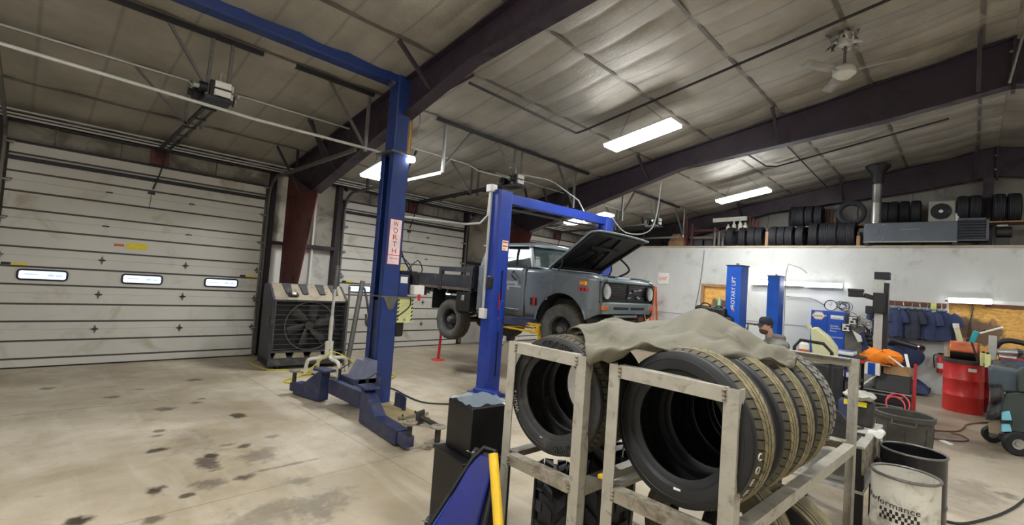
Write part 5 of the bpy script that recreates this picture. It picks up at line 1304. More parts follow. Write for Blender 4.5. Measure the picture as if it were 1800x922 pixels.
hose(Y_((548, 658, 0), (580, 664, 0), (620, 669, 0), (655, 675, 0), (690, 684, 0), (715, 697, 0), (745, 708, 0), (790, 711, 0), (835, 711, 0)), .012, 'dark_steel', 'dark hose trailing across the floor from the lift to the truck lift', 'air_hose')

# ================================================================== TIRE LOFT ABOVE THE OFFICE WALL
LZ = 3.332
shelf_tire = tire_mesh(.30, .205, .19, 'rib', 30, 40, 4)
proto = None
def loft_tire(c, label, group, rz=PI / 2, s=1.0, mm='shelf_rubber', roll=0.0):
    global proto
    if proto is None:
        proto = shelf_tire.build('tire', [M['shelf_rubber'], M['shelf_rubber']], local=True, loc=c, smooth=30); o = proto
    else: o = proto.copy(); col.objects.link(o); o.location = c
    o.rotation_euler = (roll, 0, rz); o.scale = (s * .95, s, s)
    if mm != 'shelf_rubber':
        key = 'tire_' + mm
        if key not in bpy.data.meshes:
            me = proto.data.copy(); me.name = key; me.materials.clear(); me.materials.append(M[mm]); me.materials.append(M[mm])
        o.data = bpy.data.meshes[key]
    return tag(o, label, 'tire', group)
M['loft_dark'] = mat('dark_stored_rubber', (40, 42, 48), .7, 0, .15, 5)
G3 = 'tires standing along the loft edge'
front = [(1286, 'dark tire, first along the loft edge past the bottles', 'loft_dark', .1), (1305, 'tan-dusted tire leaning on the loft edge beside the dark one', 'shelf_rubber', .25), (1323, 'pale-treaded tire on the loft edge between the leaning tire and the post', 'shelf_rubber', .12), (1336, 'tire against the raw wooden post on the loft edge', 'shelf_rubber', .05),
         (1361, 'first tire past the raw wooden post on the loft edge', 'shelf_rubber', .1), (1374, 'second tire past the raw wooden post on the loft edge', 'shelf_rubber', .1), (1389, 'third tire past the raw wooden post on the loft edge', 'shelf_rubber', .06), (1407, 'fourth tire past the raw wooden post on the loft edge', 'shelf_rubber', .03),
         (1430, 'tilted tire in the middle of the loft row', 'loft_dark', .2), (1449, 'fifth tire before the heater on the loft edge', 'shelf_rubber', .08), (1465, 'fourth tire before the heater on the loft edge', 'shelf_rubber', .05), (1480, 'third tire before the heater on the loft edge', 'shelf_rubber', .03), (1497, 'last large tire beside the heater on the loft edge', 'loft_dark', .0)]
for i, (sx, lb, mm, a) in enumerate(front):
    y = px(sx, 415, 14.85).y; s = 1.0 if sx < 1420 else 1.1
    loft_tire((14.85 + .05 * (i % 2), y, LZ + .30 * s), lb, G3, PI / 2 + a * .6, s, mm, .4 * i)
G4 = 'tires on the raised rack in the loft'
RZ = 3.93
for i, (sx, lb) in enumerate([(1395, 'first dark tire on the raised loft rack, tilted toward the room'), (1409, 'second dark tire on the raised loft rack'), (1424, 'third dark tire on the raised loft rack'), (1440, 'fourth dark tire on the raised loft rack'),
                              (1554, 'tire on the raised loft rack just behind the heater duct'), (1571, 'second tire past the heater duct on the raised loft rack'), (1590, 'third tire past the heater duct on the raised loft rack'), (1610, 'fourth tire past the heater duct on the raised loft rack'),
                              (1692, 'tire beside the grey air conditioner unit on the raised loft rack'), (1714, 'second tire past the air conditioner unit, up against the dark post'), (1755, 'tire just past the dark post in the loft'), (1782, 'last large tire at the end of the loft')]):
    y = px(sx, 380, 15.2).y; loft_tire((15.2, y, RZ + .30 * (1.0 if i < 8 else 1.08)), lb, G4, PI / 2 + (.35 if i == 0 else .04), 1.0 if i < 8 else 1.08, 'loft_dark', .7 * i)
y = px(1497, 385, 15.1).y
loft_tire((15.05, y, RZ + .33), 'wide tire standing face-on above the row in the loft', G4, .15, 1.1, 'loft_dark', .2)
rk = MB().bb(14.95, 15.45, -1.2, 4.2, RZ - .03, RZ)
rko = thing('loft_rack', 'raised steel rack with a plank deck carrying the upper tires in the loft', 'rack', (15.2, 1.5, LZ))
rk.build('deck', M['wood'], rko, smooth=0)
for y in (-1.15, .9, 2.5, 4.15):
    for x in (14.97, 15.43): MB().bb(x - .02, x + .02, y - .02, y + .02, LZ, RZ - .03).build('leg', M['dark_steel'], rko, smooth=0)
# pallet rack end, crate, bottles, timbers
pr = thing('pallet_rack', 'reddish steel storage rack with dark bins at the far end of the loft', 'rack', (15.1, 6.0, LZ))
for sx in (1207, 1217):
    y = px(sx, 410, 14.9).y; MB().bb(14.88, 14.94, y - .03, y + .03, LZ, 4.35 if sx == 1207 else 4.1).build('upright', M['column'], pr, smooth=0)
y0, y1 = px(1212, 420, 14.9).y, px(1262, 420, 14.9).y
for z, mm in ((3.84, 'column'), (3.62, 'galv_dark')): MB().bb(14.9, 14.93, y1, y0, z, z + .07).build('beam', M[mm], pr, smooth=0)
MB().bb(14.95, 15.45, y1, y0, 3.60, 3.62).build('deck', M['wood_dark'], pr, smooth=0)
for i, sx in enumerate((1228, 1246)):
    y = px(sx, 430, 14.95).y; o = MB().bb(14.9, 15.3, y - .13, y + .13, LZ, LZ + .24).bb(14.88, 14.92, y - .14, y + .14, LZ + .21, LZ + .25).build('storage_bin', M['black_bed'], bevel=.01)
    tag(o, ('dark bin under the storage rack nearer the rack uprights', 'dark bin under the storage rack nearer the tires')[i], 'bin', 'bins in the loft')
for i, sx in enumerate((1256, 1264, 1271)):
    y = px(sx, 420, 14.85).y; o = MB().cyl((14.85, y, LZ), (14.85, y, LZ + .44 - .07 * i), .045, n=12).cyl((14.85, y, LZ + .40 - .07 * i), (14.85, y, LZ + .62 - .12 * i), .018, n=8).build('metal_tube', M['galv_dark'])
    tag(o, ('taller', 'middle', 'shorter')[i] + ' of the upright metal tubes beside the dark loft tire', 'tube', 'metal tubes in the loft')
y = px(1190, 425, 14.8).y
cr = MB().prism([V(14.7, y + a * 1.25, LZ + b) for a, b in ((-.2, 0), (.2, 0), (.2, .14), (.09, .42), (-.09, .42), (-.2, .2))], (.35, 0, 0))
tag(cr.build('wooden_crate', M['wood'], bevel=.01), 'angular brown wooden crate at the far edge of the loft', 'crate')
for i, (sx, h) in enumerate(((1280, .2), (1290, .28), (1301, .32), (1310, .24))):
    p = px(sx, 400, 15.0); z0 = 3.86
    b = MB().lathe([(.001, 0), (.055, 0), (.06, .02), (.06, h * .6), (.025, h * .8), (.025, h), (.001, h)], (15.0, p.y, z0), n=14)
    tag(b.build('bottle', M['white_soft']), ('first', 'second', 'third', 'last')[i] + ' white bottle on the small loft shelf counting from the storage rack', 'bottle', 'white bottles in the loft')
ya, yb = px(1272, 400, 15.0).y, px(1318, 400, 15.0).y
o = thing('loft_shelf', 'small dark shelf holding the white bottles in the loft', 'shelf', (15.05, (ya + yb) / 2, LZ))
MB().bb(14.9, 15.2, yb, ya, 3.83, 3.86).build('board', M['wood_dark'], o, smooth=0)
for y in (yb + .03, ya - .03): MB().bb(15.12, 15.18, y - .02, y + .02, LZ, 3.83).build('leg', M['dark_steel'], o, smooth=0)
for i, (sx, h) in enumerate(((1318, 4.34), (1324, 4.28), (1331, 4.22), (1455, 4.42), (1461, 4.40), (1467, 4.36))):
    y = px(sx, 400, 15.4).y; o = MB().prism([V(15.3, y - .03, LZ), V(15.34, y - .03, LZ), V(15.34, y + .03, LZ), V(15.3, y + .03, LZ)], (.08, 0, h - LZ)).build('timber', M['wood_dark'], smooth=0)
    tag(o, ('tallest timber of the first upright bundle in the loft', 'middle timber of the first upright bundle in the loft', 'shortest timber of the first upright bundle in the loft', 'tallest timber of the bundle by the raised tires', 'middle timber of the bundle by the raised tires', 'shortest timber of the bundle by the raised tires')[i], 'timber', 'upright timbers in the loft')
for i, (sx, zt) in enumerate(((1348, 3.75), (1509, 3.6))):
    y = px(sx, 425, 14.6).y; o = MB().bb(14.56, 14.65, y - .04, y + .04, LZ, zt).mat(1).bb(14.57, 14.64, y - .03, y + .03, zt, zt + .1).build('guard_post', [M['wood'], M['dark_steel']], bevel=.005)
    tag(o, ('raw wooden post on the loft edge between the rows of tires', 'short raw wooden post on the loft edge beside the heater')[i], 'post', 'wooden posts on the loft edge')
# unit heater and its flue
hx = 14.32; ya, ym, yb = px(1518, 410, hx).y, px(1683, 410, hx).y, px(1737, 410, hx).y
Hh = thing('unit_heater', 'long dark grey unit heater with a flue and louvred outlet on the loft edge', 'heater', (14.6, ym, LZ))
M['heater'] = mat('slate_sheet_metal', (86, 92, 100), .38, .45, .1, 4)
MB().bb(hx, 14.78, ym, ya, LZ + .08, 3.87).build('cabinet', M['heater'], Hh, bevel=.008)
MB().bb(hx - .015, 14.79, ym, ya, LZ + .065, LZ + .085).bb(hx - .012, hx, ya - 1.05, ya - .7, 3.70, 3.71).build('cabinet_seam', M['galv'], Hh, smooth=0)
MB().cyl((hx - .012, ya - .2, 3.67), (hx, ya - .2, 3.67), .10, n=24).build('access_cover', M['heater'], Hh)
sc_ = MB()
for dy in (.05, .38):
    for z in (3.50, 3.83): sc_.cyl((hx - .006, ya - dy, z), (hx, ya - dy, z), .012, n=8)
sc_.build('screw', M['galv'], Hh)
lv = MB().bb(hx + .03, 14.76, yb, ym, LZ + .1, 3.9)
lo_ = lv.build('louvre_housing', M['dark_steel'], Hh, smooth=0)
for k in range(7):
    z = 3.47 + .062 * k; MB().bar((hx + .01, yb + .03, z), (hx + .01, ym - .02, z), .05, .014, (.5, 0, 1)).build('louvre_slat', M['heater'], lo_, smooth=0)
MB().bb(hx - .01, hx + .03, yb - .01, yb + .03, LZ + .1, 3.92).bb(hx - .01, hx + .03, yb, ym, 3.88, 3.92).bb(hx - .01, hx + .03, yb, ym, LZ + .09, LZ + .12).build('louvre_frame', M['heater'], lo_, smooth=0)
yd = px(1541, 360, 14.55).y
fl_ = MB()
fl_.lathe([(.10, 3.87), (.10, 3.93), (.115, 3.935), (.115, 3.95), (.10, 3.955), (.10, 4.4), (.104, 4.41), (.10, 4.42), (.10, 4.85), (.104, 4.86), (.10, 4.87), (.10, roof(yd) - .1)], (14.55, yd, 0), n=24)
fl_.build('flue_pipe', M['galv'], Hh)
MB().lathe([(.10, roof(yd) - .55), (.13, roof(yd) - .5), (.13, roof(yd) - .3), (.26, roof(yd) - .12), (.26, roof(yd) - .09)], (14.55, yd, 0), n=24).build('roof_collar', M['dark_steel'], Hh)
MB().bb(14.33, 14.4, ya - .1, ya - .02, LZ, LZ + .08).bb(14.33, 14.4, ym, ym + .08, LZ, LZ + .08).bb(14.6, 14.7, yb + .05, yb + .13, LZ, LZ + .1).build('support', M['dark_steel'], Hh, smooth=0)
MB().cyl((14.5, yb - .12, 3.62), (14.5, yb - .36, 3.62), .12, n=18).mat(1).bb(14.42, 14.58, yb - .3, yb - .12, 3.73, 3.78).mat(0).bb(14.4, 14.6, yb - .32, yb - .1, LZ, 3.5).build('blower_motor', [M['black'], M['galv']], Hh, bevel=.01)
# air conditioner unit
ya, yb = px(1632, 372, 15.0).y, px(1680, 372, 15.0).y; yc = (ya + yb) / 2
A = thing('condenser_unit', 'grey air conditioner condenser with a round fan grille sitting behind the heater', 'air conditioner', (15.0, yc, RZ))
MB().bb(14.98, 15.28, yb, ya, RZ, RZ + .52).build('cabinet', mat('grey_beige_case', (150, 146, 138), .5), A, bevel=.015)
yf = px(1654, 371, 14.96).y
g = MB()
for r in (.06, .1, .14, .175): g.tube(arc((14.965, yf, RZ + .27), r, 0, 2 * PI, 28, (0, 1, 0), (0, 0, 1))[:-1], .008, 5, True)
for k in range(8): a = k * PI / 4; g.bar((14.97, yf, RZ + .27), (14.97, yf + .18 * math.cos(a), RZ + .27 + .18 * math.sin(a)), .006, .006)
MB().cyl((14.972, yf, RZ + .27), (14.985, yf, RZ + .27), .19, n=28).build('fan_opening', M['dark_steel'], A)
g.build('fan_grille', M['dark_steel'], A); MB().cyl((14.955, yf, RZ + .27), (14.97, yf, RZ + .27), .04, n=16).build('fan_cap', M['white_soft'], A)
MB().box((14.97, yb - .03, RZ + .12), (.06, .06, .18)).build('valve_cover', M['white_soft'], A, bevel=.01)
# ceiling fan hanging from a torn patch of insulation
cx, cyy = 7.45, 1.3; zt = roof(cyy) - .06; fz = .12
Fn = thing('ceiling_fan', 'white ceiling fan on a short rod under torn foil insulation', 'ceiling fan', (cx, cyy, zt))
MB().lathe([(.001, 0), (.10, 0), (.115, -.03), (.08, -.14), (.03, -.16), (.001, -.16)], (cx, cyy, zt), n=24).build('canopy', M['liner'], Fn)
MB().cyl((cx, cyy, zt - .45), (cx, cyy, zt - .1), .018, n=10).build('down_rod', M['galv_dark'], Fn)
MB().lathe([(.001, -.53), (.05, -.53), (.11, -.56), (.135, -.60), (.135, -.66), (.10, -.69), (.085, -.70), (.08, -.71), (.055, -.725), (.001, -.73)], (cx, cyy, zt + fz), n=28).build('motor', M['liner'], Fn)
for k in range(3):
    a = .5 + k * 2 * PI / 3; u = V(math.cos(a), math.sin(a), 0); v = V(-u.y, u.x, 0); o = V(cx, cyy, zt - .63 + fz)
    b = MB().rows([[o + u * r + v * (w * .065) + V(0, 0, .018 * w) for w in (-1, 0, 1)] for r in (.2, .4, .6, .66)])
    bo = b.build('blade', mat('grey_fan_blade', (150, 146, 138), .5), Fn, solid=.006); MB().bar(o + u * .1, o + u * .24, .03, .008).build('blade_iron', M['galv'], bo, smooth=0)
rn = random.Random(5); tf = MB()
for k in range(7):
    a = k * .9; p = V(cx - .1 + .16 * math.cos(a), cyy + .16 * math.sin(a), zt - .02)
    tf.rows([[p + V(rn.uniform(-.06, .06), rn.uniform(-.06, .06), -.09 * j - rn.random() * .03) for i in range(3)] for j in range(3)])
tag(tf.build('torn_insulation', M['silver'], solid=.004), 'torn flap of shiny foil insulation around the ceiling fan mount', 'insulation')

# ================================================================== ON AND BY THE OFFICE WALL
e = px(1166, 489, 14.37)
E_ = thing('exit_sign', 'small white sign with red letters on the wall beyond the truck nose', 'sign', e)
es = MB().box((14.385, e.y, e.z), (.02, .36, .36)).build('plate', M['white_soft'], E_, bevel=.01)
MB().text('EXIT', (14.374, e.y + .13, e.z - .06), (0, -1, 0), (0, 0, 1), .16, .003, width=.26).build('lettering', M['red_ink'], es, smooth=0)
pipe([px(1238, 440, 14.38), px(1232, 490, 14.38), px(1221, 545, 14.38)], .008, 'thin grey cable running down the white office wall', 'cable', 'galv_dark', 'wall_cable', 4)
pipe([px(1382, 520, 14.37), px(1400, 522, 14.37), px(1425, 524, 14.37), px(1443, 532, 14.37), px(1453, 540, 14.37)], .01, 'thin cable curving along the wall to the clock', 'cable', 'galv_dark', 'wall_cable', 5)
# orange perforated panel at the truck's far corner
o = thing('step_ladder', 'orange fibreglass ladder standing by the office wall beyond the truck nose', 'ladder', (13.9, px(1147, 540, 13.9).y, 0))
y = px(1147, 540, 13.9).y
MB().bar((13.75, y - .07, 0), (13.9, y - .05, 2.0), .05, .08).bar((13.75, y + .2, 0), (13.9, y + .14, 2.0), .05, .08).build('rail', M['orange'], o, bevel=.006)
MB().bar((14.25, y - .07, 0), (13.95, y - .05, 1.98), .04, .05).build('rear_leg', M['orange'], o, smooth=0); MB().bar((14.25, y + .2, 0), (13.95, y + .14, 1.98), .04, .05).build('rear_leg', M['orange'], o, smooth=0)
for k in range(6): MB().bb(13.74 + .024 * k, 13.86 + .024 * k, y - .05, y + .16, .3 * (k + 1) - .02, .3 * (k + 1) + .01).build('step', M['silver'], o, smooth=0)
# tool bags in front of the strand-board door
for i, (sx, sy, w, h) in enumerate(((1243, 547, .40, .22), (1266, 556, .26, .34), (1281, 570, .2, .3))):
    p = px(sx, sy, 9.2)
    t = thing('tool_bag', ('long dark tool bag with white labels on the tall cart beside the lettered lift', 'dark upright pouch with a pink cloth on the tall cart', 'dark bag with tangled white and blue cords against the lettered lift')[i], 'bag', (9.2, p.y, p.z - h / 2), 0, 'bags on the tall cart')
    MB().box((9.2, p.y, p.z), (.24, w, h)).build('body', M['black'], t, bevel=.05, segs=3)
    MB().tube(arc((9.1, p.y, p.z + h / 2 - .02), w * .25, 0, PI, 10, (0, 1, 0), (0, 0, .7)), .012, 6).build('handle', M['black_gloss'], t)
    MB().box((9.075, p.y + w * .22, p.z + h * .1), (.006, w * .3, h * .18)).build('patch', M['white_soft'] if i != 1 else mat('pink_cloth', (214, 160, 150), .8), t, smooth=0)
p = px(1265, 530, 9.25)
b = MB().lathe([(.001, 0), (.032, 0), (.034, .02), (.034, .13), (.014, .17), (.014, .21), (.001, .21)], (9.25, p.y, p.z - .12), n=14)
tag(b.build('spray_bottle', mat('pale_green_plastic', (150, 206, 170), .4)), 'pale green bottle standing among the tool bags', 'bottle')
tc = thing('tall_cart', 'dark tall cart carrying the tool bags, in front of the strand-board door', 'cart', (9.25, 3.55, 0))
zt = px(1243, 547, 9.2).z - .11
MB().bb(9.0, 9.36, 3.44, 3.97, zt - .03, zt).build('top_shelf', M['dark_steel'], tc, smooth=0); MB().bb(9.0, 9.36, 3.44, 3.97, .3, .33).build('bottom_shelf', M['dark_steel'], tc, smooth=0)
for x in (9.02, 9.34):
    for y in (3.46, 3.95): MB().bb(x - .015, x + .015, y - .015, y + .015, .0, zt).build('leg', M['dark_steel'], tc, smooth=0)
# blue parts cabinet
bx = 13.75; y0, y1 = px(1486, 545, bx).y, px(1426, 542, bx).y; zt = 1.66
B = thing('parts_cabinet', 'bright blue steel parts cabinet with white lettering and a hexagon emblem', 'cabinet', (14.05, (y0 + y1) / 2, 0))
M['cab_blue'] = mat('cabinet_blue', (26, 74, 168), .35, 0, .06, 3)
MB().bb(bx + .012, 14.34, y0, y1, 0, zt).build('body', M['cab_blue'], B, bevel=.006)
MB().bb(bx + .03, 14.34, y0 - .004, y0 - .001, .1, zt - .03).build('side_panel', M['dark_steel'], B, smooth=0)
for a, b in ((y0 + .005, (y0 + y1) / 2 - .004), ((y0 + y1) / 2 + .004, y1 - .005)):
    d = MB().bb(bx - .006, bx + .012, a, b, .08, zt - .02).build('cabinet_door', M['cab_blue'], B, bevel=.004)
    MB().bb(bx - .025, bx - .006, (b - .06 if a < (y0 + y1) / 2 - .1 else a + .03), (b - .03 if a < (y0 + y1) / 2 - .1 else a + .06), .75, .95).build('handle', M['silver'], d, bevel=.004)
hc = V(bx - .008, px(1439, 554, bx).y, px(1439, 554, bx).z)
hx_ = MB().prism([hc + V(0, .14 * math.cos(k * PI / 3) * -1, .11 * math.sin(k * PI / 3)) for k in range(6)], (-.002, 0, 0)); hx_.mat(1).prism([hc + V(-.002, .115 * math.cos(k * PI / 3) * -1, .088 * math.sin(k * PI / 3)) for k in range(6)], (-.002, 0, 0))
hx_.mat(2).text('NAPA', hc + V(-.004, .09, -.04), (0, -1, 0), (0, 0, 1), .09, .002, width=.18)
em = hx_.build('emblem', [mat('emblem_gold', (226, 176, 96), .5), M['white_soft'], M['navy_ink']], B, smooth=0)
tx = MB()
def wl(sx, sy, body, size, w): p = px(sx, sy, bx - .008); tx.text(body, p, (0, -1, 0), (0, 0, 1), size, .002, width=w)
p = px(1460, 559, bx - .008); tx.box((bx - .008, p.y - .13, p.z + .035), (.003, .26, .09))
wl(1459, 573, 'Quality', .055, .17); wl(1459, 577, 'Automotive', .055, .24); wl(1459, 582, 'Parts', .055, .13); wl(1432, 592, 'Tools &', .05, .16); wl(1455, 592, 'Equipment', .055, .3); wl(1450, 556, 'P', .05, .04)
tx.mat(1); wl(1461, 559.5, 'AUTO PARTS', .055, .23)
tx.build('lettering', [M['white_soft'], M['navy_ink']], B, smooth=0)
p = px(1460, 541, 13.95)
t = thing('wall_clock', 'round white-faced clock with a dark rim standing on the blue cabinet', 'clock', (13.95, p.y, zt))
MB().lathe([(.115, .0), (.135, -.02), (.135, .02), (.12, .03), (.001, .03)], (13.95, p.y, zt + .138), (1, 0, 0), 32).build('rim', M['dark_steel'], t)
MB().cyl((13.945, p.y, zt + .138), (13.96, p.y, zt + .138), .118, n=32).build('face', M['white_soft'], t)
MB().bar((13.94, p.y, zt + .138), (13.94, p.y + .05, zt + .17), .01, .004).bar((13.94, p.y, zt + .138), (13.94, p.y - .02, zt + .22), .008, .004).build('hand', M['black_ink'], t, smooth=0)
cl = MB(); rr = random.Random(9)
for k in range(7):
    c0 = V(14.0, y0 + .12 + rr.uniform(-.1, .12), zt + .12 + rr.uniform(-.02, .06)); cl.tube(arc(c0, .10 + .05 * rr.random(), 0, 2 * PI, 20, (.15, 1, 0), (0, rr.uniform(-.4, .4), rr.uniform(.6, 1)))[:-1], .007, 5, True)
cl.tube([V(14.0, y0 + .1, zt + .02), V(14.0, y0 - .15, zt - .02), V(13.9, y0 - .4, zt - .3), V(13.9, y0 - .5, 1.1)], .007, 5, smooth=5)
tag(cl.build('cable_coil', M['black']), 'tangled coil of black cable lying on top of the blue cabinet', 'cable')
# uniform shirts on the coat rail
ra, rb = px(1556, 531, 14.36), px(1664, 536, 14.36)
rl = thing('coat_rail', 'stained wooden coat rail with hooks on the office wall', 'coat rail', (14.37, (ra.y + rb.y) / 2, 1.93))
MB().bb(14.36, 14.395, rb.y, ra.y, 1.92, 2.02).build('board', M['wood_dark'], rl, bevel=.004)
SH = [(1549, 0, 'first', 'navy'), (1572, -.02, 'second', 'navy'), (1588, .03, 'third', 'navy'), (1603, -.03, 'fourth', 'navy_grey'), (1617, .02, 'fifth', 'navy_grey'), (1630, -.02, 'sixth', 'navy'), (1655, .0, 'last', 'navy')]
for sx, _, _, _ in SH:
    y = px(sx, 535, 14.3).y; MB().tube([(14.37, y, 1.98), (14.30, y, 1.97), (14.27, y, 1.985), (14.265, y, 2.005)], .008, 6).build('hook', M['silver'], rl)
nt_ = px(1641, 537, 14.35)
MB().box((14.34, nt_.y, nt_.z - .01), (.006, .1, .14)).build('note', mat('yellow_green_note', (206, 220, 130), .6), rl, smooth=0)
def shirt(seed):
    r = random.Random(seed); m = MB(); rows = []
    for j in range(15):
        t = j / 14; w = .235 + .015 * t if t > .16 else .075 + .16 * (t / .16) ** .85
        rows.append([])
        for i in range(26):
            a = 2 * PI * i / 26; x = math.cos(a); yv = math.sin(a)
            fold = 1 + .22 * t * math.sin(a * 5 + seed * 1.7 + t * 2) + .08 * math.sin(a * 9 + seed)
            rows[-1].append(V(yv * (.05 + .035 * t) * fold, x * w * (1 + .03 * math.sin(seed + t * 6)), -.68 * t + .02 * abs(x) * (-1 if t < .1 else 0) + .02 * t * math.sin(a * 3 + seed)))
    m.rows(rows, True); m.add(rows[0], [tuple(range(26))])
    sl = []
    for s in (-1, 1):
        q = MB(); q.tube([V(0, s * .17, -.07), V(.0, s * .25, -.15), V(-.01, s * .29, -.26), V(-.012, s * .305, -.34)], [.055, .075, .08, .085], 12, smooth=4)
        q.v = [V(p.x * .55, p.y, p.z) for p in q.v]; sl.append(q)
    return m, sl
for i, (sx, dx, nth, mm) in enumerate(SH):
    y = px(sx, 545, 14.2).y; c = V(14.22 + dx, y, 1.86)
    t = thing('work_shirt', {'first': 'navy work shirt at the far end of the coat rail behind the sensor column', 'last': 'navy short-sleeved work shirt spread open at the near end of the coat rail'}.get(nth, nth + (' navy' if mm == 'navy' else ' charcoal') + ' work shirt along the coat rail from the sensor column'), 'shirt', c, 0, 'work shirts on the coat rail')
    m, sl = shirt(i + 1)
    if nth != 'last':
        m.v = [V(p.x * 1.1, p.y * .74, p.z) for p in m.v]
        for q in sl: q.v = [V(p.x, p.y * .80, p.z) for p in q.v]
        t.rotation_euler[2] = (.5, -.3, .35, -.4, .3, -.35)[i]
    bo = m.build('shirt_body', M[mm], t, local=True, smooth=60, subsurf=1)
    for q in sl: q.build('sleeve', M[mm], t, local=True, smooth=60)
    MB().tube([V(-.02, -.09, .0), V(-.055, -.03, -.035), V(-.055, .03, -.035), V(-.02, .09, .0)], .016, 6, smooth=4).build('collar', M[mm], t, local=True)
    MB().tube([V(0, 0, .0), V(0, 0, .07), V(.03, 0, .11), V(.045, 0, .125)], .006, 6).build('hanger', M['silver'], t, local=True)
    if nth in ('last', 'fourth', 'fifth', 'first'): MB().box((-.075, .10, -.16), (.006, .09, .03)).build('name_patch', M['white_soft'], t, local=True, smooth=0)
# jackets, exhaust hose, extinguisher, dark sheet on the floor
jk = V(14.12, px(1585, 600, 14.1).y, 0)
t = thing('coat_heap', 'dark jackets heaped low beneath the shirts on a stand', 'clothing', jk)
hp = MB().grid(lambda u, v: jk + V(.22 * math.cos(2 * PI * u) * math.sin(PI * (.08 + .9 * v)) * (1 + .2 * math.sin(6 * PI * u + 5 * v)), .36 * math.sin(2 * PI * u) * math.sin(PI * (.08 + .9 * v)) * (1 + .15 * math.sin(8 * PI * u + 3 * v)), .40 + .72 * (1 - v)), 30, 14)
hp.build('jacket', M['navy'], t, smooth=70)
MB().lathe([(.001, .0), (.22, 0), (.22, .03), (.04, .04), (.04, .9), (.001, .9)], jk, n=16).build('stand', M['dark_steel'], t)
h0 = px(1572, 600, 13.9); h1 = px(1600, 607, 13.6); h2 = px(1619, 612, 13.4)
t = thing('exhaust_hose', 'black exhaust hose with a chrome ring end below the shirts', 'hose', (13.6, h1.y, 0))
MB().tube([h0 + V(.2, .1, -.1), h0, h1, h2], .06, 12, smooth=5).build('hose', M['black'], t); MB().lathe([(.055, -.02), (.075, -.02), (.08, .03), (.06, .03)], h2, (h2 - h1), 20, True).build('ring_end', M['chrome'], t)
MB().tube([h0 + V(.2, .1, -.1), h0 + V(.25, .1, -.5), V(14.3, h0.y + .1, .62)], .06, 12, smooth=5).build('lower_hose', M['black'], t)
t = thing('fire_extinguisher', 'red fire extinguisher with white label hung low on the office wall', 'fire extinguisher', px(1654, 655, 14.3))
z0 = px(1654, 655, 14.3).z; yy = px(1654, 640, 14.3).y
MB().lathe([(.001, 0), (.07, 0), (.075, .02), (.075, .30), (.05, .36), (.025, .38), (.025, .40), (.001, .40)], (14.3, yy, z0), n=20).build('cylinder', M['drum_red'], t)
MB().lathe([(.0755, .10), (.0765, .10), (.0765, .22), (.0755, .22)], (14.3, yy, z0), n=20).build('label', M['white_soft'], t)
MB().bb(14.27, 14.33, yy - .04, yy + .05, z0 + .40, z0 + .44).tube([(14.28, yy + .04, z0 + .41), (14.26, yy + .12, z0 + .36), (14.25, yy + .1, z0 + .1)], .012, 6, smooth=4).build('valve', M['black'], t)
s0 = [fl(1585, 692), fl(1655, 688), fl(1640, 672), fl(1600, 672)]
rr = random.Random(2)
sh_ = MB().grid(lambda u, v: V(13.55 + .75 * v, .62 + (1.5 - .62) * u, .02 + .30 * v * (.6 + .4 * math.sin(u * 7)) * (1 - .9 * max(0, .5 - u) * 1.6) + .05 * math.sin(u * 21 + v * 9) * math.sin(v * 13) + .04), 24, 14)
tag(sh_.build('dark_sheet', M['navy'], solid=.008), 'dark cloth sheet crumpled on the floor against the office wall', 'cloth')

# ================================================================== SENSOR COLUMN AND EQUIPMENT IN FRONT OF THE WALL
p = px(1553, 475, 10.6)
ac = V(10.6, p.y, 0)
t = thing('sensor_column', 'tall aluminium and black wheel-alignment column with a camera arm', 'alignment column', ac)
cs = MB().bb(10.55, 10.66, p.y - .02, p.y + .10, .05, 2.32)
for dy in (.0, .035, .07): cs.bb(10.54, 10.55, p.y + dy - .006, p.y + dy + .004, .05, 2.32)
cs.build('column', M['alu'], t, smooth=0)
MB().bb(10.56, 10.68, p.y - .09, p.y - .02, .3, 2.26).build('cable_cover', M['black'], t, smooth=0)
MB().bb(10.52, 10.70, p.y - .10, p.y + .12, 2.32, 2.45).build('cap', M['dark_steel'], t, bevel=.01)
MB().bb(10.47, 10.6, p.y - .06, p.y + .12, 1.72, 2.08).bb(10.46, 10.56, p.y + .10, p.y + .22, 1.70, 1.84).build('carriage', M['black'], t, bevel=.012)
MB().bar((10.52, p.y + .10, 1.98), (10.45, p.y + .24, 2.02), .05, .08).build('arm', M['iron'], t, smooth=0)
MB().box((10.42, p.y + .36, 2.03), (.12, .22, .10), .1).mat(1).box((10.42, p.y + .36, 2.10), (.14, .24, .05), .1).build('camera_head', [M['black'], M['iron']], t, bevel=.01)
MB().bb(10.50, 10.9, p.y - .2, p.y + .2, 0, .05).build('base', M['black'], t, bevel=.01)
# black tool chest with an open front tray
cx0, cx1 = 10.02, 10.46; y0, y1 = px(1602, 690, 10.02).y, px(1514, 690, 10.02).y
t = thing('tool_chest', 'black rolling tool chest with sloped lid under the orange cloth', 'tool chest', (10.25, (y0 + y1) / 2, 0))
MB().bb(cx0, cx1, y0, y1, .08, .46).build('body', M['black_gloss'], t, bevel=.008)
MB().prism([V(cx0 + .03, y0 + .02, .46), V(cx1, y0 + .02, .46), V(cx1, y0 + .02, .72), V(cx0 + .16, y0 + .02, .72)], (0, y1 - y0 - .2, 0)).build('lid', M['black'], t, bevel=.008)
MB().bb(cx0 - .012, cx0, y0, y1, .44, .46).build('edge_trim', M['silver'], t, smooth=0)
for k in range(2): 
    d = MB().bb(cx0 - .008, cx0, y0 + .02, y1 - .02, .12 + .16 * k, .26 + .16 * k).build('drawer', M['black'], t, bevel=.003); MB().bb(cx0 - .02, cx0 - .008, y0 + .1, y1 - .1, .23 + .16 * k, .245 + .16 * k).build('handle', M['silver'], d, smooth=0)
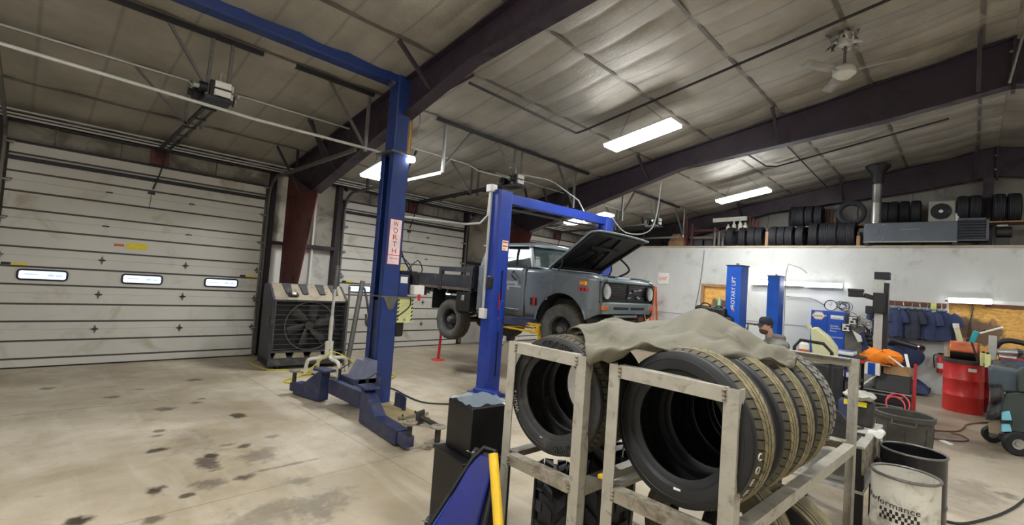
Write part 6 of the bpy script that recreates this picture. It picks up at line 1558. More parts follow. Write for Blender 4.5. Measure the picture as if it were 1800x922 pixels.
for x in (cx0 + .06, cx1 - .06):
    for y in (y0 + .06, y1 - .06): MB().cyl((x, y - .015, .04), (x, y + .015, .04), .04, n=12).build('caster', M['black'], t)
MB().bb(cx0 + .1, cx0 + .16, y0 - .05, y0 - .01, .1, .95).build('side_post', M['red'], t, smooth=0)
c = px(1576, 653, 10.22)
o = MB().bb(10.2, 10.44, c.y - .17, c.y + .17, .722, .86).mat(1).bb(10.2, 10.44, c.y - .17, c.y + .17, .86, .865).build('cardboard_box', [M['card'], M['wood']], bevel=.004); tag(o, 'plain cardboard box on the black tool chest', 'box')
c = px(1549, 627, 10.22); oc = MB().ball(V(10.24, c.y, c.z), .27, .6, 1.05, .48, 28, 16)
oc.v = [q + V(math.sin(q.y * 31 + q.z * 19), math.sin(q.z * 27 + q.x * 13), math.sin(q.y * 23 + q.x * 17)) * .022 + V(math.sin(q.z * 61 + q.y * 37), math.sin(q.x * 53 + q.z * 71), math.sin(q.y * 57 + q.x * 43)) * .014 for q in oc.v]
tag(oc.build('orange_cloth', mat('safety_orange_cloth', (250, 140, 34), .8, 0, .08, 8), smooth=70), 'bright orange crumpled cloth heaped on the tool chest', 'cloth')
zc_ = c.z - .10
o = thing('parts_tray', 'wooden tray holding boxes and the orange cloth on the black tool chest', 'tray', (10.25, c.y, .72))
MB().bb(10.08, 10.44, c.y - .14, c.y + .42, zc_ - .03, zc_ - .01).build('tray', M['wood'], o, smooth=0)
for y in (c.y - .1, c.y + .38): MB().bb(10.15, 10.4, y - .02, y + .02, .46 if y > c.y else .722, zc_ - .03).build('leg', M['wood'], o, smooth=0)
p = px(1531, 648, 10.0); o = MB().box((10.14, p.y, p.z), (.16, .22, .2)).mat(1).box((10.055, p.y, p.z), (.004, .1, .2)).build('paper_towel_box', [M['white_soft'], M['cab_blue']], bevel=.006); tag(o, 'white and blue box at the end of the tool chest below the orange cloth', 'box')
for i, (a, b) in enumerate((((1562, 625), (1588, 645)), ((1592, 622), (1597, 645)), ((1545, 655), (1510, 680)))):
    o = MB().bar(px(*a, 10.12), px(*b, 10.0), .04, .012).build('trim_strip', M['white_soft'], smooth=0)
    o.name = 'white_strip'; tag(o, ('slanting white strip leaning across the cardboard box', 'upright white strip at the end of the cardboard box', 'white strip leaning from the tool chest lid to its edge')[i], 'strip', 'white strips on the tool chest')
# red air line coil, lying on the trash can
# alignment cart with targets
p = px(1500, 590, 11.2)
t = thing('alignment_cart', 'grey alignment cart with two black and white targets and hanging clamps', 'cart', (11.2, p.y, 0))
MB().bb(11.1, 11.35, p.y - .16, p.y + .12, 0.08, 1.45).build('tower', M['galv_dark'], t, bevel=.01)
MB().bb(10.95, 11.5, p.y - .3, p.y + .3, 0, .08).build('base', M['black'], t, bevel=.01)
for sx, sy in ((1499, 563), (1487, 575)):
    q = px(sx, sy, 10.95); n_ = MB().box(q, (.02, .16, .16)); n_.mat(1)
    for a, b, w, h in ((0, .055, .12, .02), (0, -.055, .12, .02), (.02, .02, .03, .05), (-.03, -.015, .03, .06), (.045, 0, .02, .08), (-.0, .0, .05, .02)): n_.box(q + V(-.011, a, b), (.004, w, h))
    n_.build('target', [M['black'], M['white_soft']], t, smooth=0)
    MB().bar(q + V(.02, 0, 0), (11.15, p.y, q.z - .05), .03, .03).build('target_arm', M['silver'], t, smooth=0)
rr = random.Random(11); cm = MB()
for k in range(10):
    q = px(1506 + 20 * rr.random(), 556 + 14 * rr.random(), 11.0); cm.bar(q, q + V(.05, rr.uniform(-.14, .14), rr.uniform(-.1, .1)), .03, .025).ball(q, .03, n=8, m=6)
cm.build('clamp', M['silver'], t, smooth=0)
cb2 = MB()
for k in range(6):
    a = px(1512 + 4 * k, 566 + 3 * k, 11.2); b = px(1540, 556 + 12 * k, 11.6); m_ = (a + b) / 2 - V(0, 0, .08 + .04 * k); cb2.tube([a, m_, b], .009, 5, smooth=6)
cb2.build('cable', M['black'], t)
for k in range(3):
    q = px(1520 + 6 * k, 588 + 8 * k, 11.1); MB().ball(q, .07, .6, 1, .8, 10, 8).build('sensor', M['black'], t)
MB().prism([px(1510, 585, 11.0), px(1518, 583, 11.0), px(1531, 628, 11.0), px(1520, 632, 11.0)], (.05, 0, 0)).build('strap', M['navy'], t, smooth=0)
MB().prism([px(1498, 580, 10.9), px(1513, 590, 10.9), px(1516, 600, 10.9), px(1508, 601, 10.9)], (.04, 0, 0)).build('white_arm', M['white_soft'], t, bevel=.006)
# parts cart between rack and wall with bottles
ux = 8.45; yA, yB = px(1440, 640, ux).y, px(1512, 640, ux).y
t = thing('utility_cart', 'black utility cart of bottles seen behind the larger rack', 'cart', (ux + .2, (yA + yB) / 2, 0))
for z in (.42, .74, 1.0): MB().bb(ux, ux + .42, yB, yA, z - .025, z).build('shelf', M['black'], t, smooth=0)
for x in (ux + .02, ux + .4):
    for y in (yB + .02, (yA + yB) / 2, yA - .02): MB().bb(x - .018, x + .018, y - .018, y + .018, .08, 1.0).build('post', M['black'], t, smooth=0)
for x in (ux + .03, ux + .39):
    for y in (yB + .03, yA - .03): MB().cyl((x, y - .015, .04), (x, y + .015, .04), .04, n=12).build('caster', M['dark_steel'], t)
bt = [(1447, .74, .17, 'white', 'cab_blue', 'white jug with a blue label on the cart beside its corner post'), (1458, .74, .19, 'cab_blue', 'white_soft', 'blue jug on the middle shelf of the bottle cart'), (1467, .74, .12, 'red', 'white_soft', 'red can on the middle shelf of the bottle cart'), (1480, .74, .22, 'navy', 'white_soft', 'dark jug with a large white label on the bottle cart'), (1494, .74, .17, 'purple', 'white_soft', 'purple bottle at the end of the bottle cart'), (1471, .42, .2, 'black', 'white_soft', 'black bottle on the bottom shelf of the bottle cart')]
M['purple'] = mat('purple_plastic', (88, 58, 150), .4)
for sx, z, h, a, b, lb in bt:
    y = px(sx, 650, ux + .1).y
    j = thing('oil_jug', lb, 'bottle', (ux + .1, y, z), 0, 'bottles on the utility cart')
    MB().bb(ux + .04, ux + .16, y - .055, y + .055, z, z + h * .8).build('body', M[a], j, bevel=.02)
    MB().cyl((ux + .1, y - .02, z + h * .78), (ux + .1, y - .02, z + h), .02, n=12).build('cap', M[b], j); MB().box((ux + .038, y, z + h * .4), (.004, .07, h * .4)).build('label', M[b], j, smooth=0)
for i, (sx, w, h, mm, lb) in enumerate(((1480, .3, .14, 'cab_blue', 'blue drawer box on top of the bottle cart'), (1506, .2, .08, 'red', 'red and black box on top of the bottle cart'))):
    y = px(sx, 620, ux + .15).y; o = MB().bb(ux + .02, ux + .34, y - w / 2, y + w / 2, 1.0, 1.0 + h).mat(1).bb(ux + .01, ux + .345, y - w / 2 - .005, y + w / 2 + .005, 1.0 + h * .65, 1.0 + h).build('storage_box', [M[mm], M['white_soft'] if i == 0 else M['black']], bevel=.006); tag(o, lb, 'box', 'boxes on the utility cart')
# pale plastic tank and black tubular handle of the hand truck in front of it
tk = px(1448, 600, 8.0)
t = thing('drain_tank', 'pale yellow-green plastic drain tank tilted up behind the larger rack', 'tank', (8.0, tk.y, .9))
q = MB().prism([px(1424, 578, 8.0), px(1433, 573, 8.0), px(1455, 590, 8.0), px(1470, 610, 8.0), px(1470, 640, 8.0), px(1428, 640, 8.0)], (.16, 0, 0))
q.build('tank', mat('pale_green_translucent', (206, 206, 164), .45, 0, .06, 4), t, bevel=.03, segs=3)
MB().cyl(px(1424, 578, 8.08), px(1420, 570, 8.08), .035, n=14).build('cap', mat('pale_cap', (196, 196, 160), .5), t)
hb = px(1448, 640, 8.0); MB().bb(7.95, 8.25, hb.y - .2, hb.y + .25, .0, hb.z).build('stand', M['dark_steel'], t, bevel=.02)
t = thing('hand_truck', 'black tubular handle of a hand truck showing over the rack rail', 'hand truck', (7.5, 1.5, 0))
ha, hb_ = px(1396, 618, 7.5), px(1462, 628, 7.5)
zt = px(1425, 599, 7.5).z
MB().tube([V(7.5, ha.y, .1), V(7.5, ha.y, zt - .1), V(7.5, ha.y - .07, zt), V(7.5, hb_.y + .1, zt - .015), V(7.5, hb_.y, zt - .12), V(7.5, hb_.y, .1)], .022, 10).build('handle', M['black'], t)
MB().bb(7.3, 7.5, hb_.y - .02, ha.y + .02, .02, .04).build('toe_plate', M['black'], t, smooth=0)
for z in (.4, .75): MB().cyl((7.5, hb_.y, z), (7.5, ha.y, z), .015, n=8).build('crossbar', M['black'], t)
for y in (hb_.y + .03, ha.y - .03): MB().cyl((7.58, y - .03, .11), (7.58, y + .03, .11), .11, n=20).build('wheel', M['black'], t)
p = px(1416, 612, 8.0); b = MB().lathe([(.001, 0), (.06, 0), (.065, .05), (.05, .09), (.001, .11)], (8.02, p.y, hb.z + .0), n=16)
c0 = V(8.0, p.y + .02, 0)
t = thing('work_light', 'small amber and white beacon beside the pale tank', 'beacon', c0)
MB().lathe([(.001, p.z - .06), (.07, p.z - .06), (.07, p.z - .01), (.001, p.z - .01)], c0, n=16).build('base', M['amber'], t); MB().lathe([(.068, p.z - .01), (.06, p.z + .06), (.03, p.z + .09), (.001, p.z + .095)], c0, n=16).build('dome', M['white_soft'], t); MB().cyl(c0, c0 + V(0, 0, p.z - .06), .02, n=8).build('mast', M['dark_steel'], t)
p = px(1315, 568, 11.5)
t = thing('tool_stand', 'small grey T-shaped tool stand between the two lettered lift posts', 'stand', (11.5, p.y, 0))
MB().bb(11.46, 11.54, p.y - .22, p.y + .24, p.z - .02, p.z + .02).build('bar', M['galv_dark'], t, smooth=0); MB().cyl((11.5, p.y, 0), (11.5, p.y, p.z), .015, n=8).tube([(11.48, p.y, p.z - .08), (11.48, p.y + .03, p.z - .2), (11.48, p.y, p.z - .26)], .018, 6).build('pole', M['galv_dark'], t); MB().lathe([(.001, 0), (.2, 0), (.2, .02), (.001, .03)], (11.5, p.y, 0), n=16).build('base', M['dark_steel'], t)

# ================================================================== DRUMS, TRASH CANS, WORKTABLE
def drum(c, r, h, mm, name, label, ribs=2, open_top=True, dent=0.0, inner='black'):
    t = thing(name, label, 'drum', c)
    pr = [(.001, 0), (r * .98, 0), (r, .012)]
    for k in range(ribs):
        z = h * (k + 1) / (ribs + 1); pr += [(r, z - .02), (r * 1.03, z - .006), (r * 1.03, z + .006), (r, z + .02)]
    pr += [(r, h - .012)]
    if open_top: pr += [(r * .97, h - .012), (r * .97, .02), (.001, .02)]
    else: pr += [(r * .97, h - .015), (.001, h - .015)]
    m = MB(); m.lathe(pr, c, n=40)
    if dent: m.v = [q + (V(math.cos(4 + 0), math.sin(4), 0) * dent * max(0, (q.z / h) - .6) * 2.5 * (1 if math.cos(math.atan2(q.y - c[1], q.x - c[0]) - 1.0) > .3 else 0)) for q in m.v]
    b = m.build('shell', M[mm] if isinstance(mm, str) else mm, t, smooth=40)
    rim = MB().tube(arc((c[0], c[1], h - .006), r, 0, 2 * PI, 40, (1, 0, 0), (0, 1, 0))[:-1], .009, 6, True)
    rim.build('rim', M['galv_dark'] if mm != 'drum_red' else M['drum_red'], t)
    return t, b
wp = px(1586, 838, 4.25)
WDc = (4.28, .30, 0)
M['grimy_white'] = mat('grimy_white_paint', (206, 202, 190), .45, 0, .06, 5, ((116, 100, 72), .42, 6))
t, b = drum(WDc, .185, .70, 'grimy_white', 'waste_drum', 'dirty white steel drum with black lettering and a checkered band', 1)
def wrap(mb_pts, r): return [V(WDc[0] + r * math.cos(a), WDc[1] + r * math.sin(a), z) for a, z in mb_pts]
ck = MB(); a0 = math.atan2(-WDc[1], -WDc[0])
vs, fs_, w_ = glyphs('Performance')
out = []
for x, yv, zz in vs:
    xx = x / w_ - .5; a = a0 - .42 + xx * 1.75; r = .1855 + (.001 if zz > 0 else 0)
    out.append(V(WDc[0] + r * math.cos(a), WDc[1] + r * math.sin(a), (.50 - .02 * xx) + yv * .055))
ck.add(out, fs_)
for i in range(14):
    for j in range(3):
        if (i + j) % 2: continue
        a = a0 - .75 + .085 * i; ck.add(wrap([(a, .485 - .024 * j), (a + .085, .485 - .024 * j), (a + .085, .461 - .024 * j), (a, .461 - .024 * j)], .186), [(0, 1, 2, 3)])
ck.build('lettering', M['black_ink'], b, smooth=0)
t, b = drum((4.86, .30, 0), .20, .74, 'black_gloss', 'waste_drum', 'black open drum close behind the white lettered drum', 1)
# grey-black trash can
def can(c, r, h, label):
    t = thing('trash_can', label, 'trash can', c)
    MB().lathe([(.001, 0), (r * .8, 0), (r * .82, .02), (r * .98, h - .06), (r * 1.05, h - .05), (r * 1.06, h - .01), (r * 1.02, h), (r * .97, h - .01), (r * .78, .03), (.001, .03)], c, n=40).build('body', M['can'], t)
    for a in (PI * 1.02, PI * 1.02 + PI):
        u = V(math.cos(a), math.sin(a), 0); v = V(-u.y, u.x, 0); o = V(c) + u * r * 1.03
        MB().tube([o + v * .09 + V(0, 0, h - .05), o + v * .09 + u * .05 + V(0, 0, h - .08), o - v * .09 + u * .05 + V(0, 0, h - .08), o - v * .09 + V(0, 0, h - .05)], .012, 6).build('handle', M['can'], t)
    rb = MB()
    for k in range(8):
        a = k * PI / 4 + .2; u = V(math.cos(a), math.sin(a), 0); rb.bar(V(c) + u * r * .84 + V(0, 0, .06), V(c) + u * r * .975 + V(0, 0, h - .1), .03, .012, u)
    rb.build('body_rib', M['can'], t)
M['can'] = mat('worn_black_can', (58, 56, 52), .6, 0, .2, 5, ((92, 86, 74), .35, 7))
can((6.38, .47, 0), .235, .76, 'worn black plastic trash can between the worktable and the tool chest')
cl2 = MB().tube(arc(px(1578, 709, 6.9), .105, 0, 2 * PI, 24, (.2, 1, 0), (.3, 0, 1))[:-1], .008, 6, True).tube(arc(px(1574, 711, 6.9), .085, 0, 5.2, 22, (.2, 1, 0), (.3, .1, 1)), .008, 6)
cl2.tube([px(1574, 711, 6.9) + V(0, -.05, -.09), V(6.85, .55, .45), V(6.9, .5, .02)], .011, 6, smooth=4)
tag(cl2.build('hose_coil', mat('pink_red_hose', (210, 70, 84), .45)), 'coiled red air hose behind the trash can', 'hose')
# steel worktable beside the rack
wx0, wx1, wy0, wy1, wz = 4.34, 5.35, .535, 1.15, .79
t = thing('worktable', 'low grey steel worktable with a skirt between the larger rack and the trash can', 'table', ((wx0 + wx1) / 2, .85, 0))
M['table'] = mat('scuffed_grey_table', (176, 174, 164), .5, .1, .1, 8, ((110, 106, 98), .35, 9))
MB().bb(wx0, wx1, wy0, wy1, wz - .02, wz).build('tabletop', M['table'], t, bevel=.006)
MB().bb(wx0, wx1, wy0, wy0 + .015, wz - .2, wz - .02).build('skirt', M['rack_rusty'], t, smooth=0); MB().bb(wx1 - .015, wx1, wy0, wy1, wz - .2, wz - .02).build('skirt', M['rack_rusty'], t, smooth=0)
MB().bb(wx0, wx1, wy0, wy1, .45, .47).build('shelf', M['table'], t, smooth=0)
for x in (wx0 + .04, wx1 - .04):
    for y in (wy0 + .04, wy1 - .04): MB().bb(x - .035, x + .035, y - .035, y + .035, 0, wz - .02).build('leg', M['black'], t, smooth=0)
cp = MB().cyl((4.95, wy0 - .03, wz + .01), (4.78, wy0 - .03, wz + .02), .028, n=12).cyl((4.90, wy0 - .03, wz), (4.90, wy0 - .03, wz - .18), .014, n=10).bb(4.86, 4.94, wy0 - .045, wy0 + .05, wz + .001, wz + .02)
tag(cp.build('bench_clamp', M['white_soft']), 'white clamp hanging on the edge of the grey worktable', 'clamp')
jx = 5.12; jy = .70
j = thing('fluid_jug', 'black and grey oil jugs taped together with a yellow tag, on the worktable', 'jug', (jx, jy, wz))
MB().bb(jx - .08, jx + .02, jy - .0, jy + .12, wz, wz + .21).build('jug_body', M['navy'], j, bevel=.02); MB().bb(jx - .06, jx + .08, jy - .125, jy - .005, wz, wz + .22).build('jug_body', M['iron'], j, bevel=.02)
MB().bb(jx - .083, jx - .06, jy - .08, jy + .08, wz + .17, wz + .21).build('tag', M['label_yellow'], j, smooth=0)
rg_ = MB().ball((jx - .02, jy - .02, wz + .255), .12, 1.1, 1.0, .3, 18, 10); rg_.v = [q + V(0, 0, .015 * math.sin(q.x * 60) * math.sin(q.y * 50)) for q in rg_.v]
tag(rg_.build('shop_rag', M['table']), 'grey rag lying over the oil jugs on the worktable', 'rag')
tag(MB().cyl((4.75, .72, wz + .012), (4.98, .63, wz + .012), .01, n=8).mat(1).cyl((4.62, .77, wz + .014), (4.75, .72, wz + .012), .014, n=8).build('screwdriver', [M['iron'], M['orange']]), 'orange-handled screwdriver lying on the worktable', 'screwdriver')
tag(MB().bb(4.5, 4.72, .6, .62, wz, wz + .01).bb(4.7, 4.76, .585, .635, wz, wz + .012).build('wrench', M['iron']), 'dark wrench lying near the edge of the worktable', 'wrench')
q = V(4.46, .66, wz); tag(MB().prism([q + V(0, .12, 0), q + V(0, -.06, 0), q + V(0, -.03, .1), q + V(0, .05, .2), q + V(0, .12, .22)], (.03, 0, 0)).build('scraper_plate', M['iron'], bevel=.006), 'curved dark plate standing on the worktable against the rack post', 'plate')
q = px(1486, 705, 5.6)
o = MB().bb(5.0, 5.2, .86, 1.06, wz, wz + .14); o.mat(1).bb(4.99, 5.0, .88, 1.04, wz + .02, wz + .12); tag(o.build('parts_box', [M['white_soft'], M['red']], bevel=.006), 'white and red parts box on the worktable behind the rack post', 'box')
# red drum group at the office wall
RD = (12.45, .09, 0)
t, b = drum(RD, .285, .90, 'drum_red', 'oil_drum', 'bright red steel drum with two rolled ribs standing near the strand-board panel', 2, True)
MB().box((RD[0] - .285 * .93, RD[1] - .12, .80), (.01, .12, .06), .4).build('label', M['white_soft'], b, smooth=0)
bw = MB().lathe([(.29, .90), (.31, .905), (.31, .965), (.29, .97), (.27, .95), (.265, .90)], RD, n=36)
bw.build('drum_ring', M['can'], t)
t, b = drum((13.0, -.36, 0), .30, .86, mat('dark_red_paint', (140, 40, 40), .4, 0, .1, 4), 'oil_drum', 'darker red drum mostly hidden behind the bright red one', 2)
oc_ = V(12.62, .10, 1.095); t = thing('cut_drum', 'orange drum lying on its side, cut open, on top of the red drum', 'drum', (12.62, .1, .905))
ar_ = [PI * 1.42 + PI * 1.58 * k / 30 for k in range(31)]
MB().rows([[V(oc_.x + r * math.cos(a), y, oc_.z + r * math.sin(a)) for a in ar_] for y, r in ((-.09, .185), (-.07, .19), (.04, .19), (.05, .195), (.06, .19), (.26, .19), (.29, .185))]).build('shell', M['orange'], t, solid=.008)
MB().cyl((oc_.x, -.085, oc_.z), (oc_.x, .285, oc_.z), .172, n=28).build('sooty_inside', M['black'], t)  # black core puts the shade of the open inside into the colour
MB().cyl((oc_.x, -.12, oc_.z), (oc_.x, -.09, oc_.z), .192, n=30).build('end_plate', M['rust'], t)

# cluttered bench by the strand board
bz = .95
t = thing('workbench', 'cluttered dark workbench against the strand-board panel', 'workbench', (12.4, -.7, 0))
MB().bb(11.3, 12.1, -1.6, -.28, bz - .05, bz).build('benchtop', M['iron'], t, smooth=0)
for x, y in ((11.35, -.33), (12.05, -.33), (11.35, -1.55), (12.05, -1.55)): MB().bb(x - .03, x + .03, y - .03, y + .03, 0, bz - .05).build('leg', M['dark_steel'], t, smooth=0)
MB().bb(11.32, 12.08, -1.56, -.32, .3, .33).build('shelf', M['iron'], t, smooth=0)
def clutter(sx, sy, X, name, label, cat, make):
    p = px(sx, sy, X); make(V(X, p.y, p.z), name, label, cat)
def jack(c, name, label, cat):
    t = thing(name, label, cat, (c.x, c.y, bz)); MB().bb(c.x - .05, c.x + .05, c.y - .05, c.y + .05, bz, c.z + .1).build('cylinder', M['silver'], t, bevel=.01); MB().bar((c.x, c.y + .16, c.z + .12), (c.x, c.y - .12, c.z + .26), .05, .03).build('handle', M['white_soft'], t, bevel=.008); MB().bb(c.x - .1, c.x + .1, c.y - .1, c.y + .1, bz, bz + .05).build('base', M['iron'], t, smooth=0)
clutter(1745, 600, 11.5, 'bearing_press', 'grey hand press with a white lever on the cluttered bench', 'press', jack)
def toolbox(c, name, label, cat):
    t = thing(name, label, cat, (c.x, c.y, bz)); MB().bb(c.x - .15, c.x + .15, c.y - .26, c.y + .2, bz, bz + .17).build('body', mat('slate_blue_paint', (70, 90, 112), .45), t, bevel=.01); MB().bb(c.x - .155, c.x + .155, c.y - .265, c.y + .205, bz + .16, bz + .20).build('lid', M['drum_red'] if 0 else mat('dull_red_lid', (134, 52, 52), .5), t, bevel=.008); MB().tube(arc((c.x, c.y, bz + .2), .07, 0, PI, 8, (0, 1, 0), (0, 0, .6)), .008, 6).build('handle', M['black'], t)
clutter(1788, 635, 11.5, 'toolbox', 'slate blue toolbox with a dull red lid on the cluttered bench', 'toolbox', toolbox)
def motor_(c, name, label, cat):
    t = thing(name, label, cat, (c.x, c.y, bz)); MB().bb(c.x - .1, c.x + .1, c.y - .16, c.y + .12, bz, bz + .14).build('housing', M['galv_dark'], t, bevel=.015); MB().cyl((c.x - .02, c.y - .05, bz + .14), (c.x - .02, c.y - .05, bz + .2), .04, n=12).build('filler', M['white_soft'], t)
clutter(1762, 636, 11.45, 'power_supply', 'grey metal power box on the cluttered bench beside the blue toolbox', 'box', motor_)
def can_(c, name, label, cat):
    t = thing(name, label, cat, (c.x, c.y, bz)); MB().bb(c.x - .04, c.x + .04, c.y - .035, c.y + .035, bz, bz + .22).build('body', M['lime'], t, bevel=.006); MB().cyl((c.x, c.y, bz + .22), (c.x, c.y, bz + .25), .02, n=10).build('cap', M['black'], t)
clutter(1736, 632, 11.4, 'fluid_can', 'pale yellow can at the edge of the cluttered bench', 'can', can_)
clutter(1728, 634, 11.6, 'fluid_can', 'pale yellow can beside the orange cut drum', 'can', can_)
rr = random.Random(21)
names = [('starter_motor', 'silver starter motor lying on the cluttered bench top', 'engine part'), ('alternator', 'dull alternator among the parts on the cluttered bench', 'engine part'), ('exhaust_pipe', 'bent black exhaust pipe resting across the cluttered bench', 'engine part'), ('impact_wrench', 'silver air wrench lying on the pile of bench parts', 'tool')]
p = px(1768, 606, 11.7); t = thing(names[0][0], names[0][1], names[0][2], (11.7, p.y, bz)); MB().cyl((11.7, p.y + .1, bz + .26), (11.7, p.y - .14, bz + .28), .06, n=16).build('body', M['silver'], t); MB().cyl((11.7, p.y - .14, bz + .28), (11.7, p.y - .2, bz + .285), .03, n=12).build('nose', M['iron'], t); MB().bb(11.65, 11.75, p.y - .1, p.y + .08, bz, bz + .22).build('block', M['iron'], t, bevel=.01)
p = px(1790, 612, 11.8); t = thing(names[1][0], names[1][1], names[1][2], (11.8, p.y, bz)); MB().cyl((11.75, p.y, bz + .26), (11.9, p.y, bz + .26), .09, n=20).build('body', M['galv_dark'], t); MB().cyl((11.7, p.y, bz + .26), (11.75, p.y, bz + .26), .04, n=16).build('pulley', M['iron'], t); MB().bb(11.72, 11.92, p.y - .07, p.y + .07, bz, bz + .18).build('bracket', M['iron'], t, bevel=.01)
p = px(1785, 592, 12.0); t = thing(names[2][0], names[2][1], names[2][2], (12.0, p.y, bz)); MB().tube([(12.0, p.y + .28, bz + .06), (12.0, p.y + .22, bz + .36), (12.0, p.y + .08, bz + .46), (12.0, p.y - .2, bz + .42), (12.0, p.y - .45, bz + .35)], .045, 10, smooth=6).build('pipe', M['black'], t); MB().cyl((12.0, p.y + .28, bz), (12.0, p.y + .28, bz + .08), .06, n=14).build('flange', M['iron'], t)
p = px(1772, 628, 11.4); t = thing(names[3][0], names[3][1], names[3][2], (11.42, p.y, bz)); MB().cyl((11.40, p.y - .1, bz + .2), (11.42, p.y + .1, bz + .2), .04, n=14).bb(11.37, 11.45, p.y - .12, p.y - .04, bz + .14, bz + .2).build('body', M['silver'], t, bevel=.006)
tl = px(1711, 595, 12.2); t = thing('grabber_tool', 'teal-handled pry tool standing in front of the strand board', 'tool', (12.35, tl.y, 0)); MB().bar((12.35, tl.y + .02, 1.30), (12.35, tl.y - .04, 1.52), .06, .08).build('grip', mat('teal_plastic', (40, 164, 170), .45), t, bevel=.015); MB().bar((12.35, tl.y + .02, 1.3), (12.35, tl.y - .06, 1.0), .02, .03).bar((12.35, tl.y - .06, 1.0), (12.35, tl.y - .1, 0), .03, .03).build('shaft', M['iron'], t, smooth=0)
tl = px(1685, 595, 13.3); t = thing('plastic_tube', 'pale plastic tube hanging below the near shirt', 'tube', (13.9, tl.y, 1.0)); MB().cyl(px(1681, 575, 14.1), px(1690, 606, 14.1), .05, n=12).build('sleeve', mat('pale_straw_plastic', (214, 206, 170), .5), t); MB().cyl(px(1680, 568, 14.1), px(1681, 576, 14.1), .055, n=12).build('cuff', M['white_soft'], t)
cn = MB().tube([px(1709, 534, 14.38), px(1709, 560, 14.38), px(1708, 590, 14.38)], .014, 6); tag(cn.build('conduit', M['galv_dark']), 'thin grey conduit running down the strand board below the strip light', 'pipe')
cw = MB().tube([px(1712, 540, 14.37), px(1706, 560, 14.37), px(1701, 590, 14.37), px(1708, 596, 14.37)], .007, 5, smooth=5); tag(cw.build('power_cable', M['black']), 'black cord looping down beside the conduit on the strand board', 'cord')
sp = px(1740, 580, 13.9); tag(MB().tube([px(1700, 597, 13.6), px(1715, 588, 13.6), px(1732, 580, 13.6)], .02, 6).mat(0).cyl(V(13.6, px(1700, 597, 13.6).y, 0), px(1700, 597, 13.6), .015, n=6).build('pry_bar', M['dark_steel']), 'dark bent bar leaning before the strand board', 'bar')
# wheeled equipment cart with pale blue bottles
wc = fl(1783, 800); gx = 9.35
t = thing('wheeled_unit', 'dark green-grey wheeled service unit with two pale blue bottles strapped on its side', 'service unit', (gx + .3, -.62, 0))
M['dark_green'] = mat('dark_green_grey_plastic', (58, 68, 66), .45, 0, .12, 5)
M['pale_blue'] = mat('pale_blue_plastic', (128, 200, 220), .4, 0, .06, 6)
def gp(sx, sy, X=gx): p = px(sx, sy, X); return V(X, p.y, p.z)
bo = MB().prism([gp(1755, 735), gp(1748, 712), gp(1768, 690), gp(1800, 686), gp(1850, 690), gp(1850, 765), gp(1772, 762)], (.55, 0, 0)).build('body', M['dark_green'], t, bevel=.03, segs=3)
MB().prism([gp(1738, 650), gp(1744, 645), gp(1800, 655), gp(1850, 660), gp(1850, 690), gp(1765, 688), gp(1740, 690)], (.6, 0, 0)).build('upper_housing', mat('blue_grey_plastic', (62, 76, 84), .45, 0, .12, 5), t, bevel=.025, segs=3)
MB().prism([gp(1786, 682, gx - .05), gp(1788, 655, gx - .05), gp(1796, 646, gx - .05), gp(1850, 646, gx - .05), gp(1850, 690, gx - .05), gp(1790, 690, gx - .05)], (.2, 0, 0)).build('hopper', M['dark_green'], t, bevel=.03, segs=3)
hb2 = MB().grid(lambda u, v: gp(1738 + 22 * u + 4 * math.sin(v * 5), 674 + 64 * v, gx - .06 + .03 * math.sin(u * 6 + v * 9)) + V(.05 * math.sin(v * 14) , 0, 0), 10, 18)
hb2.build('hanging_bag', mat('charcoal_cloth', (60, 58, 62), .85, 0, .2, 7), t, solid=.02)
MB().bb(gx + .02, gx + .4, gp(1768, 700).y, gp(1740, 700).y, .22, .95).build('column', mat('dull_beige_metal', (134, 120, 100), .6), t, smooth=0)
for s0_, s1_ in ((724, 739), (744, 759)):
    MB().prism([gp(1760, s0_, gx - .06), gp(1775, s0_ - 2, gx - .06), gp(1779, s1_, gx - .06), gp(1760, s1_, gx - .06)], (.09, 0, 0)).build('bottle', M['pale_blue'], t, bevel=.012)
MB().prism([gp(1758, 739, gx - .07), gp(1780, 741, gx - .07), gp(1780, 745, gx - .07), gp(1758, 743, gx - .07)], (.1, 0, 0)).build('strap', M['black'], t, smooth=0)
def whl(c, r, w):
    m = MB().lathe([(r * .45, -w / 2), (r * .9, -w / 2), (r, -w * .3), (r, w * .3), (r * .9, w / 2), (r * .45, w / 2)], c, (.94, .34, 0), 28, True); o = m.build('wheel', M['rubber_dark'], t)
    MB().lathe([(.001, -w * .35), (r * .2, -w * .4), (r * .25, -w * .2), (r * .48, -w * .3), (r * .48, w * .3), (.001, w * .3)], c, (.94, .34, 0), 24).build('rim', M['silver'], o)
whl(V(9.32, -.47, .155), .155, .09); whl(V(9.9, -.25, .12), .12, .08); whl(V(9.9, -.85, .155), .155, .09)
MB().bb(9.35, 9.95, -.85, -.3, .16, .24).build('chassis', M['black'], t, smooth=0)
lp = [(fl(x, y), 0) for x, y in ((1624, 753), (1640, 757), (1680, 759), (1693, 754), (1700, 747), (1720, 744), (1745, 742))]
hose(lp, .012, 'rust', 'rust-brown air hose lying on the floor between the trash can and the wheeled unit', 'air_hose')
hose([(fl(x, y), 0) for x, y in ((1600, 765), (1640, 771), (1690, 776), (1702, 773), (1690, 766), (1672, 762))], .01, 'rust', 'thin brown hose end looping back on the floor near the red drum', 'air_hose')
pq = fl(1665, 778); tag(MB().prism([fl(1650, 774) + V(0, 0, .001), fl(1657, 772) + V(0, 0, .001), fl(1677, 781) + V(0, 0, .001), fl(1670, 782) + V(0, 0, .001)], (0, 0, .003)).build('paper_strip', M['white_soft'], smooth=0), 'white strip of paper lying on the oily floor', 'paper')
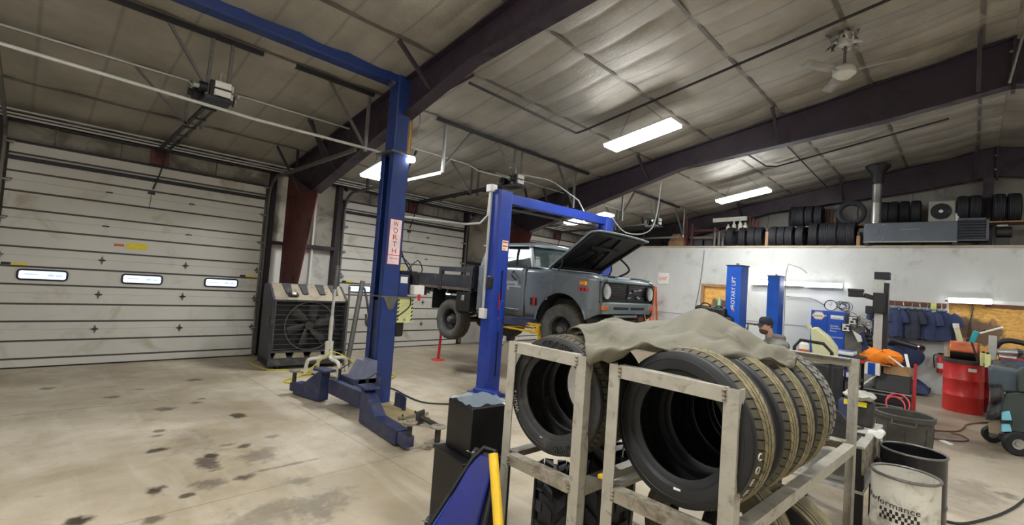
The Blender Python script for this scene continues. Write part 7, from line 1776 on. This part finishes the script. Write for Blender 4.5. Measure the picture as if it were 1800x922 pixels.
hose([(fl(x, y), 0) for x, y in ((1640, 912), (1690, 922), (1740, 912), (1775, 898), (1800, 880), (1830, 850))], .012, 'black', 'black cable on the floor beside the white drum', 'power_cable')

# ================================================================== THE MECHANIC
def skin(name, joints, edges, mm, parent, sub=2):
    me = bpy.data.meshes.new(name); me.from_pydata([tuple(j[0]) for j in joints], edges, []); me.materials.append(mm)
    o = bpy.data.objects.new(name, me); col.objects.link(o); o.parent = parent
    sk = o.modifiers.new('skin', 'SKIN'); sk.use_smooth_shade = True
    for i, j in enumerate(joints):
        r = j[1] if isinstance(j[1], tuple) else (j[1], j[1]); me.skin_vertices[0].data[i].radius = r
    me.skin_vertices[0].data[0].use_root = True
    s = o.modifiers.new('smooth', 'SUBSURF'); s.levels = sub; s.render_levels = sub
    return o
PM = px(1360, 600, 8.3); pc = V(8.3, px(1379, 600, 8.3).y, 0)
MN = thing('person', 'person in a dark cap and grey hoodie sitting with head bowed beside the lift posts', 'person', pc, math.atan2(.72, -.69))
# local frame: +x is where he faces, z up, origin under the hips
zh = .66
sk_ = mat('skin', (188, 150, 132), .55, 0, .06, 12); hood_ = mat('grey_hoodie', (132, 130, 126), .85, 0, .1, 8); jean = mat('dark_jeans', (46, 54, 74), .85, 0, .15, 8); cap_ = mat('navy_cap', (34, 38, 50), .8, 0, .1, 10); beard_ = mat('brown_beard', (84, 66, 54), .9, 0, .2, 30)
J = [(V(0, 0, zh), (.13, .15)), (V(.05, 0, zh + .18), (.12, .14)), (V(.12, 0, zh + .38), (.10, .14)), (V(.17, 0, zh + .50), (.05, .07)), (V(.22, 0, zh + .58), .048), (V(.27, 0, zh + .68), (.085, .075)), (V(.295, 0, zh + .77), (.085, .072)), (V(.30, 0, zh + .83), (.06, .055))]
Ed = [(0, 1), (1, 2), (2, 3), (3, 4), (4, 5), (5, 6), (6, 7)]
for s in (-1, 1):
    b = len(J)
    J += [(V(.15, s * .18, zh + .45), .045), (V(.22, s * .24, zh + .22), .045), (V(.42, s * .17, zh + .14), .038), (V(.50, s * .13, zh + .14), (.042, .022))]
    Ed += [(3, b), (b, b + 1), (b + 1, b + 2), (b + 2, b + 3)]
    for k, (dy, L) in enumerate(((-.03, .07), (-.01, .085), (.01, .08), (.03, .062))):
        c = len(J); J += [(V(.545, s * .13 + dy, zh + .135), .010), (V(.545 + L * .5, s * .13 + dy, zh + .12), .009), (V(.545 + L * .75, s * .13 + dy, zh + .085), .008)]; Ed += [(b + 3, c), (c, c + 1), (c + 1, c + 2)]
    c = len(J); J += [(V(.51, s * .13 - s * .04, zh + .13), .011), (V(.55, s * .13 - s * .055, zh + .115), .009)]; Ed += [(b + 3, c), (c, c + 1)]
    b = len(J)
    J += [(V(.06, s * .10, zh - .0), .10), (V(.44, s * .14, zh + .0), .065), (V(.40, s * .14, .10), .045), (V(.40, s * .14, .05), .04), (V(.54, s * .15, .035), (.045, .035))]
    Ed += [(0, b), (b, b + 1), (b + 1, b + 2), (b + 2, b + 3), (b + 3, b + 4)]
skin('body', J, Ed, sk_, MN)
fc = MB(); hc = V(.30, 0, zh + .745)
fc.ball(hc + V(.005, 0, -.015), .1, .9, .76, 1.15, 20, 14); fc.ball(hc + V(.096, 0, -.012), .018, 1.1, .8, 1.6, 10, 8)                                   # nose
for s in (-1, 1): fc.ball(hc + V(-.012, s * .078, -.01), .026, .7, .4, 1.2, 10, 8)
fc.build('face', sk_, MN, local=True)
ey = MB()
for s in (-1, 1): ey.ball(hc + V(.084, s * .03, .012), .010, 1, 1, .7, 10, 8)
ey.build('eye', M['black_ink'], MN, local=True)
bd = MB().ball(hc + V(.020, 0, -.070), .08, .94, .90, .74, 18, 12); bd.build('beard', beard_, MN, local=True)
hr = MB().ball(hc + V(-.025, 0, .02), .088, .95, .95, 1.0, 20, 12); hr.build('hair', beard_, MN, local=True)
cp_ = MB(); cp_.v = []
cp_.lathe([(.102, 0), (.104, .03), (.095, .07), (.065, .105), (.001, .115)], hc + V(-.005, 0, .035), (.12, 0, 1), 24)
co = cp_.build('cap', cap_, MN, local=True)
MB().grid(lambda u, v: hc + V(.075 + .11 * v * math.cos((u - .5) * 2.0), (.085 - .01 * v) * math.sin((u - .5) * 2.6), .045 - .03 * v - .02 * (2 * u - 1) ** 2), 12, 4).build('cap_brim', cap_, MN, local=True, solid=.006)
Jh = [(V(0, 0, zh - .02), (.15, .18)), (V(.05, 0, zh + .18), (.14, .17)), (V(.115, 0, zh + .38), (.135, .20)), (V(.16, 0, zh + .50), (.12, .17)), (V(.205, 0, zh + .57), (.095, .105)), (V(.235, 0, zh + .615), (.08, .082))]
Eh = [(0, 1), (1, 2), (2, 3), (3, 4), (4, 5)]
for s in (-1, 1):
    b = len(Jh); Jh += [(V(.15, s * .20, zh + .46), .095), (V(.22, s * .25, zh + .22), .066), (V(.42, s * .175, zh + .145), .052)]; Eh += [(3, b), (b, b + 1), (b + 1, b + 2)]
skin('hoodie', Jh, Eh, hood_, MN)
MB().tube(arc((.145, 0, zh + .60), .10, -2.4, 2.4, 14, (-1, 0, -.25), (0, 1, 0)), [.03 + .02 * math.sin(PI * k / 14) for k in range(15)], 10).build('hood', hood_, MN, local=True)
Jl = [(V(0, 0, zh), (.14, .17))]; El = []
for s in (-1, 1):
    b = len(Jl); Jl += [(V(.06, s * .10, zh), .115), (V(.44, s * .14, zh), .08), (V(.40, s * .14, .12), .065)]; El += [(0, b), (b, b + 1), (b + 1, b + 2)]
skin('jeans', Jl, El, jean, MN)
for s in (-1, 1): MB().box((.46, s * .145, .05), (.28, .10, .10)).build('boot', M['black'], MN, local=True, bevel=.03, segs=3)
ST = thing('rolling_stool', 'low black rolling stool under the seated person', 'stool', pc)
MB().lathe([(.001, .42), (.18, .42), (.19, .45), (.18, .49), (.001, .495)], pc, n=28).build('seat', M['black'], ST); MB().cyl(pc + V(0, 0, .1), pc + V(0, 0, .42), .03, n=12).build('post', M['dark_steel'], ST)
for k in range(5):
    a = k * 2 * PI / 5; MB().bar(pc + V(0, 0, .12), pc + V(.24 * math.cos(a), .24 * math.sin(a), .07), .04, .025).build('leg', M['dark_steel'], ST, smooth=0); MB().cyl(pc + V(.24 * math.cos(a) - .012, .24 * math.sin(a), .03), pc + V(.24 * math.cos(a) + .012, .24 * math.sin(a), .03), .03, n=12).build('caster', M['black'], ST)
